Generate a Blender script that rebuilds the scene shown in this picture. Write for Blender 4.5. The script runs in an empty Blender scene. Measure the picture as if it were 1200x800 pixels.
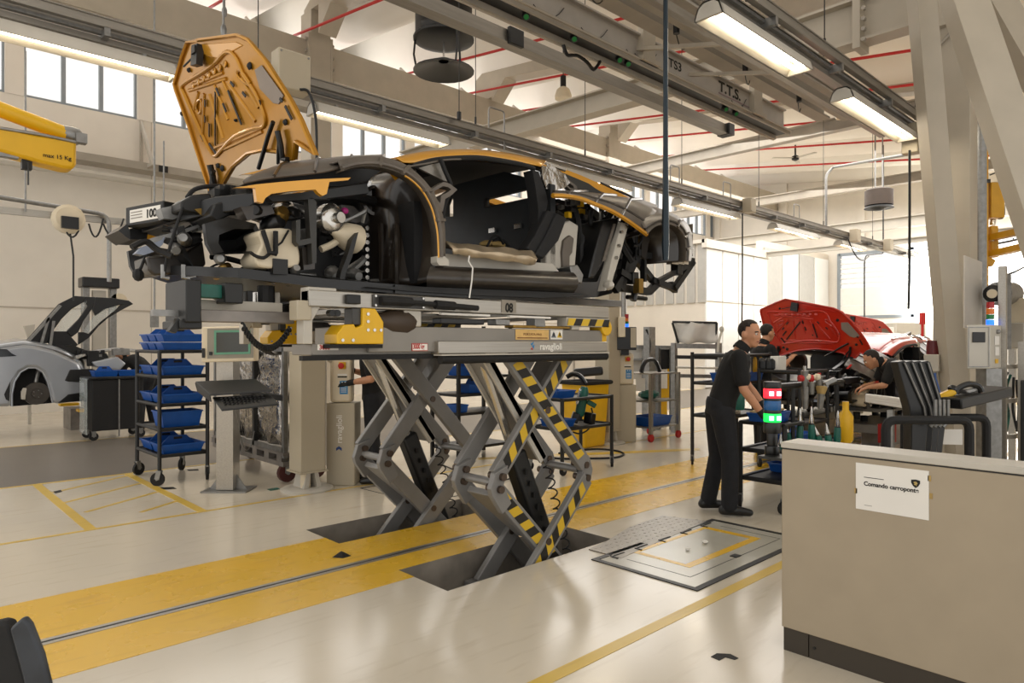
import bpy, bmesh, math, random
from mathutils import Vector, Matrix
random.seed(7)
SC = bpy.context.scene
COL = SC.collection
PI = math.pi
# ---------------------------------------------------------------- camera, sky, light, exposure
cam_d = bpy.data.cameras.new('camera'); cam = bpy.data.objects.new('camera', cam_d); COL.objects.link(cam)
cam.location = (0, 0, 1.5); cam.rotation_euler = (PI/2, 0, -math.radians(43.4))
cam_d.lens = 24.0; cam_d.sensor_width = 36.0; cam_d.shift_y = 0.0025; cam_d.clip_start = 0.05; cam_d.clip_end = 300
SC.camera = cam
world = bpy.data.worlds.new('overcast_sky'); SC.world = world; world.use_nodes = True
_bg = world.node_tree.nodes['Background']; _bg.inputs[0].default_value = (1.0, 0.975, 0.94, 1); _bg.inputs[1].default_value = 1.25
def area(name, loc, rot, sx, sy, power, col=(1, .975, .94)):
    d = bpy.data.lights.new(name, 'AREA'); d.shape = 'RECTANGLE'; d.size = sx; d.size_y = sy; d.energy = power; d.color = col
    o = bpy.data.objects.new(name, d); COL.objects.link(o); o.location = loc; o.rotation_euler = rot
    return o
# daylight coming down through the roof strips and in through the high wall windows
area('roof_daylight_near', (7.5, 6.5, 6.9), (0.1, 0, 0), 16, 7, 150)
area('roof_daylight_rear', (-1.5, 3.5, 6.4), (0.1, 0, 0), 5, 8, 40)
area('roof_daylight_far', (22, 10, 7.4), (0.1, 0, 0), 14, 13, 1900)
area('window_daylight', (10, 17.75, 8.1), (math.radians(-78), 0, 0), 36, 2.2, 520)
area('gate_daylight', (30.75, 6.5, 4.0), (0, math.radians(-90), 0), 3.0, 5.5, 600)
SC.view_settings.view_transform = 'Standard'; SC.view_settings.look = 'None'
SC.view_settings.exposure = 0.0; SC.view_settings.gamma = 1.0; SC.view_settings.use_curve_mapping = False
# ---------------------------------------------------------------- helpers
CA, SA = math.cos(math.radians(46.6)), math.sin(math.radians(46.6))
def W(x, y, X=None, Y=None, Z=None, d=None):
    """point of the hall seen at pixel (x, y) of the 1200x800 photograph on a plane X=, Y= or Z= (or at depth d)"""
    a, b = (x-600)/800.0, (403-y)/800.0
    r = Vector((CA + a*SA, SA - a*CA, b))
    if X is not None: t = X/r.x
    elif Y is not None: t = Y/r.y
    elif Z is not None: t = (Z-1.5)/r.z
    else: t = d
    return Vector((0, 0, 1.5)) + r*t
def lin(h):
    h = h.lstrip('#'); c = [int(h[i:i+2], 16)/255 for i in (0, 2, 4)]
    return tuple(x/12.92 if x <= .04045 else ((x+.055)/1.055)**2.4 for x in c)
def M(name, col, rough=.5, metal=0., var=.06, scale=6., bump=0., emit=0., alpha=None, trans=0., coat=0., stretch=None):
    m = bpy.data.materials.new(name); m.use_nodes = True
    nt = m.node_tree; N = nt.nodes; L = nt.links; b = N['Principled BSDF']
    c = lin(col) if isinstance(col, str) else col
    b.inputs['Roughness'].default_value = rough; b.inputs['Metallic'].default_value = metal
    tc = N.new('ShaderNodeTexCoord'); vec = tc.outputs['Object']
    if stretch:
        mp = N.new('ShaderNodeMapping'); mp.inputs['Scale'].default_value = stretch; L.new(vec, mp.inputs[0]); vec = mp.outputs[0]
    nz = N.new('ShaderNodeTexNoise'); nz.inputs['Scale'].default_value = scale; nz.inputs['Detail'].default_value = 3
    L.new(vec, nz.inputs['Vector'])
    rp = N.new('ShaderNodeValToRGB'); rp.color_ramp.elements[0].position = .3; rp.color_ramp.elements[1].position = .7
    rp.color_ramp.elements[0].color = tuple(max(0, x*(1-var)) for x in c)+(1,)
    rp.color_ramp.elements[1].color = tuple(min(1, x*(1+var)) for x in c)+(1,)
    L.new(nz.outputs['Fac'], rp.inputs[0]); L.new(rp.outputs[0], b.inputs['Base Color'])
    if bump:
        bp = N.new('ShaderNodeBump'); bp.inputs['Strength'].default_value = bump; bp.inputs['Distance'].default_value = .02
        L.new(nz.outputs['Fac'], bp.inputs['Height']); L.new(bp.outputs[0], b.inputs['Normal'])
    if emit:
        b.inputs['Emission Color'].default_value = tuple(c)+(1,); b.inputs['Emission Strength'].default_value = emit
    if trans: b.inputs['Transmission Weight'].default_value = trans
    if alpha is not None: b.inputs['Alpha'].default_value = alpha
    if coat: b.inputs['Coat Weight'].default_value = coat; b.inputs['Coat Roughness'].default_value = .08
    return m
class MB:
    """collects faces; build() links them as ONE mesh object"""
    def __init__(s): s.v = []; s.f = []; s.m = []; s.cur = 0
    def add(s, vs, fs, m=None):
        o = len(s.v); s.v += [Vector(p) for p in vs]; s.f += [tuple(i+o for i in f) for f in fs]
        s.m += [s.cur if m is None else m]*len(fs); return s
    def box(s, x0, x1, y0, y1, z0, z1, m=None):
        if x0 > x1: x0, x1 = x1, x0
        if y0 > y1: y0, y1 = y1, y0
        if z0 > z1: z0, z1 = z1, z0
        return s.add([(x0,y0,z0),(x1,y0,z0),(x1,y1,z0),(x0,y1,z0),(x0,y0,z1),(x1,y0,z1),(x1,y1,z1),(x0,y1,z1)],
                     [(0,3,2,1),(4,5,6,7),(0,1,5,4),(1,2,6,5),(2,3,7,6),(3,0,4,7)], m)
    def obox(s, c, a, b, n, m=None):
        c, a, b, n = Vector(c), Vector(a), Vector(b), Vector(n)
        P = [c+a*i+b*j+n*k for k in (-1,1) for i, j in ((-1,-1),(1,-1),(1,1),(-1,1))]
        return s.add(P, [(0,3,2,1),(4,5,6,7),(0,1,5,4),(1,2,6,5),(2,3,7,6),(3,0,4,7)], m)
    def bar(s, p, q, w, h, up=(0,0,1), m=None):
        p, q = Vector(p), Vector(q); d = q-p; L = d.length; d.normalize(); up = Vector(up)
        if abs(d.dot(up)) > .98: up = Vector((1,0,0)) if abs(d.x) < .9 else Vector((0,1,0))
        sd = d.cross(up).normalized(); u = sd.cross(d).normalized()
        return s.obox((p+q)/2, d*(L/2), sd*(w/2), u*(h/2), m)
    def tube(s, pts, r, n=8, m=None, cap=True, closed=False):
        P = [Vector(p) for p in pts]; k = len(P); rings = []; ref = None
        for i in range(k):
            if closed: t = P[(i+1) % k]-P[i-1]
            else: t = P[min(i+1,k-1)]-P[max(i-1,0)]
            if t.length < 1e-9: t = Vector((0,0,1))
            t.normalize()
            if ref is None:
                ref = Vector((0,0,1)) if abs(t.z) < .9 else Vector((1,0,0))
            a = (ref - t*ref.dot(t))
            if a.length < 1e-5: a = t.orthogonal()
            a.normalize(); ref = a; b = t.cross(a)
            rr = r[i] if isinstance(r, (list, tuple)) else r
            rings.append([P[i]+(a*math.cos(2*PI*j/n)+b*math.sin(2*PI*j/n))*rr for j in range(n)])
        vs = [q for R in rings for q in R]; fs = []
        for i in range(k if closed else k-1):
            i2 = (i+1) % k
            for j in range(n): fs.append((i*n+j, i*n+(j+1) % n, i2*n+(j+1) % n, i2*n+j))
        if cap and not closed: fs += [tuple(range(n))[::-1], tuple((k-1)*n+j for j in range(n))]
        return s.add(vs, fs, m)
    def lathe(s, prof, c=(0,0,0), ax=(0,0,1), n=16, m=None, cap=True):
        ax = Vector(ax).normalized(); a = ax.orthogonal().normalized(); b = ax.cross(a); c = Vector(c)
        vs = []; fs = []; k = len(prof)
        for r, z in prof: vs += [c+ax*z+(a*math.cos(2*PI*j/n)+b*math.sin(2*PI*j/n))*r for j in range(n)]
        for i in range(k-1):
            for j in range(n): fs.append((i*n+j, i*n+(j+1) % n, (i+1)*n+(j+1) % n, (i+1)*n+j))
        if cap: fs += [tuple(range(n))[::-1], tuple((k-1)*n+j for j in range(n))]
        return s.add(vs, fs, m)
    def cyl(s, p, q, r, n=12, m=None):
        p, q = Vector(p), Vector(q); return s.lathe([(r,0),(r,(q-p).length)], p, q-p, n, m)
    def prism(s, pts, vec, m=None):
        P = [Vector(p) for p in pts]; vec = Vector(vec); k = len(P)
        fs = [tuple(range(k)), tuple(range(2*k-1, k-1, -1))]
        for i in range(k): j = (i+1) % k; fs.append((i, i+k, j+k, j))
        return s.add(P+[p+vec for p in P], fs, m)
    def poly(s, pts, m=None): return s.add(pts, [tuple(range(len(pts)))], m)
    def grid(s, rows, m=None):
        k = len(rows[0]); vs = [p for r in rows for p in r]
        return s.add(vs, [(i*k+j, i*k+j+1, (i+1)*k+j+1, (i+1)*k+j) for i in range(len(rows)-1) for j in range(k-1)], m)
    def ring(s, outer, inner, vec, m=None):
        """frame between two outlines of equal count, extruded by vec"""
        k = len(outer); O = [Vector(p) for p in outer]; I = [Vector(p) for p in inner]; vec = Vector(vec)
        vs = O+I+[p+vec for p in O]+[p+vec for p in I]; fs = []
        for i in range(k):
            j = (i+1) % k
            fs += [(i,j,k+j,k+i), (2*k+i,3*k+i,3*k+j,2*k+j), (i,2*k+i,2*k+j,j), (k+i,k+j,3*k+j,3*k+i)]
        return s.add(vs, fs, m)
    def ball(s, c, rx, ry=None, rz=None, n=10, m=None):
        ry = rx if ry is None else ry; rz = rx if rz is None else rz; c = Vector(c); k = max(4, n//2+1)
        vs = []; fs = []
        for i in range(k+1):
            t = PI*i/k
            vs += [c+Vector((rx*math.sin(t)*math.cos(2*PI*j/n), ry*math.sin(t)*math.sin(2*PI*j/n), rz*math.cos(t))) for j in range(n)]
        for i in range(k):
            for j in range(n): fs.append((i*n+j, (i+1)*n+j, (i+1)*n+(j+1) % n, i*n+(j+1) % n))
        return s.add(vs, fs, m)
    def mirror(s, y):
        s.my = y; return s
    def build(s, name, mat, parent=None, world=True, smooth=35, bevel=0, solid=0, weld=True, label=None, fix=True):
        me = bpy.data.meshes.new(name)
        vs = s.v
        if parent is not None and world:
            inv = WM[parent.name].inverted(); vs = [inv @ p for p in vs]
        me.from_pydata([tuple(p) for p in vs], [], s.f)
        mats = mat if isinstance(mat, (list, tuple)) else [mat]
        for m_ in mats: me.materials.append(m_)
        me.polygons.foreach_set('material_index', s.m)
        bm = bmesh.new(); bm.from_mesh(me)
        if weld: bmesh.ops.remove_doubles(bm, verts=bm.verts, dist=1e-5)
        bmesh.ops.dissolve_degenerate(bm, edges=bm.edges, dist=1e-6)
        if fix: bmesh.ops.recalc_face_normals(bm, faces=bm.faces)
        bm.to_mesh(me); bm.free()
        if smooth:
            me.polygons.foreach_set('use_smooth', [True]*len(me.polygons)); me.set_sharp_from_angle(angle=math.radians(smooth))
        me.update()
        o = bpy.data.objects.new(name, me); COL.objects.link(o)
        if parent is not None: o.parent = parent; WM[o.name] = WM[parent.name].copy()
        else: WM[o.name] = Matrix.Identity(4)
        if solid:
            md = o.modifiers.new('thickness', 'SOLIDIFY'); md.thickness = solid; md.offset = 0
        if bevel:
            md = o.modifiers.new('edge', 'BEVEL'); md.width = bevel; md.segments = 2; md.limit_method = 'ANGLE'; md.angle_limit = math.radians(40)
        if label: o['label'] = label
        y = getattr(s, 'my', None)
        if y is not None:                       # the same piece on the other flank, an object of its own
            t = MB(); t.v = [Vector((p.x, 2*y-p.y, p.z)) for p in s.v]; t.f = [f[::-1] for f in s.f]; t.m = list(s.m)
            t.build(name, mat, parent, world, smooth, bevel, solid, weld, label, fix)
        return o
WM = {}
def tag(o, label=None, cat=None, group=None, kind=None):
    if label: o['label'] = label
    if cat: o['category'] = cat
    if group: o['group'] = group
    if kind: o['kind'] = kind
    return o
def thing(name, label, cat, loc=(0,0,0), rz=0., group=None, kind=None):
    o = bpy.data.objects.new(name, None); COL.objects.link(o); o.location = loc; o.rotation_euler = (0,0,rz)
    o.empty_display_size = .1
    WM[o.name] = Matrix.Translation(Vector(loc)) @ Matrix.Rotation(rz, 4, 'Z')
    return tag(o, label, cat, group, kind)
def copy_tree(o, loc=None, rz=None, label=None, parent=None):
    c = o.copy(); COL.objects.link(c)
    if parent is not None: c.parent = parent
    if loc is not None: c.location = loc
    if rz is not None: c.rotation_euler = (0,0,rz)
    if label: c['label'] = label
    for ch in list(o.children): copy_tree(ch, parent=c)
    return c
def own(mb, name, mat, label, cat, group=None, kind=None, **k):
    """a thing that is one mesh: origin moved to its base"""
    P = mb.v; c = Vector((sum(p.x for p in P)/len(P), sum(p.y for p in P)/len(P), min(p.z for p in P)))
    mb.v = [p-c for p in P]
    o = mb.build(name, mat, None, **k); o.location = c; WM[o.name] = Matrix.Translation(c)
    return tag(o, label, cat, group, kind)
def struct(mb, name, mat, **k):
    o = mb.build(name, mat, None, **k); o['kind'] = 'structure'; return o
def fillet(pts, r, n=4):
    P = [Vector(p) for p in pts]; out = [P[0]]
    for i in range(1, len(P)-1):
        a = P[i-1]-P[i]; b = P[i+1]-P[i]; k = min(r, a.length*.45, b.length*.45)
        s, e = P[i]+a.normalized()*k, P[i]+b.normalized()*k
        for j in range(n+1):
            t = j/n; out.append(s*(1-t)**2 + P[i]*2*t*(1-t) + e*t*t)
    out.append(P[-1]); return out
def text(s, size, o, xd, yd, mat, parent=None, name='lettering', depth=.001, align='LEFT', bold=0., sx=1.):
    cu = bpy.data.curves.new('t', 'FONT'); cu.body = s; cu.size = size; cu.align_x = align; cu.extrude = depth/2; cu.offset = bold
    ob = bpy.data.objects.new('t', cu); COL.objects.link(ob)
    dg = bpy.context.evaluated_depsgraph_get(); me = bpy.data.meshes.new_from_object(ob.evaluated_get(dg))
    bpy.data.objects.remove(ob); bpy.data.curves.remove(cu)
    xd = Vector(xd).normalized(); yd = Vector(yd).normalized(); zd = xd.cross(yd)
    T = Matrix(((xd.x*sx,yd.x,zd.x,o[0]),(xd.y*sx,yd.y,zd.y,o[1]),(xd.z*sx,yd.z,zd.z,o[2]),(0,0,0,1)))
    if parent is not None: T = WM[parent.name].inverted() @ T
    me.transform(T); me.materials.clear(); me.materials.append(mat)
    for p in me.polygons: p.material_index = 0
    me.name = name
    ob = bpy.data.objects.new(name, me); COL.objects.link(ob)
    if parent is not None: ob.parent = parent
    return ob
def spiral(p, q, r, turns, n=10, sag=0.):
    p, q = Vector(p), Vector(q); d = (q-p); t0 = d.normalized(); a = t0.orthogonal().normalized(); b = t0.cross(a); out = []
    for i in range(turns*n+1):
        t = i/(turns*n); w = 2*PI*i/n
        out.append(p+d*t+a*r*math.cos(w)+b*r*math.sin(w)+Vector((0,0,-sag*4*t*(1-t))))
    return out
def hang(p, q, sag, n=12):
    p, q = Vector(p), Vector(q)
    return [p.lerp(q, i/n)+Vector((0,0,-sag*4*(i/n)*(1-i/n))) for i in range(n+1)]
# ---------------------------------------------------------------- materials
m_wall = M('wall_paint', '#e0d9cd', .7, var=.03, scale=2)
m_ceil = M('ceiling_white', '#e9e3d8', .8, var=.02, scale=1.5)
m_steel = M('painted_steel_beige', '#b4aa99', .5, var=.05, scale=3)
m_steel2 = M('painted_steel_dusty', '#a39b8e', .55, var=.08, scale=3)
m_rail = M('aluminium_rail', '#8f8a82', .38, .75, var=.1, scale=8, stretch=(.3,4,4))
m_alu = M('brushed_aluminium', '#a9a49b', .35, .8, var=.08, scale=14, stretch=(.2,6,6))
m_galv = M('galvanised_steel', '#8e8d8a', .4, .8, var=.15, scale=20)
m_black = M('black_powder_coat', '#111110', .45, var=.15, scale=12)
m_rub = M('black_rubber', '#0d0c0c', .7, var=.2, scale=30, bump=.1)
m_plas = M('black_plastic', '#0f0f0f', .32, var=.2, scale=10)
m_dark = M('dark_fabric_liner', '#0b0b0d', .75, var=.25, scale=14)
m_carb = M('carbon_panel', '#352f29', .33, .15, var=.18, scale=9, coat=.25)
m_carb2 = M('matte_grey_composite', '#625a51', .42, .2, var=.14, scale=7)
m_liner = M('wheel_liner_carbon', '#261f18', .3, .1, var=.3, scale=4, coat=.4)
m_gold = M('gold_paint', '#d0931a', .28, .35, var=.05, scale=3, coat=.9)
m_goldin = M('gold_underside_paint', '#b27c16', .3, .55, var=.1, scale=4, coat=.3)
m_red = M('red_paint', '#c8281a', .28, .05, var=.06, scale=3, coat=.8)
m_silver = M('silver_paint', '#a9adb3', .28, .55, var=.05, scale=2, coat=.7)
m_yel = M('safety_yellow', '#e2b013', .4, var=.06, scale=5)
m_yel2 = M('ochre_yellow_arm', '#cf9a14', .4, var=.08, scale=4)
m_cream = M('cream_plastic', '#d9cbb0', .45, var=.05, scale=6)
m_beige = M('beige_cabinet_paint', '#b3a892', .5, var=.03, scale=2)
m_part = M('partition_laminate', '#a3957f', .55, var=.035, scale=5)
m_grey = M('lift_grey_paint', '#82807d', .42, .15, var=.09, scale=5)
m_lgrey = M('light_grey_paint', '#bcb6aa', .45, var=.05, scale=4)
m_worn = M('worn_grey_steel', '#86807a', .45, .5, var=.25, scale=6)
m_blue = M('blue_bin_plastic', '#0d4d9c', .4, var=.12, scale=8)
m_green = M('green_tool_plastic', '#0f5b4d', .4, var=.15, scale=12)
m_white = M('white_paper', '#e6e2da', .7, var=.02)
m_print = M('black_print', '#17150f', .7, var=.0)
m_redp = M('red_print', '#b01c18', .6, var=.0)
m_bluep = M('blue_print', '#2f7fb5', .6, var=.05)
m_whitep = M('white_print', '#eae6dd', .6, var=.0)
m_brass = M('brass_metal', '#9a7b3f', .35, .85, var=.15, scale=20)
m_chrome = M('bright_metal', '#c9c6c0', .2, .95, var=.06, scale=20)
m_foil = M('crumpled_silver_foil', '#a7a29b', .16, .95, var=.2, scale=9, bump=.9)
m_foil2 = M('worn_silver_cover', '#b9a78c', .3, .6, var=.25, scale=8, bump=.35)
m_clear = M('clear_glass', '#dfe8e6', .05, 0, var=0, alpha=.22)
m_film = M('grey_film_glass', '#7d776d', .25, .2, var=.3, scale=16, bump=.4)
m_pipe = M('red_pipe_paint', '#c01f1c', .4, var=.08, scale=3)
m_lamp = M('lamp_tube_glow', '#fff3da', .3, var=0, emit=9.)
m_lampr = M('lamp_reflector', '#e8dfcd', .25, .2, var=.03, emit=.0)
m_skin = M('skin', '#c08a68', .5, var=.08, scale=18)
m_cloth = M('black_cotton', '#100f0e', .85, var=.25, scale=25, bump=.15)
m_trous = M('charcoal_workwear', '#15161a', .85, var=.25, scale=18, bump=.2)
m_hair = M('dark_brown_hair', '#1d130c', .7, var=.35, scale=50, bump=.4)
m_glove = M('black_glove', '#121212', .7, var=.2, scale=30)
m_grass = M('grey_floor_paint', '#6c655d', .35, var=.06, scale=1.5)
m_pit = M('pit_concrete', '#857d72', .6, var=.25, scale=5)
m_rubbish = M('brown_card', '#a98d55', .8, var=.15, scale=14)
def hazard(name, c1='#d9b21c', c2='#1e1a16', k=7., direction=(1,0,1)):
    m = bpy.data.materials.new(name); m.use_nodes = True; nt = m.node_tree; N = nt.nodes; L = nt.links
    tc = N.new('ShaderNodeTexCoord'); dt = N.new('ShaderNodeVectorMath'); dt.operation = 'DOT_PRODUCT'; dt.inputs[1].default_value = direction
    L.new(tc.outputs['Object'], dt.inputs[0])
    mu = N.new('ShaderNodeMath'); mu.operation = 'MULTIPLY'; mu.inputs[1].default_value = k; L.new(dt.outputs['Value'], mu.inputs[0])
    fr = N.new('ShaderNodeMath'); fr.operation = 'FRACT'; L.new(mu.outputs[0], fr.inputs[0])
    rp = N.new('ShaderNodeValToRGB'); rp.color_ramp.interpolation = 'CONSTANT'; e = rp.color_ramp.elements
    e[0].color = lin(c1)+(1,); e[1].position = .5; e[1].color = lin(c2)+(1,)
    L.new(fr.outputs[0], rp.inputs[0]); L.new(rp.outputs[0], N['Principled BSDF'].inputs['Base Color']); N['Principled BSDF'].inputs['Roughness'].default_value = .5
    return m
m_haz = hazard('hazard_stripes')
def floor_material(name, col, rough, dirt):
    m = M(name, col, rough, var=.035, scale=.7)
    nt = m.node_tree; N = nt.nodes; L = nt.links; b = N['Principled BSDF']
    base = b.inputs['Base Color'].links[0].from_socket
    tc = N.new('ShaderNodeTexCoord'); mp = N.new('ShaderNodeMapping'); mp.inputs['Scale'].default_value = (1.2, 7, 1); L.new(tc.outputs['Object'], mp.inputs[0])
    nz = N.new('ShaderNodeTexNoise'); nz.inputs['Scale'].default_value = 2.2; nz.inputs['Detail'].default_value = 6; L.new(mp.outputs[0], nz.inputs[0])
    r = N.new('ShaderNodeValToRGB'); r.color_ramp.elements[0].position = .56; r.color_ramp.elements[1].position = .8; L.new(nz.outputs[0], r.inputs[0])
    mx = N.new('ShaderNodeMixRGB'); mx.blend_type = 'MULTIPLY'; mx.inputs[2].default_value = (.62,.55,.45,1)
    mu = N.new('ShaderNodeMath'); mu.operation = 'MULTIPLY'; mu.inputs[1].default_value = dirt; L.new(r.outputs[0], mu.inputs[0]); L.new(mu.outputs[0], mx.inputs[0])
    L.new(base, mx.inputs[1]); L.new(mx.outputs[0], b.inputs['Base Color'])
    n2 = N.new('ShaderNodeTexNoise'); n2.inputs['Scale'].default_value = 3.; n2.inputs['Detail'].default_value = 4; L.new(tc.outputs['Object'], n2.inputs[0])
    mr = N.new('ShaderNodeMapRange'); mr.inputs[3].default_value = rough-.05; mr.inputs[4].default_value = rough+.1; L.new(n2.outputs[0], mr.inputs[0]); L.new(mr.outputs[0], b.inputs['Roughness'])
    return m
m_floor = floor_material('cream_epoxy_floor', '#cfc5b3', .15, .35)
m_fyel = floor_material('yellow_floor_paint', '#dcae24', .25, .6)
m_fline = floor_material('yellow_line_paint', '#cfae48', .3, .5)
# ================================================================ THE HALL
PITS = [(2.565, 4.17, 3.283, 3.81), (2.58, 4.20, 4.62, 5.15)]
fl = MB(); xs = sorted({-3.5, 31.2, *[a for p in PITS for a in p[:2]]}); ys = sorted({-4.5, 18.2, *[a for p in PITS for a in p[2:]]})
for i in range(len(xs)-1):
    for j in range(len(ys)-1):
        cx, cy = (xs[i]+xs[i+1])/2, (ys[j]+ys[j+1])/2
        if any(p[0] < cx < p[1] and p[2] < cy < p[3] for p in PITS): continue
        fl.poly([(xs[i],ys[j],0),(xs[i+1],ys[j],0),(xs[i+1],ys[j+1],0),(xs[i],ys[j+1],0)])
floor = struct(fl, 'floor', m_floor)
for x0, x1, y0, y1 in PITS:
    p = MB(); z = -.34
    p.poly([(x0,y0,z),(x1,y0,z),(x1,y1,z),(x0,y1,z)])
    for a, b in (((x0,y0),(x1,y0)),((x1,y0),(x1,y1)),((x1,y1),(x0,y1)),((x0,y1),(x0,y0))): p.poly([a+(z,), b+(z,), b+(0,), a+(0,)])
    p.build('lift_pit', m_pit, floor)
def decal(pts, mat, name, h=.0015, label=None):
    b = MB(); b.prism([Vector((p[0],p[1],.0003)) for p in pts], (0,0,h)); return b.build(name, mat, floor, smooth=0, label=label)
def rect(x0, x1, y0, y1): return [(x0,y0),(x1,y0),(x1,y1),(x0,y1)]
# broad yellow band around the slot, cut round the two pits
band = MB()
for x0, x1, y0, y1 in ((-3.5,2.565,3.63,4.075),(2.565,4.17,3.81,4.075),(4.17,24,3.63,4.075),(-3.5,2.58,4.145,4.835),(2.58,4.20,4.145,4.62),(4.20,24,4.145,4.835)):
    band.prism([Vector((a,b,.0003)) for a, b in rect(x0,x1,y0,y1)], (0,0,.0015))
band.build('yellow_band', m_fyel, floor, smooth=0)
decal(rect(-3.5,24,4.068,4.100), m_alu, 'slot_rail', .004); decal(rect(-3.5,24,4.120,4.152), m_alu, 'slot_rail', .004)
decal(rect(-3.5,24,4.100,4.120), m_rub, 'slot_gap', .002)
for y, w in ((2.112,.075),(6.345,.045),(8.80,.05),(12.25,.05)):
    decal(rect(-3.5,26,y-w/2,y+w/2), m_fline, 'yellow_line', .0018)
decal(rect(-3.5,26,8.83,12.22), m_grass, 'grey_aisle')
for x in (1.32, 2.19): decal(rect(x-.04,x+.04,6.37,8.77), m_fline, 'yellow_line', .002)
for a, b in (((62,577),(150,557)),((75,589),(165,566)),((100,600),(185,576)),((165,600),(207,587))):
    p, q = W(*a, Z=0), W(*b, Z=0); n = (q-p).cross(Vector((0,0,1))).normalized()*.022
    decal([p-n,q-n,q+n,p+n], m_fline, 'hatch_line', .0017)
decal([W(560,536,Z=0),W(820,525,Z=0),W(820,527.5,Z=0),W(560,538.5,Z=0)], m_fline, 'yellow_line', .0012)
for pts in ([(690,441),(0,0)],): pass
# --- steel hatch in the floor
ht = thing('floor_hatch', 'grey steel floor hatch with yellow rectangle painted on its lid', 'hatch', (4.45,2.65,0))
b = MB(); O = rect(3.66,5.26,2.235,3.07); I = rect(3.70,5.22,2.275,3.03)
b.ring([p+(.0005,) for p in O], [p+(.0005,) for p in I], (0,0,.006)); b.build('hatch_frame', m_black, ht, smooth=0)
m_lid = M('hatch_lid_grey', '#b7b4a8', .22, .1, var=.05, scale=3)
b = MB(); b.prism([p+(.0005,) for p in rect(3.705,5.215,2.28,3.025)], (0,0,.004)); b.build('lid', m_lid, ht, smooth=0)
b = MB()
for x0,x1,y0,y1 in ((3.84,5.1,2.395,2.40),(3.84,3.845,2.40,2.9),(5.1,5.105,2.395,2.9)): b.box(x0,x1,y0,y1,.004,.0055)
b.build('lid_seam', m_black, ht, smooth=0)
b = MB(); O = rect(4.0,5.0,2.5,2.98); I = rect(4.045,4.94,2.56,2.94)
b.ring([p+(.0045,) for p in O], [p+(.0045,) for p in I], (0,0,.0012)); b.build('painted_rectangle', m_fyel, ht, smooth=0)
for x in (3.8,4.08,4.38,4.68,4.98):
    b = MB(); b.box(x,x+.15,3.0,3.012,.004,.011); b.box(x,x+.012,2.95,3.0,.004,.011); b.build('hinge_strap', m_black, ht, smooth=0)
b = MB(); b.box(4.42,4.49,2.39,2.44,.004,.010); b.build('lid_handle', m_black, ht, smooth=0)
m_chk = M('chequer_plate', '#8c867c', .35, .6, var=.1, scale=10)
def chequer():
    o = MB(); o.prism([W(x,y,Z=.0005) for x, y in ((690,644),(712,634),(736,619),(776,604.5),(828,611),(728,654.5))], (0,0,.006))
    for i in range(26):
        for j in range(16):
            x, y = 3.75+i*.06, 3.08+j*.06
            P = Vector((x,y,.0065)); a = .018 if (i+j) % 2 else .005; c = .005 if (i+j) % 2 else .018
            d = P.y*0
            pts = [W(px,py,Z=0) for px, py in ((690,644),(712,634),(736,619),(776,604.5),(828,611),(728,654.5))]
            ins = False; k = len(pts)
            for q in range(k):
                A, B = pts[q], pts[q-1]
                if (A.y > P.y) != (B.y > P.y) and P.x < (B.x-A.x)*(P.y-A.y)/(B.y-A.y)+A.x: ins = not ins
            if ins: o.obox(P, (a,a*.4,0), (-c*.4,c*.4,0), (0,0,.0016))
    return o
own(chequer(), 'chequer_plate', m_chk, 'tread plate laid loose beside the steel floor hatch', 'plate', smooth=0)
def flat(pts, name, mat, label, cat, h=.002):
    b = MB(); b.prism([W(x,y,Z=.0005) for x, y in pts], (0,0,h)); return own(b, name, mat, label, cat, smooth=0)
flat([(833,769.5),(840,765.5),(856,766.3),(865.5,771.2),(861,773),(850,770),(843,773.8)], 'floor_sticker', m_rub, 'black angled sticker on the open cream floor near the partition', 'sticker')
flat([(187,571),(203,570.5),(207,572.5),(192,573.5)], 'floor_sticker', m_rub, 'small black sticker on the floor by the front caster of the blue bin trolley', 'sticker')
flat([(219,550),(232,549.5),(233,551),(221,551.5)], 'floor_sticker', m_rub, 'small black sticker on the floor behind the blue bin trolley', 'sticker')
flat([(62,576),(71,574),(73,576),(65,578)], 'floor_sticker', m_rub, 'small black sticker at the corner of the yellow hatched area', 'sticker')
flat([(313,573),(325,571),(328,573),(317,575)], 'floor_sticker', m_green, 'green sticker on the floor below the foil-wrapped wagon', 'sticker')
b = MB(); c = [W(x,y,Z=.002) for x, y in ((389,653),(398,646.5),(412,651),(402,654))]; tp = sum(c, Vector())/4+Vector((0,0,.035))
b.add(c+[tp], [(3,2,1,0),(0,1,4),(1,2,4),(2,3,4),(3,0,4)]); own(b, 'rubber_wedge', m_rub, 'small black rubber wedge lying on the yellow floor band', 'wedge', smooth=0)
for (x,y,s,l) in ((806,644.5,.022,'nearer of two pale paper scraps on the hatch lid'),(826,636.5,.03,'farther and larger of two pale paper scraps on the hatch lid')):
    c = W(x,y,Z=.006); b = MB(); b.ball(c+Vector((0,0,s*.4)), s, s*.8, s*.35, 7); own(b, 'paper_scrap', m_white, l, 'scrap')
# plain floor plates behind the lift, drawn as thin outlines
for pts in ([(422,572),(452,567),(560,577),(490,589)],):
    b = MB(); Q = [W(x,y,Z=.0004) for x, y in pts]; cc = sum(Q,Vector())/4
    b.ring(Q, [cc+(q-cc)*.97 for q in Q], (0,0,.003)); b.build('cover_outline', m_black, floor, smooth=0)

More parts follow.
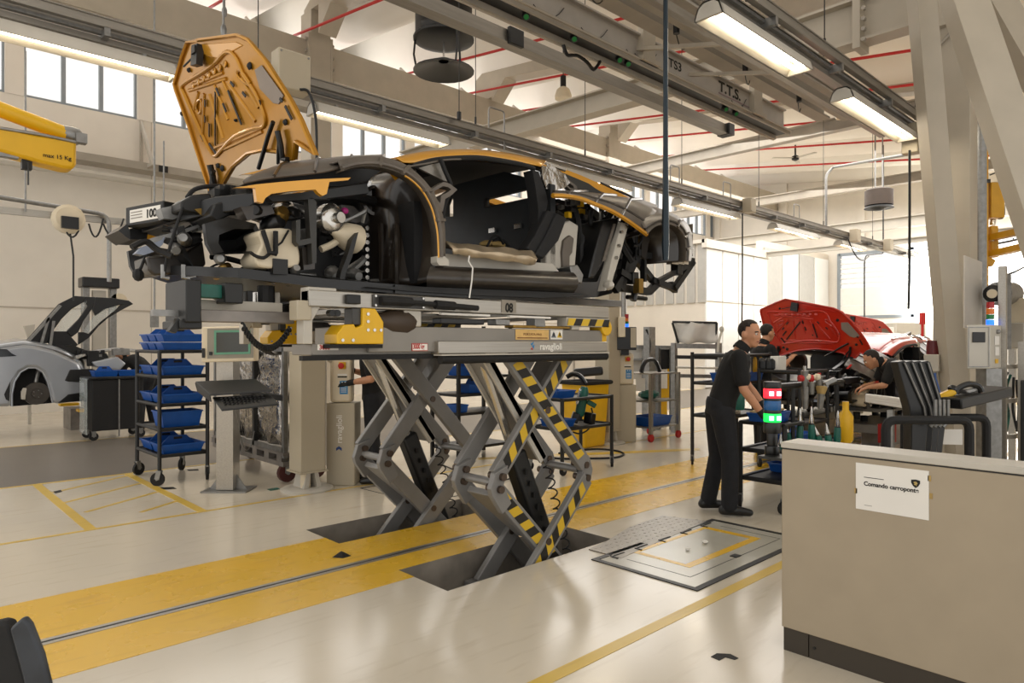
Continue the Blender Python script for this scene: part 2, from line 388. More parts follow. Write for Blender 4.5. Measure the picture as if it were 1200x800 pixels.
# ---------------- left wall with its high row of windows
YW = 18.0; ZB, ZT = 6.86, 9.9
wl = MB(); wl.box(-3.5,31.2,YW,YW+.3,0,ZB); wl.box(-3.5,31.2,YW,YW+.3,ZT,11.0)
wl.build('wall_left', m_wall)['kind'] = 'structure'
WALL = bpy.data.objects['wall_left']
b = MB()
for k in range(9): b.box(-3.4+k*4.2, -3.38+k*4.2, YW-.004, YW, 0, ZB)
b.box(-3.5,31,YW-.02,YW,2.28,2.31); b.build('panel_joint', M('joint_grey','#b9afa0',.7), WALL, smooth=0)
# piers between windows, then each window with mullions and panes
m_pane = M('bright_window_glass', '#ffffff', .1, var=0, alpha=.12)
m_frame = M('window_frame_grey', '#8d959b', .5, var=.04)
nw = 0; x = 2.31-2.56*2
while x < 30.8:
    q = MB(); q.box(x-.17, x+.17, YW-.02, YW+.3, ZB, ZT); q.build('wall_pier', m_wall, WALL)
    nw += 1; x0, x1 = x+.17, min(x+2.39, 31.0); f = MB(); n = 3; w = (x1-x0)/n
    for i in range(n+1): f.box(x0+i*w-.04, x0+i*w+.04, YW+.05, YW+.16, ZB, ZT)
    for z in (ZB+.03, ZT-.04): f.box(x0, x1, YW+.06, YW+.15, z-.035, z+.035)
    wo = f.build('window_%d' % nw, m_frame); wo['kind'] = 'structure'
    for i in range(n):
        g = MB(); g.box(x0+i*w+.04, x0+(i+1)*w-.04, YW+.10, YW+.11, ZB+.06, ZT-.07); g.build('pane', m_pane, wo, smooth=0)
    x += 2.56
# ---------------- far wall with the sectional gate
XF = 31.0; GY0, GY1, GZ0, GZ1 = 5.6, 11.9, 2.66, 5.4
wf = MB(); wf.box(XF,XF+.3,-4.6,GY0,0,11); wf.box(XF,XF+.3,GY1,18.3,0,11); wf.box(XF,XF+.3,GY0,GY1,GZ1,11); wf.box(XF,XF+.3,GY0,GY1,0,.02)
wf.build('wall_far', m_wall)['kind'] = 'structure'
WFAR = bpy.data.objects['wall_far']
b = MB()
for k in range(5): b.box(XF-.12, XF, 4.0+k*3.4, 4.3+k*3.4, 5.6, 11)
b.build('wall_pier', m_wall, WFAR)
dr = MB()
for y in (GY0, 9.0, GY1): dr.box(XF-.05, XF+.1, y-.06, y+.06, 0, GZ1+.05)
for z in (GZ0, GZ1): dr.box(XF-.05, XF+.1, GY0, GY1, z-.06, z+.06)
door = dr.build('door_1', m_frame); door['kind'] = 'structure'
m_slat = M('gate_slat_white', '#f2efe8', .5, var=.02); m_gl = M('gate_glass', '#ffffff', .2, var=0, alpha=.3)
for k in range(6):
    z0 = 3.95+k*.215
    b = MB(); b.box(XF, XF+.03, GY0+.06, GY1-.06, z0, z0+.16); b.build('pane', m_gl, door, smooth=0)
    b = MB(); b.box(XF-.02, XF+.05, GY0+.06, GY1-.06, z0+.16, z0+.215); b.build('slat', m_slat, door, smooth=0)
for k in range(5):
    b = MB(); b.box(XF-.01, XF+.05, GY0+.06, GY1-.06, .05+k*.78, .05+k*.78+.765); b.build('panel', m_slat, door, smooth=0)
# ---------------- roof of curved wing-shaped tiles with daylight strips between them
def zroof(y): return 9.0+.12*(y-14.8)
ce = thing('ceiling', None, None, (0,0,9)); ce['kind'] = 'structure'; del_keys = None
PITCH = 2.45; X0 = -3.6
def tile_rows():
    rows = []
    for y in (-4.5, 18.3):
        rows.append([Vector((x, y, zroof(y)+.95*(abs(x)/1.11)**2.2)) for x in [(-1.11+2.22*i/16) for i in range(17)]])
    return rows
b = MB(); b.grid(tile_rows()); b.v = [p+Vector((X0,0,0)) for p in b.v]
t0 = b.build('roof_tile', m_ceil, ce, solid=.06)
for k in range(1, 15):
    c = t0.copy(); c.location = (k*PITCH,0,0); COL.objects.link(c); c.parent = ce
m_sky = M('skylight_sheet', '#f6f2ea', .4, var=.02, trans=.0, alpha=.25)
for k in range(14):
    g = MB(); x = X0+PITCH/2+k*PITCH
    g.add([(x-.2,-4.5,zroof(-4.5)+1.0),(x+.2,-4.5,zroof(-4.5)+1.0),(x+.2,18.3,zroof(18.3)+1.0),(x-.2,18.3,zroof(18.3)+1.0)], [(0,1,2,3)])
    g.build('skylight_pane', m_sky, ce, solid=.02)
# ---------------- girders, columns and cross beams (painted steel)
def ibeam(p, q, w, h, tw=.02, tf=.03):
    b = MB(); p, q = Vector(p), Vector(q); up = Vector((0,0,1))
    b.bar(p+up*(h/2-tf/2), q+up*(h/2-tf/2), w, tf); b.bar(p-up*(h/2-tf/2), q-up*(h/2-tf/2), w, tf); b.bar(p, q, tw, h-2*tf); return b
struct(MB().box(-3.5,7.45,14.65,14.95,7.72,8.5), 'girder', m_steel)
struct(MB().box(7.9,18.4,14.65,14.95,7.72,8.5), 'girder', m_steel)
struct(MB().box(18.85,31,14.65,14.95,7.72,8.5), 'girder', m_steel)
# tapered haunches under the girders
for xc, sgn in ((7.45,-1),(7.9,1),(18.4,-1)):
    b = MB(); b.prism([(xc,14.66,7.72),(xc+sgn*3.2,14.66,7.72),(xc+sgn*.0,14.66,7.35)], (0,.28,0)); 
for (x0,x1,x2) in ((1.2,3.4,3.4),):
    b = MB(); b.prism([(x0,14.7,7.72),(x1,14.7,7.72),(x1+.9,14.7,7.2),(x1+.55,14.7,7.2)], (0,.2,0)); struct(b, 'girder_brace', m_steel)
def column(x, y, z1, label=None):
    b = MB(); b.box(x-.25,x+.25,y-.25,y+.25,0,z1)
    return struct(b, 'column', m_steel, bevel=.01)
def gooseneck(x, y, z, zt, y2, zb2):
    """foot on the girder, then the cross beam towards the near side"""
    b = MB(); P = [(x,y-.35,z),(x,y+.35,z),(x,y+.35,zt),(x,y-.55,zt+.45),(x,y2,zb2+.55),(x,y2,zb2),(x,y-.9,zt-.25),(x,y-.35,zt-.75)]
    b.prism([Vector(p)-Vector((.22,0,0)) for p in P], (.44,0,0)); return struct(b, 'cross_beam', m_steel)
column(7.66, 14.8, 9.2); column(18.6, 14.8, 9.0)
for xc in (7.66, 18.6):
    for s in (-1, 1):
        b = MB(); b.box(xc+s*.25, xc+s*.31, 14.55, 15.05, 7.55, 8.65)
        c = struct(b, 'flange_plate', m_steel)
        for i in range(4):
            for yy in (14.62, ):
                h = MB(); h.cyl((xc+s*.31,yy,7.7+i*.27),(xc+s*.36,yy,7.7+i*.27),.045,6); h.build('bolt', m_steel2, c)
gooseneck(7.66, 14.6, 9.2, 9.3, 3.2, 7.3)
gooseneck(13.1, 14.8, 8.5, 9.15, 3.2, 7.3)
gooseneck(18.6, 14.6, 8.9, 9.1, 3.2, 7.3)
for x, z in ((18.6, 7.28),(27, 7.42)):
    struct(ibeam((x,1.5,z),(x,14.6 if x < 20 else 17.9,z),.26,.34), 'cross_beam', m_steel2)
struct(ibeam((27.5,1.5,5.95),(27.5,17.9,5.95),.3,.4), 'cross_beam', m_lgrey)
struct(ibeam((24.5,1.5,4.85),(24.5,12,4.85),.15,.18), 'cross_beam', m_lgrey)
# right-hand column with splayed struts and the I-beam that lands on it
CX, CY = 9.98, 2.41
b = MB(); b.box(CX-.2,CX+.2,CY-.2,CY+.2,0,5.5); col = struct(b, 'column', m_steel, bevel=.008)
b = MB(); b.tube([(CX-.23,CY+.17,.2),(CX-.23,CY+.17,5.2),(CX-.23,CY+.0,5.35)], .02, 6); b.build('conduit', m_steel2, col)
b = MB(); b.prism([(CX-.3,CY-.24,5.95),(CX-.3,CY+.3,5.95),(CX-.3,CY+.24,5.45),(CX-.3,CY-.2,5.45)], (.6,0,0)); b.build('column_head', m_steel, col)
bm_ = ibeam((10,2.2,5.95),(10,5.6,5.95),.3,.62,.03,.04); cb = struct(bm_, 'cross_beam', m_steel)
b = MB(); b.box(9.83,10.17,3.55,3.6,5.55,6.35); b.box(9.83,10.17,3.5,3.55,5.55,6.35); b.build('flange_plate', m_steel, cb)
for i in range(5):
    h = MB(); h.cyl((9.83,3.44,5.62+i*.14),(9.77,3.44,5.62+i*.14),.03,6); h.build('bolt', m_steel2, cb)
struct(ibeam((10,5.6,5.95),(10,14.6,6.2),.3,.4), 'cross_beam', m_steel)
# struts: one almost upright in front of the column, one leaning out to the right
p, q = W(1080,0,d=7.6), W(1118,452,d=7.9); q2 = p+(q-p)*1.32; q2.z = 0
s1 = MB(); s1.bar(p+(p-q)*.12, q+(q-p)*.78, .22, .2, (CA,SA,0)); struct(s1, 'strut', m_steel, bevel=.006)
p, q = W(1128,0,d=6.9), W(1228,330,d=6.3)
s2 = MB(); s2.bar(p+(p-q)*.15, q+(q-p)*.9, .36, .2, (CA,SA,0)); s2.v = [v if v.z > .0 else Vector((v.x,v.y,0)) for v in s2.v]; struct(s2, 'strut', m_steel, bevel=.006)
b = MB(); p, q = W(1160,-10,d=8.4), W(1200,60,d=8.2); q = p+(q-p)*(p.z/(p.z-q.z)); b.bar(p, q, .3,.25,(CA,SA,0)); b.v = [v if v.z > 0 else Vector((v.x,v.y,0)) for v in b.v]; struct(b, 'strut', m_steel)
p = W(1151,120,d=7.6); b = MB(); b.cyl((p.x,p.y,0),(p.x,p.y,5.6),.045,10); struct(b, 'pipe_post', m_galv)
struct(MB().box(11.5,31,-4.6,-4.4,0,8.2), 'wall_right', m_wall)
# white partition room at the far side (ribbed wall, translucent panels)
RX, RY0, RY1, RZ = 20.3, 9.58, 15.5, 4.9
p = W(827,280,X=RX); RY0 = p.y; RZ = p.z
rm = MB(); rm.box(RX+.05,24.75,RY0+.05,17.9,0,RZ-.02); room = struct(rm, 'partition_room', m_wall)
m_rib = M('ribbed_sheet', '#b6b4ae', .5, var=.04); m_pol = M('translucent_panel', '#e9e8e3', .3, var=.04, scale=1.2)
for k in range(14):
    y0 = RY0+k*.42
    b = MB(); b.prism([(RX,y0,2.9),(RX,y0+.30,2.9),(RX+.06,y0+.34,2.9),(RX+.06,y0+.40,2.9),(RX+.06,y0,2.9)], (0,0,RZ-3.0)); b.build('ribbed_panel', m_rib, room, smooth=0)
for k in range(4):
    x0 = RX+k*1.1
    for z0, z1 in ((.05,2.9),(2.95,RZ-.3)):
        b = MB(); b.box(x0+.03,x0+1.07,RY0,RY0+.06,z0,z1); b.build('translucent_panel', m_pol, room, smooth=0, bevel=.01)
b = MB(); b.box(RX-.08,24.8,RY0-.08,RY0+.1,RZ-.28,RZ); b.box(RX-.08,RX+.1,RY0,15.7,RZ-.12,RZ); b.build('cornice', m_wall, room)
bm2 = MB(); bm2.box(24.8,30.95,12.35,12.6,0,5.45); room2 = struct(bm2, 'partition_room', M('warm_white_panel','#d8cdbd',.6,var=.03))
for k in range(4):
    for z0, z1 in ((.1,2.55),(2.7,5.2)):
        b = MB(); b.box(24.9+k*1.5,26.3+k*1.5,12.28,12.35,z0,z1); b.build('translucent_panel', m_pol if k % 2 else m_rib, room2, smooth=0, bevel=.01)
# ================================================================ THE PARTLY BUILT CAR ON THE LIFT
YN, YC = 3.2, 4.2                       # near flank, centre line
def P(x, y, v=YN): return W(x, y, Y=v)
def U(x, y, u): return W(x, y, X=u)
car = thing('sports_car', 'half-built sports car with gold roof and raised gold bonnet, high on the scissor lift', 'car', (3.2, 4.2, 1.80))
def cp(mb, name, mat, **k): return mb.build(name, mat, car, **k)
def plate(pts, v, t, name, mat, **k):
    """plate traced at side plane v, thickness t away from the viewer"""
    b = MB(); b.prism([P(x, y, v) for x, y in pts], (0, t, 0)); return cp(b, name, mat, **k)
def smoothline(pts, n=4, closed=False):
    """Catmull-Rom through pixel/3D points"""
    Q = [Vector(p) for p in pts]; out = []; k = len(Q)
    for i in range(k if closed else k-1):
        p0 = Q[(i-1) % k] if closed or i > 0 else Q[0]; p1 = Q[i]; p2 = Q[(i+1) % k]; p3 = Q[(i+2) % k] if closed or i+2 < k else Q[-1]
        for j in range(n):
            t = j/n; out.append(.5*((2*p1)+(p2-p0)*t+(2*p0-5*p1+4*p2-p3)*t*t+(3*p1-p0-3*p2+p3)*t**3))
    if not closed: out.append(Q[-1])
    return out
# ---- tub: floor pan, sills, bulkheads
b = MB(); b.prism([(2.2,3.3,1.79),(2.4,3.3,1.79),(3.6,3.3,1.79),(4.1,3.45,1.80),(4.7,3.6,1.82),(4.7,4.8,1.82),(4.1,4.95,1.80),(3.6,5.1,1.79),(2.4,5.1,1.79),(2.2,5.1,1.79)], (0,0,.05))
cp(b, 'floor_pan', m_plas)
sl = [(505,311),(560,314),(620,317),(668,319),(676,324),(678,334),(672,342),(640,343),(560,340),(500,336)]
b = MB()
prof = [P(505,311,3.26),P(503,316,3.20),P(500,325,3.17),P(500,332,3.2),P(500,337,3.32)]
prof2 = [P(672,319,3.26),P(676,324,3.20),P(678,332,3.17),P(675,339,3.2),P(672,344,3.32)]
b.grid([smoothline(prof,3), smoothline([p.lerp(q,.5) for p, q in zip(prof,prof2)],3), smoothline(prof2,3)])
b.poly(smoothline(prof2,3)); b.poly(smoothline(prof,3)); b.mirror(YC); cp(b, 'sill_panel', m_carb)
b = MB(); b.prism([P(520,297,3.3),P(560,301,3.3),P(600,305,3.3),P(648,309,3.3),P(655,318,3.3),P(520,312,3.3)], (0,.12,0)); b.mirror(YC); cp(b, 'sill_step', m_lgrey)
plate([(498,336),(672,343),(690,346),(640,349),(560,346),(480,341),(430,336)], 3.28, .5, 'underfloor_edge', m_black)
b = MB(); b.box(2.5,3.62,3.34,5.06,1.86,1.9); cp(b, 'cabin_floor', m_dark)
# rear bulkhead with its window opening, cut as a frame
X3 = 3.6
O = [(X3,3.36,1.88),(X3,4.52,1.88),(X3,4.52,2.76),(X3,4.3,2.80),(X3,3.55,2.79),(X3,3.36,2.6)]
wi = [U(568,243.6,X3),U(568,233,X3),U(597,226,X3),U(624,219,X3),U(627,231,X3),U(597,237.5,X3)]
wi = [wi[5],wi[0],wi[1],wi[2],wi[3],wi[4]]
O2 = [(X3,3.9,1.88),(X3,4.5,1.88),(X3,4.5,2.84),(X3,3.9,2.84),(X3,3.40,2.66),(X3,3.40,1.88)]
b = MB(); b.ring(O2, wi, (.05,0,0)); bulk = cp(b, 'rear_bulkhead', M('bulkhead_blue_black', '#151a1e', .55, var=.5, scale=5))
b = MB(); b.ring([p+Vector((-.01,0,0)) for p in wi], [p.lerp(sum(wi,Vector())/6,.08)+Vector((-.01,0,0)) for p in wi], (.02,0,0)); b.build('window_seal', m_rub, bulk)
for x, y in ((577,270),(607,265)):
    b = MB(); c = U(x,y,X3-.02); b.obox(c,(0,.035,0),(0,0,.018),(.01,0,0)); b.build('clip', m_chrome, bulk, smooth=0)
b = MB(); wj = [U(522,254,X3),U(522,240,X3),U(525,232,X3),U(531,232,X3),U(531,254,X3)]
b.ring([(X3,5.05,1.88),(X3,5.05,2.5),(X3,4.9,2.74),(X3,4.5,2.84),(X3,4.5,1.88)], wj, (.05,0,0)); cp(b, 'rear_bulkhead', bpy.data.materials['bulkhead_blue_black'])
# dashboard bulkhead and far side of the cabin
b = MB(); b.box(2.36,2.44,3.34,5.06,1.86,2.35); cp(b, 'dash_bulkhead', m_dark)
b = MB(); b.prism([(2.2,5.02,1.86),(2.9,5.02,1.9),(3.6,5.02,1.9),(3.6,5.02,2.05),(2.6,5.02,2.02),(2.2,5.02,2.4)], (0,.05,0)); cp(b, 'far_sill_wall', m_dark)
# padded protective cover lying on the sill
b = MB(); top = [P(523,284,3.26),P(560,288.5,3.26),P(600,292,3.26),P(626,296,3.26)]; bot = [P(531,298,3.22),P(562,302.5,3.2),P(600,307,3.2),P(626,311,3.2)]
mid = [a.lerp(c,.5)+Vector((0,-.03,0)) for a, c in zip(top,bot)]; back = [a+Vector((0,.16,.0)) for a in top]
rows = [smoothline(back,4),smoothline(top,4),smoothline(mid,4),smoothline(bot,4)]
for i, r in enumerate(rows):
    for j, p in enumerate(r): rows[i][j] = p+Vector((0,.006*math.sin(j*2.1+i),.006*math.sin(j*1.7+i*2)))
b.grid(rows); cp(b, 'sill_cover', m_foil2, solid=.012)
b = MB(); b.tube([P(550,300,3.16),P(549,306,3.14),P(554,314,3.13),P(553,328,3.13),P(550,349,3.13)], .005, 6); cp(b, 'cover_strap', m_white)
b = MB(); b.tube(hang(P(575,287,3.7),P(596,289,3.7),-.05), .012, 6); b.tube(hang(P(571,289,3.6),P(590,286,3.6),-.07), .01, 6); cp(b, 'cable_loop', m_rub)
b = MB(); b.ball(P(577,287,3.75), .12,.08,.035,8); cp(b, 'foam_pad', m_rubbish)
# ---- front wheel housing: curved sheet from the inner rear edge forward to the arch
inner = [(431,334,3.78),(431,300,3.80),(431,270,3.82),(430,245,3.84),(430,222,3.84),(436,208,3.8),(450,203,3.72),(468,200,3.6)]
mid1 = [(455,334,3.52),(456,300,3.54),(457,268,3.56),(456,243,3.58),(456,222,3.58),(460,207,3.55),(470,199,3.5),(480,197,3.42)]
mid2 = [(485,334,3.36),(488,300,3.38),(490,268,3.38),(487,243,3.4),(484,222,3.4),(482,208,3.38),(484,201,3.35),(488,200,3.32)]
outer = [(508,328,3.24),(511,304,3.24),(509,275,3.24),(506,252,3.24),(500,230,3.24),(493,215,3.24),(484,205,3.24),(472,198,3.24)]
rows = [smoothline([P(*q) for q in r], 3) for r in (inner, mid1, mid2, outer)]
b = MB(); b.grid(list(zip(*[smoothline([rows[k][i] for k in range(4)], 4) for i in range(len(rows[0]))]))); b.mirror(YC)
cp(b, 'wheel_housing', m_liner, solid=.008, smooth=60)
b = MB()
for x, v in ((447,3.60),(466,3.46)): b.tube([P(x,334,v),P(x,300,v+.01),P(x-1,262,v+.02)], .018, 6)
cp(b, 'housing_rib', m_liner)
b = MB(); c = P(441,236,3.76); b.lathe([(.105,0),(.10,.03),(.08,.035),(.075,.0),(.075,-.1)], c, (-.35,-1,0), 16); cp(b, 'suspension_port', m_liner)
b = MB(); b.tube([P(385,229,3.6),P(410,229,3.62),P(440,236,3.74)], .03, 8); cp(b, 'port_hose', m_rub)
b = MB(); b.prism([P(455,200,3.3),P(470,204,3.3),P(464,211,3.3)], (0,.01,0)); cp(b, 'gold_tab', m_gold, smooth=0)
# fender arch flange with ribs
fo = [(396,189),(412,185.5),(430,183.5),(446,184.5),(462,188),(478,195.5),(492,207),(505.6,223),(514,240),(519.5,258),(521,278),(521,301)]
fi = [(400,200),(415,195.5),(430,194),(443,195),(456,198),(470,203),(482,210),(495,223),(505,241),(510,258),(513,276),(514,301)]
b = MB(); fO = smoothline([P(x,y,3.22) for x, y in fo],3); fI = smoothline([P(x,y,3.20) for x, y in fi],3)
lip = [p+Vector((0,.09,0)) for p in fO]
b.grid([lip,fO,fI,[p+Vector((0,.06,0)) for p in fI]]); b.mirror(YC); arch = cp(b, 'front_arch_flange', m_carb2, solid=.01)
for i in (9,15,21,27):
    h = MB(); h.bar(fO[i]+Vector((0,-.012,0)), fI[i]+Vector((0,-.012,0)), .018, .02, (0,1,0)); h.build('rib', m_carb2, arch)
b = MB(); b.tube([a.lerp(c,.72)+Vector((0,-.012,0)) for a, c in zip(fO,fI)], .012, 6); b.build('bead', m_carb2, arch)
b = MB(); b.tube([p+Vector((0,.0,-.004)) for p in fI[16:]], .006, 6); b.build('gold_edge', m_gold, arch)
# foot of the flange and the bracket above it (hinge pillar)
plate([(512,300),(521,300),(526,305),(526,311),(515,311),(512,307)], 3.2, .06, 'flange_foot', m_lgrey)
hp = MB(); hp.ring([P(x,y,3.26) for x,y in ((505,222),(520,213),(527,215),(536,222),(530,228),(522,233),(519,248),(509,238))], [P(x,y,3.26) for x,y in ((509,224),(519,218),(525,219),(529,222),(525,225),(517,229),(516,238),(511,233))], (0,.05,0)); cp(hp, 'hinge_bracket', m_carb2)
# top of the front fender: ribbed dark composite, from nose to arch
b = MB()
near = smoothline([P(x,y,3.24) for x,y in ((285,214),(310,209),(345,205),(380,201),(412,193),(440,190))],3)
far = smoothline([P(x,y,3.72) for x,y in ((300,205),(330,193),(352,189.5),(385,186),(412,183.5),(452,182))],3)
mid = smoothline([P(x,y,3.42) for x,y in ((291,208),(318,198),(350,192.5),(382,187.5),(412,184.5),(446,184))],3)
b.grid([near,mid,far]); b.mirror(YC); ft = cp(b, 'front_fender_top', m_carb2, solid=.014, smooth=60)
for i in (4,8,12):
    h = MB(); h.tube([near[i]+Vector((0,-.004,.006)),mid[i]+Vector((0,0,.012)),far[i]+Vector((0,0,.01))], .009, 6); h.build('rib', m_carb, ft)
b = MB(); b.prism([P(x,y,3.5) for x,y in ((284,216),(310,209),(345,203),(385,198),(415,192),(440,189),(452,196),(430,212),(400,218),(300,219))], (0,.04,0)); b.mirror(YC); cp(b, 'fender_inner_panel', m_black)
# gold fender strip under it with its two lugs
b = MB(); b.prism([P(x,y,3.2) for x,y in ((274,220),(300,216),(330,213),(370,210),(411,208),(408,211),(386,213),(383,227),(378,229.5),(373,226),(370,222),(340,224),(318,227),(311,232),(308,238),(301,236),(299,220))], (0,.03,0)); b.mirror(YC); cp(b, 'gold_fender_rail', m_gold)
b = MB(); b.prism([P(x,y,3.62) for x,y in ((282,204.5),(310,198),(352,191),(352,194),(310,203))], (0,.03,0)); cp(b, 'gold_cowl_strip', m_gold)
plate([(310,236),(383,227),(420,216),(432,220),(432,330),(330,330),(303,330)], 3.95, .05, 'inner_wing', m_plas)
plate([(312,230),(375,223),(430,215),(433,226),(385,232),(320,236)], 3.36, .06, 'upper_wing_rail', m_black)
# ---- nose structure
b = MB(); b.prism([(1.13,4.25,2.13),(1.2,3.95,2.15),(1.32,3.65,2.18),(1.46,3.5,2.2),(1.55,3.5,2.2),(1.55,4.8,2.2),(1.46,4.7,2.2),(1.27,4.5,2.15)], (0,0,.09)); cp(b, 'crash_beam', m_plas, bevel=.008)
A1, A2 = W(150,252,Y=4.24), W(188,245,Y=3.97); dn = (A2-A1).normalized(); nn = Vector((-dn.y,dn.x,0)).normalized(); nn = nn if nn.dot(A1-Vector((0,0,1.5))) < 0 else -nn
A1 -= Vector((0,0,0)); up = Vector((0,0,1))
LB = MB(); LB.obox((A1+A2)/2-nn*.05-up*.01, (A2-A1)*.58, up*.055, nn*.05); lb = cp(LB, 'impact_box', m_black, bevel=.006)
q = MB(); q.obox((A1+A2)/2+nn*.002+dn*.012-up*.012, dn*((A2-A1).length*.47), up*.035, nn*.001); q.build('label_plate', m_white, lb, smooth=0)
text('100', .062, (A1+A2)/2+nn*.0045+dn*.022-up*.034, dn, up, m_print, lb, bold=.002)
for i in range(3):
    q = MB(); q.obox((A1+A2)/2+nn*.0045-dn*(.06)+up*(.008-i*.016), dn*.05, up*.0025, nn*.0005); q.build('fine_print', M('print_grey','#8a857c',.7), lb, smooth=0)
def blk(x0,y0,x1,y1,v,t,name,mat=None,**k): return plate([(x0,y0),(x1,y0),(x1,y1),(x0,y1)], v, t, name, mat or m_plas, **k)
plate([(188,244),(212,239),(216,250),(204,257),(192,256)], 3.9, .1, 'headlamp_bracket', m_galv)
plate([(212,236),(226,228),(247,226),(251,242),(236,252),(212,246)], 3.75, .35, 'nose_duct', m_black, bevel=.01)
plate([(228,245),(243,243),(236,252)], 3.74, .01, 'gold_tab', m_brass)
plate([(139,270),(149,262),(152,271),(153,281),(147,277)], 4.2, .3, 'tow_bracket', m_plas)
plate([(152,268),(175,262),(172,281),(153,280)], 4.3, .3, 'radiator_mount', m_black)
plate([(161,286),(180,278),(212,270),(240,260),(242,263),(214,274),(184,283),(162,289)], 3.85, .05, 'bumper_lip', m_galv)
plate([(159,297),(167,289),(190,281),(193,277),(191,286),(183,294),(168,299)], 3.84, .06, 'brake_duct_vane', M('blue_grey_plastic','#8a93a5',.45,var=.05))
plate([(195,278),(212,285),(216,300),(226,312),(230,318),(221,300),(214,282)], 3.82, .15, 'duct_arm', m_plas)
plate([(172,300),(190,300),(215,297),(238,282),(242,310),(232,317),(200,321),(180,323),(174,316)], 3.95, .25, 'air_duct', m_carb, bevel=.012)
b = MB(); b.prism([(1.16,4.25,1.885),(1.2,3.9,1.87),(1.38,3.5,1.84),(1.8,3.35,1.8),(2.4,3.3,1.79),(2.4,4.9,1.79),(1.8,4.9,1.8),(1.45,4.6,1.86)], (0,0,.05)); cp(b, 'front_undertray', m_plas)
# wide headlamp / intake bucket
bk = MB(); Oo = [P(x,y,3.5) for x,y in ((240,262),(268,254),(300,262),(310,283),(303,296),(250,298),(243,285))]; Ii = [P(x,y,3.52) for x,y in ((257,275),(275,268),(297,268),(303,282),(296,294),(262,295),(256,285))]
bk.ring(Oo, Ii, (0,.04,0)); bk.grid([[p+Vector((0,.03,0)) for p in Ii+[Ii[0]]], [p.lerp(sum(Ii,Vector())/7,.35)+Vector((.05,.3,0)) for p in Ii+[Ii[0]]]]); bk.poly([p.lerp(sum(Ii,Vector())/7,.35)+Vector((.05,.3,0)) for p in Ii]); bk.mirror(YC)
cp(bk, 'headlamp_bucket', m_plas)
plate([(252,238),(285,230),(300,232),(308,240),(296,252),(270,252),(254,260),(246,252)], 3.62, .3, 'headlamp_carrier', m_black, bevel=.008)
plate([(282,242),(318,240),(322,250),(290,258)], 3.46, .1, 'lamp_housing', m_carb)
# washer tank, pump, filter and hoses in the wheel bay
b = MB(); b.prism(smoothline([P(x,y,3.42) for x,y in ((304,270),(340,268),(348,283),(352,300),(350,311),(340,313.5),(315,314),(303,311),(299,302),(302,296),(307,285))],3,True), (0,.2,0)); tank = cp(b, 'washer_tank', m_cream, bevel=.02)
h = MB(); h.tube([P(308,270,3.40),P(312,282,3.39),P(316,296,3.39),P(324,297,3.39)], .014, 6); h.tube([P(323,271,3.40),P(323,297,3.39)], .014, 6); h.tube([P(338,270,3.41),P(330,284,3.39),P(322,290,3.39)], .006, 6); h.build('tank_strap', m_rub, tank)
h = MB(); h.box(*sum(([P(325,313,3.45)[i]-.04, P(325,313,3.45)[i]+.04] for i in range(3)), [])); h.build('tank_cap', m_black, tank)
h = MB(); h.tube(smoothline([P(x,y,3.40) for x,y in ((294,296),(300,300),(309,302),(316,297))],3), .009,6); h.build('hose', m_rub, tank)
fr = MB()
fr.prism([P(x,y,3.36) for x,y in ((361,233),(366,231),(371,237),(371,308),(366,309),(365,285),(351,288),(347,283),(347,258),(352,257),(352,281),(364,279))], (0,.05,0)); cp(fr, 'wheel_bay_bracket', M('dark_grey_casting','#3a3936',.4,.4,var=.1))
plate([(354,290),(369,288),(369,315),(356,316)], 3.42, .08, 'sensor_box', m_carb)
b = MB(); c = P(381,257,3.5); b.lathe([(.01,-.02),(.03,-.02),(.03,.02),(.055,.025),(.07,.03),(.085,.05),(.085,.1),(.07,.12),(.04,.14)], c-Vector((-.03,.1,0)), (-.2,1,0), 18); cp(b, 'pump_pulley', m_chrome)
b = MB(); b.lathe([(.02,0),(.035,.05),(.075,.12),(.09,.2),(.05,.24)], P(388,269,3.45), (P(407,277,3.5)-P(388,269,3.45)), 14); b.tube(smoothline([P(x,y,3.5) for x,y in ((376,292),(388,287),(398,280),(403,274))],3), .02, 8); cp(b, 'air_hose', m_cream)
b = MB(); c = P(404,247,3.5); b.ball(c,.024,.02,.02,8); cp(b, 'magenta_cap', M('magenta_cap','#a1126b',.4))
b = MB(); b.prism([P(x,y,3.38) for x,y in ((413,280),(420,272),(413,300),(405,320),(403,338),(396,338),(400,318),(408,297))], (0,.05,0)); cp(b, 'diagonal_brace', m_black)
plate([(400,240),(414,241),(428,256),(426,262),(402,259)], 3.6, .06, 'wheel_bay_plate', m_carb)
rnd = random.Random(3)
for i in range(8):
    b = MB(); c = P(427.5,268+i*8.2,3.62); b.cyl(c-Vector((0,.03,0)), c+Vector((0,.02,0)), .014, 8); cp(b, 'bolt', m_chrome)
for x, y, v, r, mt in ((335,247,3.55,.055,m_chrome),(342,250,3.5,.04,m_plas),(329,252,3.5,.045,m_brass),(352,246,3.5,.03,m_galv),(322,262,3.5,.05,m_plas),(300,248,3.5,.04,m_plas),(322,324,3.5,.035,m_chrome),(345,318,3.45,.03,m_galv),(392,322,3.55,.045,m_galv),(416,322,3.6,.04,m_galv),(341,322,3.5,.045,m_plas),(258,303,3.6,.03,m_galv),(262,316,3.7,.03,m_brass),(216,280,3.8,.035,m_galv),(206,291,3.85,.035,m_galv)):
    b = MB(); c = P(x,y,v); b.lathe([(r*.3,-.05),(r*.6,-.05),(r,-.02),(r,.05),(r*.7,.08)], c, (rnd.uniform(-.6,.6),1,rnd.uniform(-.5,.5)), 12); cp(b, 'fitting', mt)
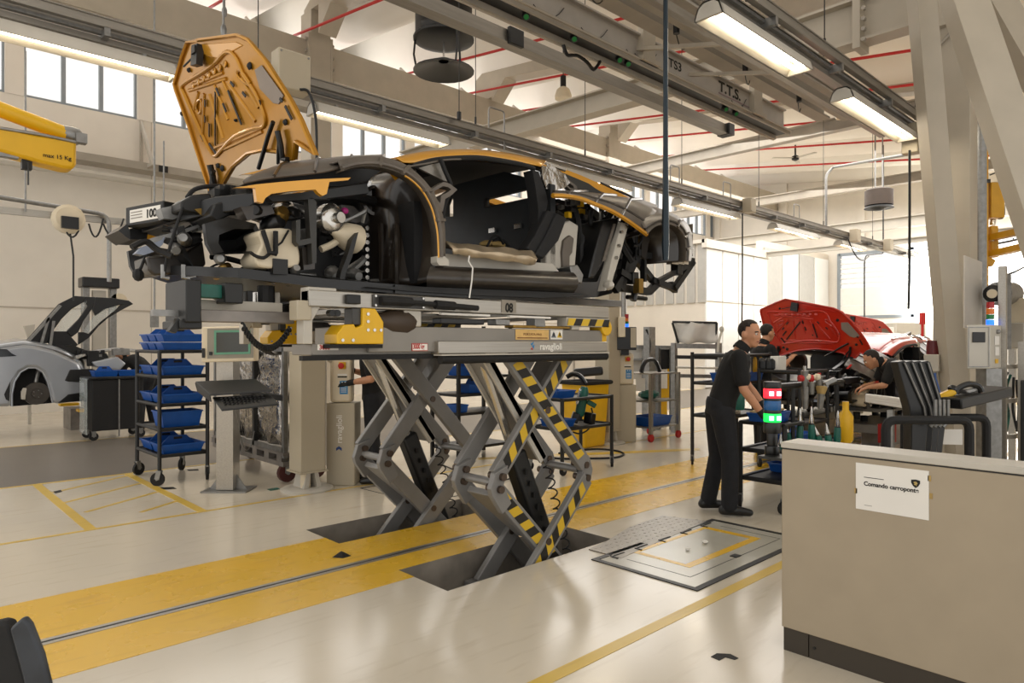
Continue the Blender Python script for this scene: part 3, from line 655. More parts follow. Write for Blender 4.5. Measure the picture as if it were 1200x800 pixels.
for k in range(16):
    x0, y0 = rnd.uniform(300,425), rnd.uniform(232,325); v = rnd.uniform(3.5,3.85)
    pts = [P(x0,y0,v)]
    for j in range(3): x0 += rnd.uniform(-28,28); y0 += rnd.uniform(-16,16); pts.append(P(min(428,max(300,x0)),min(330,max(232,y0)),v+rnd.uniform(-.05,.05)))
    b = MB(); b.tube(smoothline(pts,4), rnd.choice([.008,.012,.018,.024]), 6); cp(b, 'hose', m_rub if k % 4 else m_galv)
for k in range(12):
    x0, y0 = rnd.uniform(185,300), rnd.uniform(240,318); v = rnd.uniform(3.6,4.1); pts = [P(x0,y0,v)]
    for j in range(3): x0 += rnd.uniform(-22,26); y0 += rnd.uniform(-10,10); pts.append(P(x0,max(238,min(320,y0)),v+rnd.uniform(-.05,.05)))
    b = MB(); b.tube(smoothline(pts,4), rnd.choice([.006,.01,.016]), 6); cp(b, 'cable', m_rub)
for k in range(10):
    x0, y0 = rnd.uniform(205,420), rnd.uniform(240,318); v = rnd.uniform(3.7,3.9); s = rnd.uniform(5,14); t = rnd.uniform(5,12)
    plate([(x0,y0),(x0+s,y0-2),(x0+s+2,y0+t),(x0+2,y0+t+2)], v, .1, 'bracket', rnd.choice([m_plas,m_black,m_galv,m_carb,m_black]))
# front top hoses, bonnet hinges, hanging sensor, rod legs
b = MB(); b.tube(smoothline([P(x,y,v) for x,y,v in ((219,232,3.9),(228,222,3.9),(247,218,3.9),(270,219,3.9),(296,224,3.8))],4), .012,6); cp(b, 'front_hose', m_rub)
for pts in ([(214,243,3.7),(205,270,3.68),(196,300,3.68),(192,322,3.7)],[(170,301,4.0),(166,312,4.0),(163,318,4.0)]):
    b = MB(); b.tube([P(*q) for q in pts], .008, 6); cp(b, 'sensor_lead', m_rub)
b = MB(); b.ball(P(162,322,4.0), .03,.03,.035,8); cp(b, 'lead_plug', m_rub)
for x in (191,215):
    b = MB(); b.tube([P(x,310,3.7),P(x,325,3.7),P(x+7,326,3.7)], .012, 6); cp(b, 'transport_hook', m_galv)
for i in range(9):
    b = MB(); x = 254+i*6; c = P(x,230-rnd.random()*4,3.8); b.obox(c,(.03,0,0),(0,.05,0),(0,0,.02+rnd.random()*.03)); cp(b, 'scuttle_part', rnd.choice([m_plas,m_black,m_galv]))
# ---- raised bonnet (underside seen from the front), hinged at its rear edge
HP = [(232,47,4.35),(278,41,3.95),(291,47,3.85),(311,71,3.72),(340,117,3.55),(352,140,3.5),(369,181,3.44),(354,171,3.52),(346,166,3.56),(344,186,3.56),(334,187,3.62),(325,178,3.68),(308,176,3.8),(290,180,3.95),(272,195,4.2),(262,212,4.45),(256,222,4.55),(246,224,4.75),(238,200,4.80),(222,150,4.80),(206,106,4.78),(204,98,4.77),(213,66,4.62),(219,50,4.5)]
def hpnt(x, y): return W(x, y, X=1.62+(.16*(y-40)/180))
def hplane(x, y, off=0.):
    """point on the bonnet plane (tilted slightly forward at the top)"""
    o = Vector((0,0,1.5)); r = (W(x,y,d=1)-o); n = Vector((1,0,.34)).normalized(); p0 = Vector((1.74+off,4.2,2.58))
    return o+r*((p0-o).dot(n)/r.dot(n))
bon = MB(); bn = [hplane(x,y) for x,y,_ in HP]
bon.prism(bn, (.025,0,0)); bonnet = cp(bon, 'bonnet', [m_goldin])
def hp_part(pts, name, mat, off, t=.012, ring=None):
    q = MB()
    if ring: q.ring([hplane(x,y,off) for x,y in pts], [hplane(x,y,off) for x,y in ring], (t,0,0))
    else: q.prism([hplane(x,y,off) for x,y in pts], (t,0,0))
    return q.build(name, mat, bonnet, bevel=.004)
q = MB(); q.tube([hplane(x,y,-.008) for x,y,_ in HP], .012, 6, closed=True); q.build('folded_edge', m_goldin, bonnet)
hp_part([(231,52),(276,49),(284,53),(272,60),(255,68),(243,66),(233,60)], 'nose_recess', m_gold, -.006, .008)
rim = smoothline([Vector((x,y,0)) for x,y in ((213,102),(218,96),(235,86),(252,74),(262,63),(270,61),(278,70),(286,88),(300,110),(310,135),(309,148),(296,151),(275,160),(258,178),(252,183),(246,176),(232,146),(217,112))],3,True)
q = MB(); q.tube([hplane(p.x,p.y,-.004) for p in rim], .013, 8, closed=True); q.build('pressed_rim', m_goldin, bonnet)
for a, c in (((240,110),(238,165)),((246,110),(262,162)),((262,95),(282,140)),((270,100),(300,142)),((226,100),(262,85)),((222,106),(266,92)),((252,173),(306,150)),((256,178),(308,154)),((233,108),(228,128)),((252,100),(268,140)),((284,92),(304,126))):
    q = MB(); q.tube([hplane(*a,.002),hplane(*c,.002)], .013, 8); q.build('stiffening_rib', m_goldin, bonnet)
for loop in ([(231,120),(235,117),(237,124),(234,133),(231,129)],[(278,85),(283,83),(293,97),(290,99),(281,92)]):
    q = MB(); q.tube(smoothline([hplane(x,y,-.006) for x,y in loop],3,True), .008, 6, closed=True); q.build('pressed_pocket', m_goldin, bonnet)
for a, c in (((253,103),(257,112)),((261,121),(265,131)),((270,96),(274,101)),((284,108),(288,113)),((304,117),(306,129)),((240,117),(240,125)),((240,136),(240,143)),((245,145),(245,160)),((235,158),(241,168)),((245,168),(253,180)),((267,106),(283,146)),((334,124),(342,140)),((328,115),(331,119)),((252,108),(252,170))):
    q = MB(); q.bar(hplane(*a,-.010), hplane(*c,-.010), .016, .006, (1,0,0)); q.build('slot', m_black, bonnet)
for i in range(7):
    q = MB(); x, y = 226+i*6.2, 100-i*4.2; q.lathe([(.014,-.004),(.022,0),(.022,.006)], hplane(x,y,-.008), (1,0,0), 10); q.build('pressed_dimple', m_goldin, bonnet)
for x, y, r in ((292,77,.022),(334,143,.018),(221,82,.016),(255,194,.018),(260,197,.022),(276,141,.01),(213,133,.016)):
    q = MB(); q.lathe([(r*.5,-.01),(r,0),(r,.006)], hplane(x,y,-.008), (1,0,0), 10); q.build('rubber_buffer', m_rub, bonnet)
hp_part([(298,82),(306,76),(332,112),(326,122),(320,121),(304,104)], 'protective_tape', M('grey_tape','#8d8074',.5,var=.08), -.008, .006)
q = MB(); c = hplane(231,65,-.03); q.obox(c,(.02,0,0),(0,.05,.01),(0,-.01,.06)); q.obox(c+Vector((-.02,-.02,.02)),(.012,0,0),(0,.03,.0),(0,0,.02)); q.tube([c+Vector((-.01,.04,0)),c+Vector((-.02,.18,-.02))],.006,6); q.build('latch', m_black, bonnet)
for pts, r in ((((320,143),(314,160),(308,181),(303,197)),.013),(((325,153),(329,170),(331,186),(337,187)),.017),(((327,160),(326,178),(326,192)),.010),(((246,193),(249,205),(252,222),(250,240)),.022),(((250,200),(248,215),(247,238)),.016)):
    q = MB(); q.tube([hplane(x,y,-.03) for x,y in pts], r, 8); q.build('gas_strut', m_black, bonnet)
# ---- windscreen pillar, roof, door opening seals
ro = [(462,186),(478,181.5),(505,177.5),(535,176),(558,176),(585,178.5),(615,183),(640,189)]
ri = [(482,193),(495,188.5),(512,185),(535,182.5),(560,182.5),(585,185.5),(612,190.5),(628,196)]
def roof_rows():
    e = smoothline([P(x,y+6,3.42) for x,y in ro],3); m_ = smoothline([P(x,y+1.5,3.62) for x,y in ro],3); c = [p+Vector((0,.58,.0)) for p in m_]
    for p, q in zip(c, m_): p.z = q.z+.035
    return e, m_, c
e, mm, c = roof_rows()
b = MB(); b.grid([e,mm,c,[Vector((p.x,2*YC-p.y,p.z)) for p in mm],[Vector((p.x,2*YC-p.y,p.z)) for p in e]]); roof = cp(b, 'roof_panel', m_gold, solid=.02, smooth=60)
b = MB(); b.grid([[p+Vector((0,.05,-.03)) for p in e],[p+Vector((0,0,-.03)) for p in mm],[p+Vector((0,0,-.035)) for p in c],[Vector((p.x,2*YC-p.y,p.z-.03)) for p in mm]]); b.build('headliner', m_dark, roof, smooth=60)
rt_ = smoothline([P(x,y,3.40) for x,y in ((464,185),(480,181),(505,177),(535,175.5),(560,175.5),(587,178.5),(615,183.5),(640,189))],3)
rb_ = smoothline([P(x,y,3.35) for x,y in ((472,190),(486,190.5),(508,185.5),(535,183),(560,182.5),(585,185.5),(612,190.5),(634,195))],3)
rs = MB(); rs.grid([[p+Vector((0,.12,.01)) for p in rt_],rt_,rb_]); rs.mirror(YC); cp(rs, 'roof_side_strip', m_gold, solid=.008, smooth=60)
rl = MB(); a = smoothline([P(x,y,3.34) for x,y in ((484,195),(497,191),(512,187.5),(535,185.5),(560,185),(585,188),(612,193),(626,198))],3)
rl.tube(a, .018, 8); rl.mirror(YC); cp(rl, 'door_seal', m_rub)
b = MB(); b.tube(smoothline([P(x,y,3.32) for x,y in ((480,195),(498,192),(520,187.5),(540,186.5))],3), .006,6); cp(b, 'drip_rail', m_carb2)
b = MB(); b.tube([P(x,y,3.55) for x,y in ((548,176),(590,181.5),(628,188),(662,199))], .016, 6); b.tube([P(x,y,3.58) for x,y in ((575,178),(617,184.5),(630,191))], .01, 6); cp(b, 'roof_trim', m_chrome)
# windscreen side glass (film-covered), slim pillar
b = MB(); b.prism([P(x,y,3.34) for x,y in ((484,193.5),(497,189),(513,185.5),(517,188),(526,213),(519,211),(505,204))], (0,.02,0)); cp(b, 'windscreen_corner_glass', m_film, smooth=0)
b = MB(); b.tube([P(x,y,3.3) for x,y in ((516,186),(521,199),(528,215),(527,226),(521,240),(519,255))], .014, 8); b.mirror(YC); cp(b, 'windscreen_pillar', m_rub)
ws = MB(); ws.grid([[P(505,205,3.4),P(485,193,3.45),],[P(505,205,3.4)+Vector((0,1.6,.05)),P(485,193,3.45)+Vector((0,1.5,.05))]]); cp(ws, 'windscreen_edge', m_rub, solid=.01)
# rear door pillar (black), padded corner panel, grey inner panel
plate([(624,199),(631,201),(640,226),(642,236),(638,258),(630,268),(631,245),(628,222)], 3.3, .09, 'door_pillar', m_dark)
b = MB(); b.prism([P(x,y,3.26) for x,y in ((642,246),(652,249),(640,275),(627,298),(617,291),(628,275))], (0,.1,0)); cp(b, 'padded_panel', m_dark, bevel=.01)
b = MB(); b.prism([P(x,y,3.24) for x,y in ((652.5,249),(665,255),(655,282),(637,303.5),(627.5,298.5),(641,275))], (0,.1,0)); cp(b, 'padded_panel', m_dark, bevel=.012)
plate([(640,300),(650,280),(660,262),(668,258),(678,264),(676,290),(674,316),(640,314)], 3.4, .06, 'inner_quarter_panel', m_lgrey, bevel=.01)
plate([(661,281),(668,275),(673,279),(671,296),(668,300),(668,316),(660,316),(659,295)], 3.38, .03, 'panel_recess', m_carb2, bevel=.008)
plate([(668,312),(677,310),(684,322),(682,332),(672,330)], 3.3, .2, 'sill_end_casting', m_galv, bevel=.006)
plate([(634,188),(645,192),(662,204),(668,214),(662,220),(648,224),(640,221),(636,208)], 3.42, .02, 'quarter_glass_cover', m_foil, smooth=0)
b = MB(); b.ring([P(x,y,3.5) for x,y in ((652,206),(663,208),(676,218),(677,224),(669,223))], [P(x,y,3.5) for x,y in ((657,209.5),(663,211),(672,218),(673,221),(668,220))], (0,.04,0)); cp(b, 'vent_frame', m_carb2)
plate([(657,209),(663,210.5),(673,219),(668,221)], 3.56, .02, 'vent_opening', m_black)
# gold buttresses and engine frame behind the roof
b = MB(); b.prism([P(x,y,3.62) for x,y in ((630,186),(652,194.5),(680,205),(704,215.5),(738,231.5),(726,232),(705,224.5),(690,217),(662,205),(640,197))], (0,.05,0)); b.mirror(YC); cp(b, 'rear_buttress', m_gold)
b = MB(); b.prism([P(x,y,3.6) for x,y in ((652,199),(690,215),(704,225),(722,232),(690,229),(672,218),(660,208))], (0,.03,0)); b.mirror(YC); cp(b, 'buttress_inner', m_black)
b = MB(); b.tube([P(704,214.5,3.75),P(738,229.5,3.75),P(744,234,3.75)], .012, 6); cp(b, 'engine_cover_stay', m_black)
# ---- rear fender with ribs and wheel arch
ga = smoothline([P(x,y,3.22) for x,y in ((647,227),(665,228),(680,231),(697,237.5),(715,245),(735,257),(757,273))],3)
gb = smoothline([P(x,y,3.3) for x,y in ((652,224.5),(672,226),(690,228),(706,229.5),(724,231.5),(746,238),(768,249))],3)
gc = smoothline([P(x,y,3.6) for x,y in ((676,224),(688,225.5),(704,227.5),(722,230.5),(742,233),(756,236),(770,241))],3)
b = MB(); b.grid([ga,gb,gc]); b.mirror(YC); rf = cp(b, 'rear_fender_top', m_carb2, solid=.012, smooth=60)
for i in (3,9,14):
    h = MB(); h.tube([ga[i],gb[i]+Vector((0,0,.012)),gc[i]+Vector((0,0,.012))], .013, 6); h.build('rib', m_carb, rf)
h = MB(); h.tube([p.lerp(q,.35)+Vector((0,0,.008)) for p, q in zip(ga,gb)], .014, 6); h.build('rib', m_carb, rf)
h = MB(); h.tube([p+Vector((0,-.006,-.012)) for p in ga], .018, 6); h.build('gold_edge', m_gold, rf)
ro_ = [(746,240),(765,243),(780,247),(793,253),(803,260),(809,270),(811,282),(811,296),(809,306)]
rm_ = [(752,263),(764,257),(777,254),(789,256),(798,262),(804,271),(807,282),(807,295),(806,306)]
ri_ = [(758,274),(766,266),(776,262.5),(787,263),(796,268.5),(801,276),(803,285),(803.5,296),(803,306)]
A_ = smoothline([P(x,y,3.42) for x,y in ro_],3); B_ = smoothline([P(x,y,3.22) for x,y in rm_],3); C_ = smoothline([P(x,y,3.2) for x,y in ri_],3)
b = MB(); b.grid([A_,B_,C_,[p+Vector((0,.07,0)) for p in C_]]); b.mirror(YC); ra = cp(b, 'rear_arch_flange', m_carb2, solid=.01, smooth=60)
for i in (6,11,16,20):
    h = MB(); h.tube([A_[i],B_[i]+Vector((0,-.01,.006)),C_[i]+Vector((0,-.004,0))], .014, 6); h.build('rib', m_carb, ra)
h = MB(); h.tube([p.lerp(q,.5)+Vector((0,-.006,0)) for p, q in zip(B_,C_)], .012, 6); h.build('bead', m_carb, ra)
h = MB(); h.tube([p+Vector((.01,.01,0)) for p in C_[15:]], .008, 6); h.build('gold_edge', m_gold, ra)
rows = [[p+Vector((0,.05,0)) for p in C_],[p.lerp(P(780,300,3.2),.12)+Vector((0,.35,0)) for p in C_],[p.lerp(P(780,300,3.2),.35)+Vector((0,.55,0)) for p in C_]]
b = MB(); b.grid(rows); b.poly(rows[2]); b.mirror(YC); cp(b, 'rear_wheel_liner', m_liner, solid=.006, smooth=60)
b = MB(); b.prism([P(x,y,3.5) for x,y in ((757,305),(760,285),(766,272),(760,268),(752,280),(752,300))], (0,.02,0)); cp(b, 'liner_edge', m_carb)
b = MB(); b.prism([P(x,y,4.6) for x,y in ((757,272),(812,262),(812,300),(760,306))], (0,.06,0)); cp(b, 'tail_panel', m_carb)
b = MB(); b.prism([P(x,y,3.95) for x,y in ((764,275),(776,270),(790,280),(780,292),(768,290))], (0,.02,0)); cp(b, 'gold_tab', m_gold, smooth=0)
# ---- side radiator behind the door, duct, engine bay clutter
b = MB(); b.prism([P(x,y,3.34) for x,y in ((706,258),(727,254),(722,272),(706,310),(697,325),(690,326),(696,300))], (0,.35,0)); rad = cp(b, 'side_radiator', m_plas, bevel=.012)
h = MB(); h.prism([P(x,y,3.33) for x,y in ((712,285),(719,262),(722,262),(709,306),(706,306))], (0,.01,0)); h.build('radiator_trim', m_carb2, rad)
b = MB(); b.prism([P(x,y,3.3) for x,y in ((729,260),(737,263),(728,296),(719,326),(716,338),(709,341),(711,333),(717,305))], (0,.08,0)); duct = cp(b, 'cooling_duct', m_lgrey, bevel=.008)
h = MB(); h.ball(P(713,334,3.3), .04,.05,.04,8); h.build('duct_foot', m_lgrey, duct)
for x,y in ((727,272),(724,288),(721,302),(733,266)):
    h = MB(); c = P(x,y,3.3); h.cyl(c-Vector((0,.02,0)), c, .014, 8); h.build('bolt', m_chrome, duct)
b = MB(); b.prism([P(x,y,3.75) for x,y in ((646,232),(690,240),(715,258),(722,275),(700,330),(678,330),(676,262),(660,256))], (0,.05,0)); cp(b, 'firewall', m_black)
plate([(728,300),(742,296),(752,300),(740,325),(716,344),(700,348)], 3.7, .6, 'gearbox_mount', m_plas)
for k in range(22):
    x0, y0 = rnd.uniform(650,735), rnd.uniform(235,260); v = rnd.uniform(3.45,3.7); pts = [P(x0,y0,v)]
    for j in range(3): x0 += rnd.uniform(-10,16); y0 += rnd.uniform(6,28); pts.append(P(min(745,max(680,x0)) if y0 > 262 else x0,min(338,y0),v+rnd.uniform(-.05,.05)))
    b = MB(); b.tube(smoothline(pts,4), rnd.choice([.008,.012,.02,.026]), 6); cp(b, 'hose', m_rub if k % 5 else m_galv)
for k in range(14):
    c = P(rnd.uniform(652,690),rnd.uniform(233,255),3.4+rnd.random()*.2); b = MB(); b.obox(c,(.012+rnd.random()*.015,0,0),(0,.02,0),(0,0,.012+rnd.random()*.012)); cp(b, 'connector', rnd.choice([m_black,m_plas,m_yel,m_galv,m_chrome]))
# rear subframe of open triangles
RS = [((735,262),(742,284),.05),((742,262),(744,300),.03),((744,298),(812,306),.055),((812,306),(790,338),.05),((790,338),(764,328),.05),((764,328),(744,302),.05),((770,330),(811,308),.04),((744,302),(720,340),.07),((720,336),(760,342),.06),((754,305),(754,330),.03),((785,334),(792,339),.07),((760,342),(772,330),.06),((726,318),(745,330),.05),((735,300),(728,340),.05)]
for i, (a, c, w) in enumerate(RS):
    b = MB(); b.bar(P(a[0],a[1],3.5+.02*(i % 3)), P(c[0],c[1],3.5+.02*(i % 3)), w, .05, (0,1,0)); cp(b, 'subframe_member', m_black)
b = MB(); b.tube(smoothline([P(x,y,3.45) for x,y in ((742,288),(748,287),(752,281),(753,276))],3), .012,6); cp(b, 'breather_hose', m_rub)
b = MB(); b.tube([P(749,286,3.45),P(749,294,3.45)], .006,6); c = P(749,296,3.45); b.obox(c,(.015,0,0),(0,.012,0),(0,0,.025)); cp(b, 'plug_connector', m_rub)
for x,y in ((793,316),(741,326)):
    b = MB(); c = P(x,y,3.5); b.obox(c,(.04,0,0),(0,.04,0),(0,0,.05)); cp(b, 'mount_block', m_plas, bevel=.006)
b = MB(); c = P(748,335,3.45); b.obox(c,(.03,0,0),(0,.03,0),(0,0,.06)); cp(b, 'solenoid', m_brass)
b = MB(); b.tube([P(735,348,3.5),P(748,349,3.5),P(757,350,3.5)], .02, 8); b.tube([P(744,342,3.5),P(742,352,3.5)], .03, 8); cp(b, 'exhaust_bracket', m_plas)
for x in (795,800,788):
    b = MB(); c = P(x,307.5,3.42); b.obox(c,(.05,0,0),(0,.03,0),(0,0,.018)); cp(b, 'tail_bracket', m_chrome, smooth=0)
# hanger studs under the floor that stand on the lift
for u in (1.55, 2.25, 3.0, 3.85):
    for v in (3.55, 4.85):
        b = MB(); b.cyl((u,v,1.715),(u,v,1.81),.045,10); cp(b, 'support_stud', m_rub)
# ================================================================ THE SCISSOR LIFT
lift = thing('scissor_lift', 'grey double scissor lift with hazard-striped legs standing in the two floor pits', 'lift', (3.3, 4.2, -.34))
def lp(mb, name, mat, **k): return mb.build(name, mat, lift, **k)
def tape(p, q, w, n, step=.075, skew=.6, lift_=.004):
    """hazard tape: slanting yellow and black patches along p-q on the face with normal n (materials 0/1)"""
    p, q, n = Vector(p), Vector(q), Vector(n).normalized(); d = q-p; L = d.length; d.normalize(); s = n.cross(d).normalized(); b = MB(); k = max(1, int(L/step)); st = L/k
    for i in range(k):
        a0, a1 = i*st, (i+1)*st; c = []
        for t, h in ((a0,-1),(a1,-1),(a1,1),(a0,1)): c.append(p+d*min(L,max(0,t+h*skew*w/2))+s*h*w/2+n*lift_)
        b.add(c, [(0,1,2,3)], i % 2)
    return b
HM = [M('tape_yellow','#d6b02a',.5,var=.05), M('tape_black','#1c1914',.5,var=.05)]
# arm end points (u, z) of the upper and lower X
UPX = [((3.13,1.43),(3.90,.60)),((3.77,1.43),(3.06,.62))]
LOX = [((3.92,.50),(3.20,-.22)),((3.04,.54),(3.78,-.22))]
m_groove = M('arm_pin_steel', '#5d5046', .4, .7, var=.2)
def scissor(vn, vf, striped):
    for v, front in ((vn, True), (vf, False)):
        for k, (a, c) in enumerate(UPX+LOX):
            off = .05 if k % 2 else 0.
            A, C = Vector((a[0], v+off, a[1])), Vector((c[0], v+off, c[1]))
            o = MB(); o.bar(A, C,   .05, .125, (0,0,1)); arm = lp(o, 'scissor_arm', m_grey, bevel=.006)
            if striped and front:
                d = (C-A).normalized(); A2, C2 = A+d*.06, C-d*(.08 if k < 2 else .05)
                if k >= 2: C2 = A.lerp(C,.86)
                t = tape(A2, C2, .078, (0,-1,0), lift_=.027); t.build('hazard_tape', HM, arm, smooth=0, fix=False)
        for (u, z) in ((3.48,1.035),(3.90,.60),(3.06,.62),(3.49,.11),(3.92,.50),(3.04,.54)):
            o = MB(); o.cyl((u,v-.032,z),(u,v+.11,z),.026,10); lp(o, 'pivot_pin', m_groove)
        for s, u in ((1,3.91),(-1,3.05)):
            o = MB(); pts = [(u-s*.07,.69),(u+s*.05,.65),(u+s*.085,.55),(u+s*.07,.50),(u-s*.02,.37),(u-s*.10,.43),(u-s*.03,.56)]
            o.prism([Vector((x, v-.006, z)) for x, z in pts], (0,.045,0)); lp(o, 'elbow_plate', m_grey, bevel=.004)
    # broad plates and tie tubes between the two planes
    o = MB(); o.bar((3.06,(vn+vf)/2+.03,1.40),(3.60,(vn+vf)/2+.03,.66),vf-vn-.16,.05,(0,0,1)); plate_ = lp(o, 'torsion_plate', m_grey, bevel=.006)
    for yy in (vn+.12, vf-.05):
        o = MB(); o.bar((3.04,yy,1.40),(3.58,yy,.66),.02,.075,(0,0,1)); o.build('plate_flange', m_lgrey, plate_)
    o = MB(); o.bar((3.04,(vn+vf)/2,.50),(3.52,(vn+vf)/2,.10),vf-vn-.12,.045,(0,0,1)); lp(o, 'torsion_plate', m_grey, bevel=.006)
    o = MB(); o.bar((3.72,(vn+vf)/2,1.36),(3.52,(vn+vf)/2,1.10),vf-vn-.14,.04,(0,0,1)); lp(o, 'torsion_plate', m_grey, bevel=.006)
    for u, z in ((3.90,.56),(3.06,.57)):
        o = MB(); o.cyl((u,vn+.05,z),(u,vf,z),.03,10); lp(o, 'cross_tube', m_grey)
    yc = (vn+vf)/2+.03
    o = MB(); o.bar((3.38,yc,.72),(3.78,yc,-.18),.15,.12,(0,1,0)); cyl = lp(o, 'hydraulic_cylinder', m_black, bevel=.02)
    for i in range(8):
        t = .15+i*.1; c = Vector((3.38,yc-.077,.72)).lerp(Vector((3.78,yc-.077,-.18)), t); o = MB(); o.obox(c,(.012,0,0),(0,.003,0),(0,0,.02)); o.build('stop_notch', m_rub, cyl, smooth=0)
    o = MB(); o.cyl((3.10,yc,1.36),(3.40,yc,.68),.035,10); o.build('piston_rod', m_chrome, cyl)
    o = MB(); o.tube(spiral((3.62,yc-.1,.62),(3.86,yc-.1,-.1),.03,9), .006, 5); lp(o, 'coiled_hose', m_rub)
    o = MB(); o.box(2.75,4.1,vn-.02,vf+.06,-.335,-.30); lp(o, 'base_plate', m_worn)
    for u in (3.2,3.78):
        o = MB(); o.box(u-.09,u+.09,vn-.01,vf+.07,-.30,-.19); lp(o, 'base_block', m_grey, bevel=.008)
scissor(3.34, 3.72, True); scissor(4.68, 5.06, False)
# runways
for v0, v1, near in ((3.2,3.84,True),(4.58,5.2,False)):
    o = MB(); o.box(1.66 if near else 2.41,2.42,v0+.05,v0+.28 if near else v1,1.44,1.50); o.box(1.98 if near else 2.45,3.97,v0+.02,v1,1.455,1.60); rw = lp(o, 'runway', M('runway_grey','#8b867e',.45,.3,var=.08,scale=4) if near else bpy.data.materials['runway_grey'], bevel=.006)
    o = MB(); o.box(2.42,3.98,v0-.02,v1+.01,1.442,1.518); o.build('runway_face', m_alu, rw, bevel=.006)
    o = MB(); o.box(2.42,3.97,v0-.05,v0+.03,1.432,1.440); o.build('runway_edge_strip', m_lgrey, rw)
    o = MB(); o.cyl((2.43,v0-.02,1.41),(3.96,v0-.02,1.41),.028,12); o.build('runway_edge_buffer', m_rub, rw)
    o = MB(); o.box(1.60 if near else 2.40,2.42,v0+.03,v0+.07,1.415,1.44); o.build('runway_lip', m_rub, rw)
    if near:
        f = Vector((0,-1,0)); X = Vector((1,0,0)); Z = Vector((0,0,1))
        def lab(x0,y0,x1,y1,mat,yy,name): 
            a, c = W(x0,y1,Y=yy), W(x1,y0,Y=yy); q = MB(); q.box(a.x,c.x,yy-.002,yy,a.z,c.z); return q.build(name, mat, rw, smooth=0), a, c
        l, a, c = lab(482.5,402,501,411.2,m_redp,v0+.018,'load_label')
        q = MB(); q.box(a.x+.004,c.x-.004,v0+.014,v0+.0155,a.z+.004,c.z-.004); q.build('label_field', m_whitep, rw, smooth=0)
        text('3000 kg', .040, (a.x+.006,v0+.0135,a.z+.013), X, Z, m_redp, rw, bold=.0012, sx=.62)
        q = MB(); q.box(1.69,1.81,v0+.047,v0+.049,1.468,1.498); q.build('label_field', m_whitep, rw, smooth=0)
        text('3000', .034, (1.70,v0+.0465,1.472), X, Z, m_redp, rw, bold=.001, sx=.9)
        l, a, c = lab(604,386.5,643,398,M('plaque_yellow','#d8b06a',.5,var=.1,scale=20),v0+.018,'caution_plaque')
        text('PORTATA MAX', .022, ((a.x+c.x)/2,v0+.0145,a.z+.030), X, Z, M('plaque_print','#7a4a28',.6), rw, align='CENTER', sx=1.15)
        q = MB(); q.box(a.x+.015,c.x-.015,v0+.0145,v0+.0155,a.z+.010,a.z+.016); q.build('plaque_line', bpy.data.materials['plaque_print'], rw, smooth=0)
        for x0, mt in ((645,m_white),(652,m_whitep)):
            l, a, c = lab(x0,386.8,x0+7,397.5,mt,v0+.018,'warning_label'); m_ = (a+c)/2; w_ = (c.x-a.x)*.42
            q = MB(); q.prism([(m_.x-w_,v0+.0145,a.z+.012),(m_.x+w_,v0+.0145,a.z+.012),(m_.x,v0+.0145,c.z-.008)], (0,.001,0)); tri = q.build('warning_triangle', HM[0] if x0 > 650 else M('triangle_grey','#6f747c',.5), rw, smooth=0)
            q = MB(); q.box(m_.x-.006,m_.x+.006,v0+.012,v0+.0135,a.z+.022,a.z+.045); q.build('warning_mark', m_print, rw, smooth=0)
        a = W(630,409.5,Y=v0-.021); text('ravaglioli', .062, (a.x+.02,v0-.0215,a.z), X, Z, m_whitep, rw, bold=.0015, sx=1.0)
        a = W(622,409,Y=v0-.021); q = MB(); q.prism([(a.x,v0-.0215,a.z+.035),(a.x+.03,v0-.0215,a.z+.05),(a.x+.012,v0-.0215,a.z+.02)],(0,.001,0)); q.prism([(a.x+.012,v0-.0215,a.z+.018),(a.x+.034,v0-.0215,a.z+.032),(a.x+.03,v0-.0215,a.z+.002)],(0,.001,0)); q.build('logo', m_bluep, rw, smooth=0)
        q = MB(); q.prism([(a.x-.004,v0-.0215,a.z),(a.x+.016,v0-.0215,a.z+.012),(a.x+.02,v0-.0215,a.z-.006)],(0,.001,0)); q.build('logo', m_redp, rw, smooth=0)
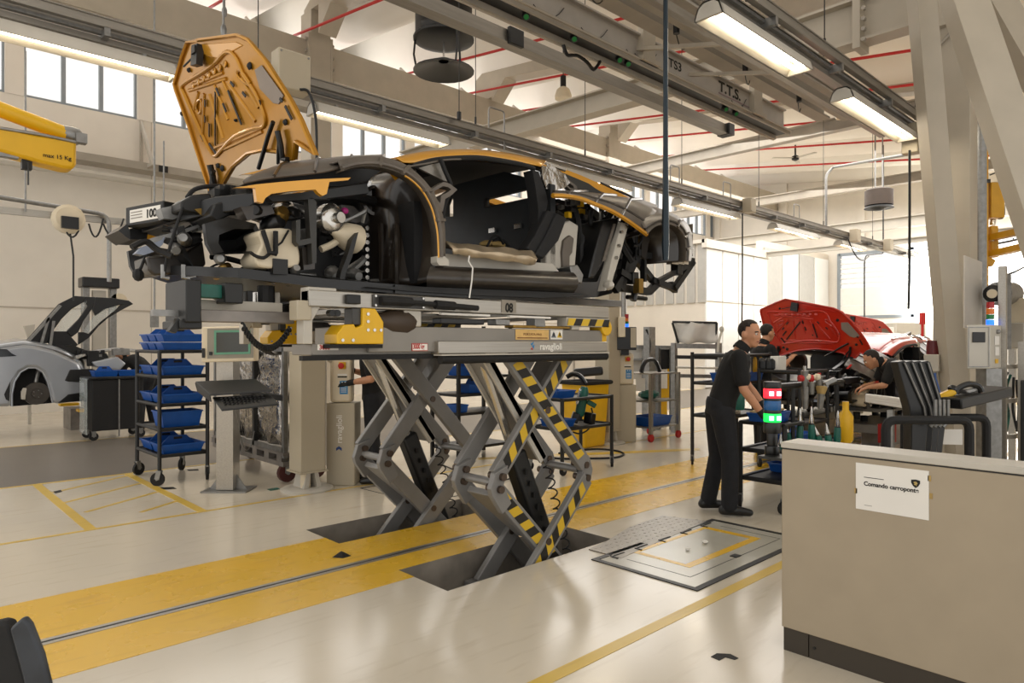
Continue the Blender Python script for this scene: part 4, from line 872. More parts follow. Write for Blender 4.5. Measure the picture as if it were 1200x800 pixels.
# carriage on the runways that carries the car
cr = thing('car_carriage', 'numbered metal carriage frame between the lift runway and the raised car', 'carriage', (2.7, 4.2, 1.60))
def kp(mb, name, mat, **k): return mb.build(name, mat, cr, **k)
for v, nm in ((3.2,True),(4.95,False)):
    o = MB(); o.box(1.62 if nm else 2.1,4.02,v,v+.09,1.69,1.775); rail = kp(o, 'side_rail', m_alu, bevel=.006)
    if nm:
        a, c = W(588,366,Y=v-.004), W(605,352,Y=v-.004); q = MB(); q.box(a.x,c.x,v-.004,v,a.z,c.z); q.build('number_plate', M('plate_grey','#8d8578',.5), rail, smooth=0)
        text('08', .078, ((a.x+c.x)/2,v-.0055,a.z+.006), (1,0,0), (0,0,1), m_print, rail, bold=.003, align='CENTER', sx=.85)
        q = MB(); q.box(1.985,2.33,v-.012,v,1.70,1.77); sl_ = q.build('latch_plate', M('dark_grey_plate','#4a4947',.45,.4,var=.1), rail, bevel=.004)
        q = MB(); q.tube([(2.02,v-.03,1.735),(2.10,v-.03,1.737),(2.22,v-.03,1.735)], .026, 10); q.tube([(2.2,v-.04,1.733),(2.45,v-.04,1.726)], .014, 8); q.tube([(2.38,v-.04,1.728),(2.52,v-.04,1.724)], .026, 10); q.tube([(2.5,v-.04,1.724),(2.70,v-.04,1.718)], .017, 10); q.build('latch_handle', m_rub, rail)
        for xx in (2.0,2.315):
            for zz in (1.71,1.76):
                q = MB(); q.cyl((xx,v-.017,zz),(xx,v-.01,zz),.007,8); q.build('bolt', m_chrome, rail)
        q = MB(); q.box(1.82,1.90,v-.03,v,1.71,1.76); q.build('catch', m_black, rail, bevel=.005)
    if not nm: pass
    for u0, u1, z0, z1, mt, n_ in ((1.62,1.78,1.70,1.79,m_lgrey,'end_casting'),(1.56,1.64,1.62,1.72,m_beige,'end_bracket'),(2.20,2.32,1.60,1.69,m_lgrey,'guide_bracket'),(3.62,3.70,1.60,1.69,m_lgrey,'guide_bracket'),(2.9,3.02,1.62,1.66,m_galv,'guide_block'),(3.25,3.35,1.61,1.69,m_galv,'guide_block'),(3.05,3.6,1.605,1.625,m_brass,'drive_rack'),(2.46,2.8,1.62,1.655,m_plas,'drive_motor')):
        if not nm and u0 < 2.1: u0 += .5; u1 += .5
        o = MB(); o.box(u0,u1,v+.01,v+.1,z0,z1); kp(o, n_, mt, bevel=.006)
    for u0 in (2.45,3.0):
        o = MB(); o.box(u0,u0+.38,v-.01,v+.02,1.672,1.684); kp(o, 'light_strip', m_white)
    t = tape((3.55,v-.004,1.655),(4.02,v-.004,1.655),.05,(0,-1,0)); t.build('hazard_tape', HM, cr, smooth=0, fix=False)
    o = MB(); o.box(3.55,4.02,v,v+.09,1.625,1.688); kp(o, 'stop_bar', m_lgrey)
    t = tape((1.70,v+.008,1.715),(1.80,v+.008,1.715),.04,(0,-1,0)); t.build('hazard_tape', HM, cr, smooth=0, fix=False)
    sx_ = 0 if nm else .40
    o = MB(); o.prism([(1.76+sx_,v-.03,1.50),(2.04+sx_,v-.03,1.50),(2.04+sx_,v-.03,1.62),(1.99+sx_,v-.03,1.69),(1.91+sx_,v-.03,1.69),(1.91+sx_,v-.03,1.60),(1.87+sx_,v-.03,1.585),(1.86+sx_,v-.03,1.605),(1.80+sx_,v-.03,1.60),(1.76+sx_,v-.03,1.55)], (0,.14,0)); rb = kp(o, 'roller_block', m_yel, bevel=.006)
    for xx, zz in ((1.94,1.66),(1.94,1.62),(1.94,1.575),(1.98,1.575),(2.02,1.575),(1.79,1.52),(1.85,1.52)):
        q = MB(); q.cyl((xx+sx_,v-.036,zz),(xx+sx_,v-.028,zz),.009,8); q.build('bolt', m_chrome, rb)
    q = MB(); q.box(1.72+sx_,2.04+sx_,v-.02,v+.1,1.478,1.498); q.build('buffer_foot', m_rub, rb)
    o = MB(); o.prism([(1.60+sx_,v+.02,1.50),(1.65+sx_,v+.02,1.50),(1.65+sx_,v+.02,1.62),(1.70+sx_,v+.02,1.70),(1.66+sx_,v+.02,1.71),(1.60+sx_,v+.02,1.64)], (0,.08,0)); kp(o, 'curved_bracket', m_lgrey, bevel=.005)
    o = MB(); o.box(1.86+sx_,1.93+sx_,v-.01,v+.08,1.60,1.69); kp(o, 'lock_housing', M('dark_grey_housing','#454442',.4,.4) if nm else bpy.data.materials['dark_grey_housing'], bevel=.006)
    o = MB(); o.lathe([(.03,0),(.05,.02),(.055,.06),(.07,.1),(.075,.2),(.05,.26)], (2.03+sx_,v+.06,1.625), (1,0,0), 14); kp(o, 'drive_wheel', M('brown_roller','#3f3226',.55,var=.15) if nm else m_worn)
    for xx in (1.74,1.77):
        q = MB(); q.cyl((xx+sx_,v-.02,1.66),(xx+sx_,v+.02,1.66),.018,10); kp(q, 'roller', m_black)
# front arm sticking out towards the nose, with its end bracket
o = MB(); o.box(1.13,1.62,3.36,3.42,1.605,1.665); kp(o, 'extension_arm', m_worn, bevel=.006)
o = MB(); o.box(1.10,1.62,3.5,3.58,1.66,1.72); kp(o, 'extension_arm', m_lgrey, bevel=.004)
o = MB(); o.box(1.07,1.14,3.32,3.62,1.60,1.80); o.box(1.05,1.15,3.34,3.6,1.57,1.61); kp(o, 'arm_end_bracket', m_black, bevel=.006)
o = MB(); o.box(1.15,1.3,3.42,3.5,1.725,1.79); kp(o, 'sensor_terminal', m_green, bevel=.004)
o = MB(); o.box(1.27,1.36,3.38,3.5,1.70,1.80); kp(o, 'support_block', m_black, bevel=.006)
o = MB(); o.box(.96,1.08,3.42,3.46,1.63,1.66); kp(o, 'guide_finger', m_galv)
o = MB(); o.prism([(1.05,3.36,1.62),(1.07,3.36,1.60),(1.04,3.36,1.55),(1.01,3.36,1.56)], (0,.05,0)); kp(o, 'guide_finger', m_black)
for i in range(5):
    o = MB(); u = 1.4+i*.05; o.box(u,u+.03,3.55,3.62,1.70,1.78); kp(o, 'valve_block', [m_galv,m_black,m_chrome,m_plas,m_lgrey][i], bevel=.004)
for u in (2.13,2.4,3.2,3.95):
    o = MB(); o.box(u,u+.07,3.25,5.0,1.69,1.72); kp(o, 'cross_member', m_alu)
o = MB(); o.tube(spiral(W(284,381,Y=3.3),W(340,384,Y=3.36),.013,22,8,.11), .0065, 5); own(o, 'coiled_cable', m_rub, 'black coiled cable sagging from the carriage arm in front of the foil-wrapped wagon', 'cable')
o = MB(); o.box(3.96,4.02,3.22,3.34,1.50,1.72); o.cyl((4.0,3.2,1.62),(4.0,3.3,1.62),.06,12); kp(o, 'end_stop', m_yel, bevel=.006)
ORD = 'first second third fourth fifth sixth seventh eighth ninth tenth eleventh twelfth thirteenth'.split()
# ================================================================ OVERHEAD: rails, lamps, crane, fans, pipes
def rails(y, z, x0, x1, label, n_hang, side):
    t = thing('lamp_rail', label, 'rail', ((x0+x1)/2, y, z))
    for dy, dz, w, h in ((-.09,.18,.06,.09),(.09,.18,.06,.09)):
        b = MB(); b.box(x0,x1,y+dy-w/2,y+dy+w/2,z+dz-h/2,z+dz+h/2); b.box(x0,x1,y+dy-w/2-.012,y+dy+w/2+.012,z+dz+h/2-.012,z+dz+h/2); b.build('channel', m_rail, t)
    b = MB(); b.box(x0,x1,y+.02,y+.13,z+.035,z+.09); b.build('lower_channel', m_rail, t)
    b = MB(); b.box(x0,x1,y-.02,y+.02,z+.10,z+.13); b.build('cable_tray', m_galv, t)
    k = int((x1-x0)/1.5)
    for i in range(k):
        x = x0+.4+i*1.5; b = MB(); b.box(x,x+.05,y-.12,y+.12,z+.06,z+.14); b.build('cross_clip', m_galv, t)
    return t
rl1 = rails(7.3, 4.30, -3.3, 25.5, 'long double aluminium rail carrying lamps behind the raised car', 10, 1)
rl2 = rails(2.93, 4.30, 1.0, 11.6, 'double aluminium rail carrying the two bright lamps at upper right', 5, -1)
def wire(x, y, z0, z1, r=.006, mat=None, label=None, grp=None):
    b = MB(); b.tube([(x,y,z0),(x,y,z1)], r, 6); b.cyl((x,y,z0),(x,y,z0+.18),r*2.4,8)
    return own(b, 'hanger_wire', mat or m_black, label, 'wire', grp)
for i, x in enumerate((3.1, 6.2, 8.55, 11.4, 14.5, 18, 21.5)):
    wire(x, 7.3, 4.5, zroof(7.3), .006, None, ORD[i]+' thin suspension wire from the left holding the back lamp rail', 'suspension wires of the back lamp rail')
for i, x in enumerate((3.2, 5.6, 7.25, 10.2)):
    wire(x, 2.93, 4.5, 6.6 if x < 9 else 5.6, .006, None, ORD[i]+' thin suspension wire from the left holding the upper-right lamp rail', 'suspension wires of the right lamp rail')
def lamp(x, y, z, L, label):
    t = thing('fluorescent_lamp', label, 'lamp', (x, y, z-.12))
    b = MB(); x0, x1 = x-L/2, x+L/2
    pr = [(-.13,-.115),(-.10,-.02),(-.05,.02),(.05,.02),(.10,-.02),(.13,-.115),(.12,-.115),(.09,-.025),(.045,.008),(-.045,.008),(-.09,-.025),(-.12,-.115)]
    b.prism([Vector((x0,y+a,z+c)) for a, c in pr], (x1-x0,0,0)); b.build('housing', m_lgrey, t)
    for xx in (x0, x1-.03):
        b = MB(); b.prism([Vector((xx,y+a,z+c)) for a, c in pr[:6]], (.03,0,0)); b.build('end_cap', m_lgrey, t)
    b = MB(); b.grid([[Vector((xx,y+a,z+c)) for a, c in pr[6:]] for xx in (x0+.03,x1-.03)]); b.v = [p+Vector((0,0,-.004)) for p in b.v]; b.build('reflector', m_lampr, t, solid=.002)
    for dy in (-.045,.045):
        b = MB(); b.cyl((x0+.05,y+dy,z-.06),(x1-.05,y+dy,z-.06),.02,8); b.build('tube', m_lamp, t)
    for xx in (x0+.3, x1-.3):
        b = MB(); b.box(xx,xx+.03,y-.03,y+.03,z+.015,z+.05); b.build('bracket', m_galv, t)
    d = bpy.data.lights.new('lamp_light','AREA'); d.shape = 'RECTANGLE'; d.size = L-.2; d.size_y = .16; d.energy = 9; d.color = (1,.9,.74)
    o = bpy.data.objects.new('lamp_light', d); COL.objects.link(o); o.parent = t; o.location = (0,0,-.02)
    return t
def lamp_between(p, q, y, z, label):
    a, c = W(*p, Y=y), W(*q, Y=y); return lamp((a.x+c.x)/2, y, z, abs(c.x-a.x), label)
lamp(-.05+1.1, 7.3, 4.27, 2.4, 'long lit strip lamp at far left, over the silver car')
lamp_between((365,127),(522,175),7.3,4.27,'lit strip lamp just above the roof of the raised car')
lamp_between((640,206),(735,232),7.3,4.27,'strip lamp on the back rail above the rear of the raised car')
lamp_between((793,240),(862,255),7.3,4.27,'first lit strip lamp to the right of the raised car, on the back rail')
lamp_between((905,268),(955,281),7.3,4.27,'second lit strip lamp to the right of the raised car, on the back rail')
lamp_between((982,290),(1012,299),7.3,4.27,'third lit strip lamp to the right of the raised car, beside the grey rail boxes')
lamp_between((830,20),(938,84),2.93,4.27,'larger, nearer of the two bright strip lamps at upper right')
lamp_between((986,124),(1064,166),2.93,4.27,'smaller bright strip lamp at upper right, beside the slim column')
# conduit loops standing on the back rail
for i, x in enumerate((570,783,845,928)):
    p = W(x, 200 if x < 600 else 215+ (x-783)*.35, Y=7.3); b = MB(); b.tube(fillet([(p.x,7.25,4.55),(p.x,7.25,4.82),(p.x+.02,7.25,4.86),(p.x+.3,7.25,4.86),(p.x+.3,7.25,4.3)],.05), .012, 6)
    own(b, 'conduit_loop', m_galv, ['bent conduit loop on the back rail above the car roof','bent conduit loop on the back rail beside the hanging black rod','bent conduit loop on the back rail just left of the grey box','bent conduit loop on the back rail right of the grey box'][i], 'conduit')
def rail_box(px, py, Y, w, h, label, cab=None):
    p = W(px, py, Y=Y); t = thing('junction_box', label, 'box', (p.x, Y, p.z-h/2))
    b = MB(); b.box(p.x-w/2,p.x+w/2,Y-.1,Y+.1,p.z-h/2,p.z+h/2); b.build('casing', m_beige, t, bevel=.015)
    for xx, zz in ((-1,-1),(1,-1),(-1,1),(1,1)):
        b = MB(); b.cyl((p.x+xx*w*.42,Y-.106,p.z+zz*h*.42),(p.x+xx*w*.42,Y-.098,p.z+zz*h*.42),.012,8); b.build('screw', m_galv, t)
    if cab:
        b = MB(); b.tube(cab, .016, 8); b.build('hanging_cable', m_black, t)
    return t
rail_box(341,86,7.07,.37,.42,'large pale junction box hanging right of the raised gold bonnet', smoothline([W(x,y,Y=6.95) for x,y in ((352,105),(360,106),(366,118),(370,140),(371,165),(371,186))],4))
rail_box(878,241,7.07,.24,.3,'grey junction box on the back rail nearest the raised car', smoothline([W(x,y,Y=7.0) for x,y in ((870,250),(870,270),(870,320),(869.5,378))],3))
rail_box(1002,276,7.07,.3,.34,'grey junction box on the back rail, first of the two near the gate', hang((W(994,280,Y=7)),(W(1018,300,Y=7)),.3))
rail_box(1041,287,7.07,.3,.34,'grey junction box on the back rail, last of the two near the gate')
rail_box(1068,163,2.93,.16,.4,'small pale junction box at the end of the right lamp rail', [W(x,y,Y=2.85) for x,y in ((1066,176),(1066,250),(1065.5,330),(1064.5,362))])
# pipe loop from the roof over the gate side
b = MB(); b.tube(fillet([W(968,266,Y=7.6),W(968,205,Y=7.6),W(976,196,Y=7.6),W(1080,178,Y=4.5)],.15), .035, 8); own(b, 'bent_conduit', m_galv, 'thick bent conduit rising from the back rail to the roof beams near the gate', 'conduit')
b = MB(); b.tube(fillet([W(1013,392,Y=8),W(1013,306,Y=8),W(1015,299,Y=8),W(1035,297,Y=8), Vector((W(1035,297,Y=8).x,8,8.1))],.1), .022, 6); own(b, 'cable_drop', m_black, 'black cable drop with a hooked top in front of the gate', 'cable')
# slim beam and the crane girder with its lettering
b = MB(); b.box(1.2,10.1,5.55,5.67,4.86,5.0); b.box(1.2,10.1,5.53,5.69,4.848,4.862); sb = thing('slim_beam','slim grey aluminium beam hung below and left of the lettered crane girder','beam',(5.6,5.6,4.86)); b.build('profile', m_rail, sb)
b = MB(); b.box(9.95,10.12,5.5,5.72,4.84,5.02); b.build('end_clamp', m_black, sb, bevel=.01)
p = W(599,47,Y=5.6); b = MB(); b.box(p.x-.12,p.x+.1,5.49,5.54,4.83,5.02); b.build('joint_clamp', m_black, sb, bevel=.01)
gd = thing('crane_girder','broad beige crane girder lettered in black along its side','crane',(6,5.0,4.72))
b = MB(); b.box(1.0,10.3,4.78,4.82,4.80,5.09); b.box(1.0,10.3,4.74,4.86,5.09,5.11); b.build('web', M('girder_lilac_grey','#aea79e',.5,var=.05), gd)
b = MB(); b.box(.9,10.4,4.72,4.75,4.74,4.80); b.box(.9,10.4,4.95,4.98,4.72,4.80); b.box(.9,10.4,4.72,4.98,4.80,4.82); b.build('runway_channel', m_steel2, gd)
b = MB(); b.box(.9,10.4,4.76,4.94,4.775,4.80); b.build('conductor_strip', m_black, gd)
b = MB(); b.box(.9,10.4,4.70,4.72,4.78,4.80); b.box(.9,10.4,4.98,5.0,4.71,4.73); b.build('runner_edge', m_steel, gd)
X = Vector((1,0,0)); Z = Vector((0,0,1))
a = W(842,113,Y=4.78); text('T.T.S.', .19, (a.x,4.776,4.925), X, Z, m_print, gd, bold=.006, sx=1.35)
a = W(777,88,Y=4.78); text('TTS3', .15, (a.x,4.776,4.92), X, Z, m_print, gd, bold=.003, sx=1.25)
b = MB(); a = W(842,115,Y=4.78); b.box(a.x,a.x+.85,4.774,4.778,4.885,4.90); b.build('fine_lettering', M('mauve_print','#9c8486',.6), gd, smooth=0)
for px in (757, 885):
    a = W(px,85 if px < 800 else 130,Y=4.75); b = MB(); b.box(a.x-.12,a.x+.12,4.70,4.78,4.80,5.2); b.build('hanger_bracket', m_steel, gd); b = MB(); b.box(a.x-.18,a.x+.18,4.66,4.72,4.78,4.83); b.build('hanger_foot', m_steel, gd)
for px, py in ((615,22),(671,48),(724,71),(734,75),(848,129),(860,134)):
    a = W(px,py,Y=4.84); b = MB(); b.lathe([(.02,0),(.038,.02),(.042,.07),(.032,.09)], (a.x,4.84,4.765), (-.4,-.6,-.5), 10); sp = b.build('spotlight', m_black, gd)
    b = MB(); b.cyl(Vector((a.x,4.84,4.765))+Vector((-.4,-.6,-.5)).normalized()*.088, Vector((a.x,4.84,4.765))+Vector((-.4,-.6,-.5)).normalized()*.094,.026,10); b.build('lens', M('green_lens','#0f6a2a',.2,emit=.1), sp)
    b = MB(); b.tube(hang((a.x,4.72,4.83),(a.x+.5,4.77,4.98),.12,6), .005, 5); b.build('lead', m_black, sp)
cg = thing('crane_bridge','pair of dusty beige bridge beams above the lettered crane girder','crane',(7,4.3,5.3))
for y, z in ((4.30,5.06),(3.92,4.98)):
    ibeam((1.0,y,z),(10.6,y,z),.2,.30).build('bridge_beam', m_steel2, cg)
b = MB(); b.box(1.0,10.6,3.62,3.9,4.80,4.82); b.build('walkway_sheet', m_steel2, cg)
b = MB(); b.box(1,10.8,3.50,3.57,4.52,4.60); b.build('edge_rail', m_rail, cg)
for x in (2.8,4.6,6.5,7.6):
    b = MB(); b.bar((x,3.53,4.60),(x,4.75,4.92),.05,.04); b.build('cross_tie', m_steel, cg)
for x in (4.8,6.3,7.8,9.3):
    b = MB(); b.cyl((x,4.1,4.92),(x,4.1,4.82),.035,8); b.tube(hang((x,4.12,4.9),(x+.5,4.3,4.9),.12,6),.007,5); b.build('cable_clamp', m_black, cg)
# crossing runway: cable loops under the girder
c0 = W(660,50,Y=4.96).x; b = MB(); b.tube(smoothline([Vector((c0+a,4.96,4.71-z)) for a, z in ((0,-.01),(.06,.08),(.15,.06),(.25,.04),(.4,.07),(.5,.12),(.58,.05),(.62,-.01))],4), .02, 6); own(b, 'cable_bundle', m_black, 'short looped cable bundle hanging under the crane girder', 'cable')
# fan with its deflector dish
def roof_fan(px, py, d, s, label):
    c = W(px, py, d=d); t = thing('ceiling_fan', label, 'fan', (c.x, c.y, c.z-.62*s))
    b = MB(); b.lathe([(.56*s,.0),(.56*s,.75*s),(.50*s,.8*s)], c, (0,0,1), 24); b.lathe([(.42*s,-.06*s),(.60*s,-.02*s),(.60*s,.02*s),(.56*s,.06*s)], c, (0,0,1), 24); b.build('drum', m_black, t)
    b = MB(); b.lathe([(.24*s,.02),(.42*s,-.06*s),(.40*s,0)], c, (0,0,1), 24, cap=False); b.build('inlet_ring', M('fan_bronze','#3a322b',.3,.5) if s > .9 else m_black, t)
    for k in range(6):
        w = k*PI/3; b = MB(); b.bar(c+Vector((.06*math.cos(w),.06*math.sin(w),.06)), c+Vector((.38*s*math.cos(w+.15),.38*s*math.sin(w+.15),.08)), .14*s, .01, (.3*math.sin(w),-.3*math.cos(w),1)); b.build('blade', m_plas, t)
    b = MB(); b.cyl(c+Vector((0,0,-.4*s)), c+Vector((0,0,.05)), .02, 8); b.cyl(c+Vector((0,0,-.02)), c+Vector((0,0,.1)), .09*s, 10); b.build('hub', m_chrome, t)
    b = MB(); b.lathe([(.12*s,-.40*s),(.60*s,-.62*s),(.60*s,-.64*s),(.10*s,-.44*s)], c, (0,0,1), 24); b.build('deflector_dish', m_plas, t)
    b = MB(); b.lathe([(.13*s,-.44*s),(.14*s,-.40*s),(.05*s,-.36*s)], c, (0,0,1), 14); b.build('dish_cap', m_white, t)
    for k in (.3, 2.4, 4.5):
        b = MB(); e = Vector((math.cos(k),math.sin(k),0))*.56*s; b.tube([c+e, c+e*1.05+Vector((0,0,-.3*s)), c+e*.95+Vector((0,0,-.6*s))], .02, 6); b.build('dish_stay', m_black, t)
    b = MB(); b.cyl(c+Vector((0,0,.78*s)), (c.x,c.y,zroof(c.y)), .05, 8); b.build('drop_rod', m_galv, t)
    return t
roof_fan(520,46,12.5,.93,'large black drum fan with a dish below it, hanging over the car roof')
c = W(1030,232,d=20); t = thing('ceiling_fan','far dark drum fan hanging in front of the gate wall','fan',(c.x,c.y,c.z-.3))
b = MB(); b.lathe([(.38,-.22),(.38,.22),(.30,.26)], c, (0,0,1), 20); b.build('drum', M('fan_brown','#4b3f36',.6,var=.1), t)
b = MB(); b.lathe([(.40,-.3),(.36,-.24),(.12,-.36)], c, (0,0,1), 20); b.build('grille', m_black, t)
for s in (-.3,.3):
    b = MB(); b.cyl(c+Vector((s,0,.2)), (c.x+s,c.y,zroof(c.y)), .02, 6); b.build('drop_rod', m_galv, t)
c = W(932,185,d=24); t = thing('paddle_fan','small three-bladed paddle fan far off near the roof','fan',(c.x,c.y,c.z))
b = MB(); b.lathe([(.05,-.1),(.12,-.06),(.12,.05),(.04,.1)], c, (0,0,1), 10); b.cyl(c, (c.x,c.y,zroof(c.y)), .03, 6); b.build('motor', m_black, t)
for k in range(3):
    w = k*2.1+.3; b = MB(); b.bar(c+Vector((.1*math.cos(w),.1*math.sin(w),0)), c+Vector((.8*math.cos(w),.8*math.sin(w),0)), .14, .02); b.build('blade', m_lgrey, t)
def bell(px, py, d, s, label, up=True):
    c = W(px, py, d=d); t = thing('bell_lamp', label, 'lamp', (c.x,c.y,c.z-.15))
    b = MB(); b.lathe([(.26*s,-.2*s),(.27*s,-.12*s),(.2*s,.08*s),(.09*s,.16*s)], c, (0,0,1), 18); b.build('shade', m_cream, t, label='cream bell-shaped shade')
    b = MB(); b.lathe([(.22*s,-.185*s),(.18*s,-.16*s),(.05,-.14*s)], c, (0,0,1), 16); b.build('bulb', M('bell_glow','#fff0d4',.4,var=0,emit=3.) if 'bell_glow' not in bpy.data.materials else bpy.data.materials['bell_glow'], t)
    b = MB(); b.cyl(c+Vector((0,0,.14*s)), c+Vector((0,0,.5*s)), .09*s, 12); b.build('neck', m_black, t)
    b = MB(); b.cyl(c+Vector((0,0,.5*s)), (c.x,c.y,zroof(c.y)), .012, 6); b.build('cord', m_black, t)
bell(660,108,16,.75,'cream bell lamp hanging above the crane girder, near the middle')
bell(988,132,14,.55,'cream bell lamp half hidden behind the bright lamp at upper right')
bell(652,138,26,.8,'small bell lamp far off behind the slim grey beam') if False else None
# red sprinkler pipes
for y, z, r in ((15.6, 8.75, .07),):
    b = MB(); b.tube([(-3.3,y,z),(31,y,z)], r, 8); own(b, 'sprinkler_pipe', m_pipe, 'thick red sprinkler main running along the top of the left girder', 'pipe')
for i, x in enumerate((5.3, 7.2, 10.4, 12.5, 14.6, 16.8, 19.2, 22, 25)):
    z = lambda y: 8.62+.14*(y-14.8)
    b = MB(); b.tube([(x,2.2,z(2.2)),(x,15.5,z(15.5))], .032, 6); own(b, 'sprinkler_branch', m_pipe, ORD[i]+' thin red branch pipe from the left, crossing under the white roof', 'pipe', 'red branch pipes under the roof')
for i in range(12):
    b = MB(); x = 4.2+i*2.1; b.tube([(x,14.98,8.52),(x,15.5,8.95)], .04, 6); own(b, 'pipe_bracket', m_lgrey, ORD[i]+' short white bracket from the left between girder and red pipe', 'bracket', 'white pipe brackets on the left girder')
# hanging rod in front of the car tail, tool hooks and thin drops
p = W(780,305,Y=3.05); b = MB(); b.tube([(p.x,p.y,p.z),(p.x,p.y,p.z+.12),(p.x,p.y,p.z+.9),(p.x+.0,p.y,5.3)], [.022,.03,.02,.017], 8); own(b, 'hanging_rod', M('blue_black_hose','#1c2a33',.4,.3), 'long dark hose rod hanging from the crane in front of the car tail', 'hose')
for px, y0, y1, dd, l in ((262,-10,40,5.2,'chain hook holding the gold bonnet from above, right one of a pair'),(263,-10,18,6.0,'short chain hook hanging left of the raised bonnet chain')):
    a, c = W(px,y1,d=dd), W(px,y0-60,d=dd); b = MB(); b.tube([a,a.lerp(c,.2),c],[.012,.008,.008],6); b.ball(a+Vector((0,0,.03)),.025,.025,.05,8); own(b, 'chain_hook', m_galv, l, 'hook')
a = W(538,140,Y=7.1); b = MB(); b.tube([a, Vector((a.x,a.y,8.4))], .006, 6); b.cyl(a, a+Vector((0,0,.1)), .03, 8); own(b, 'wire_drop', m_black, 'thin wire drop ending on the back rail over the gold roof', 'wire')
# cable conduits and a small rail on the left wall, wall rail of the far-left bay
b = MB(); 
t = thing('wall_track','grey equipment track running along the left wall below the windows','rail',(8,17.6,5.2))
b = MB(); b.box(-3,31,17.4,17.9,5.55,5.72); b.build('track_beam', m_steel2, t)
b = MB(); b.tube([(-3,17.35,5.25),(31,17.35,5.25)], .09, 8); b.build('service_pipe', m_lgrey, t)
for i in range(13):
    b = MB(); b.box(-2.5+i*2.5,-2.3+i*2.5,17.38,17.4,5.56,5.71); b.build('sensor_plate', m_black if i % 2 else m_steel, t)
for x in (4.75,9.5,14,19):
    b = MB(); b.ring([(x,17.0,5.6),(x,18,5.6),(x,18,6.9)],[(x,17.2,5.68),(x,17.92,5.68),(x,17.92,6.6)],(.06,0,0)); b.build('wall_bracket', m_steel2, t)
# second service beam crossing the windows on the left
b = MB(); b.box(-3.3,7.3,10.9,11.2,5.55,5.85); bq = own(b, 'service_beam', m_steel2, 'plain grey-beige beam crossing in front of the left windows', 'beam')
t = thing('hose_rail','thin twin pipe rail with a cable reel on the left wall over the silver car','rail',(1,11,3.5))
p0, p1, p2 = W(0,231,Y=11), W(128,252,Y=11), W(128,330,Y=11)
b = MB(); b.tube(fillet([p0-(p1-p0), p0, p1, p2],.15), .03, 8); b.build('conduit', m_galv, t)
p0, p1 = W(0,246,Y=11.1), W(155,261,Y=11.1); b = MB(); b.bar(p0-(p1-p0),p1,.05,.09); b.build('track', m_alu, t)
p = W(80,257,Y=11); b = MB(); b.lathe([(.16,-.08),(.2,-.05),(.2,.05),(.16,.08)], p, (0,1,0), 16); b.build('cable_reel', m_cream, t); b = MB(); b.box(p.x-.1,p.x+.1,10.86,10.92,p.z-.14,p.z+.02); b.build('reel_case', m_plas, t)
b = MB(); b.tube([p,W(86,300,Y=10.95),W(86,352,Y=10.95)], .012, 6); b.build('reel_cable', m_black, t)
for a, c in ((74,97),(104,121),(121,145)):
    b = MB(); b.tube(hang(W(a,262,Y=10.95),W(c,256,Y=10.95),.22,8), .012, 6); b.build('looped_cable', m_black, t)
for px, y0, y1 in ((30,100,248),(192,205,235)):
    b = MB(); b.tube([W(px,y1,Y=11),W(px,y0-40,Y=11)], .012, 6); b.build('drop_wire', m_galv, t)
p = W(181,374,Y=11); b = MB(); b.tube([p,W(181,330,Y=11),Vector((W(181,330,Y=11).x,11,8.5))], .014, 6); b.obox(p,(.05,0,0),(0,.04,0),(0,0,.12)); own(b, 'pull_switch', m_galv, 'pull switch on a thin rod hanging before the left wall, above the blue bins', 'switch')
# yellow balancer arm, upper left
arm = thing('balancer_arm','yellow lifting arm marked with its load limit, at upper left','hoist arm',(-.6,5.82,0))
b = MB(); b.cyl((-.6,5.82,0),(-.6,5.82,3.5),.12,14); b.lathe([(.3,0),(.3,.03),(.14,.05)],(-.6,5.82,0),(0,0,1),14); b.build('post', m_yel, arm)
zz = lambda x, y: W(x,y,Y=5.82)
b = MB(); b.prism([zz(-90,118),zz(0,147),zz(40,157),zz(90,164),zz(90,192),zz(86,198),zz(75,197),zz(50,191),zz(0,177),zz(-90,155)], (0,.18,0)); bm1 = b.build('lower_boom', m_yel, arm, bevel=.02)
d1 = (zz(60,186)-zz(20,176)).normalized(); a = zz(50,183.5); up_ = Vector((0,0,1)); text('max 15 Kg', .040, (a.x,5.815,a.z), (1,0,.02), (-.02,0,1), m_print, bm1, bold=.0005, sx=1.0)
b = MB(); b.cyl(zz(-90,90)+Vector((0,.08,0)), zz(84,156)+Vector((0,.08,0)), .055, 12); b.build('upper_boom', m_yel, arm)
b = MB(); b.lathe([(.05,-.05),(.065,0),(.065,.05),(.04,.08)], zz(84,155)+Vector((0,.08,0)), (1,0,-.2), 12); b.box(*[v for i in range(3) for v in (zz(94,163)[i]-.03, zz(94,163)[i]+.04)]); b.build('knuckle', m_galv, arm)
b = MB(); b.tube([zz(0,150),zz(50,158),zz(96,168)], .012, 6); b.build('hinge_strip', m_galv, arm)
p = zz(33,190); b = MB(); b.box(p.x-.03,p.x+.03,5.86,5.92,p.z-.04,p.z+.03); b.tube([p,p-Vector((0,0,.16))], .006, 5); b.build('sensor', m_black, arm)
p = zz(10,178); b = MB(); b.box(p.x-.06,p.x+.06,5.84,5.9,p.z-.03,p.z+.03); b.build('clamp', m_galv, arm)
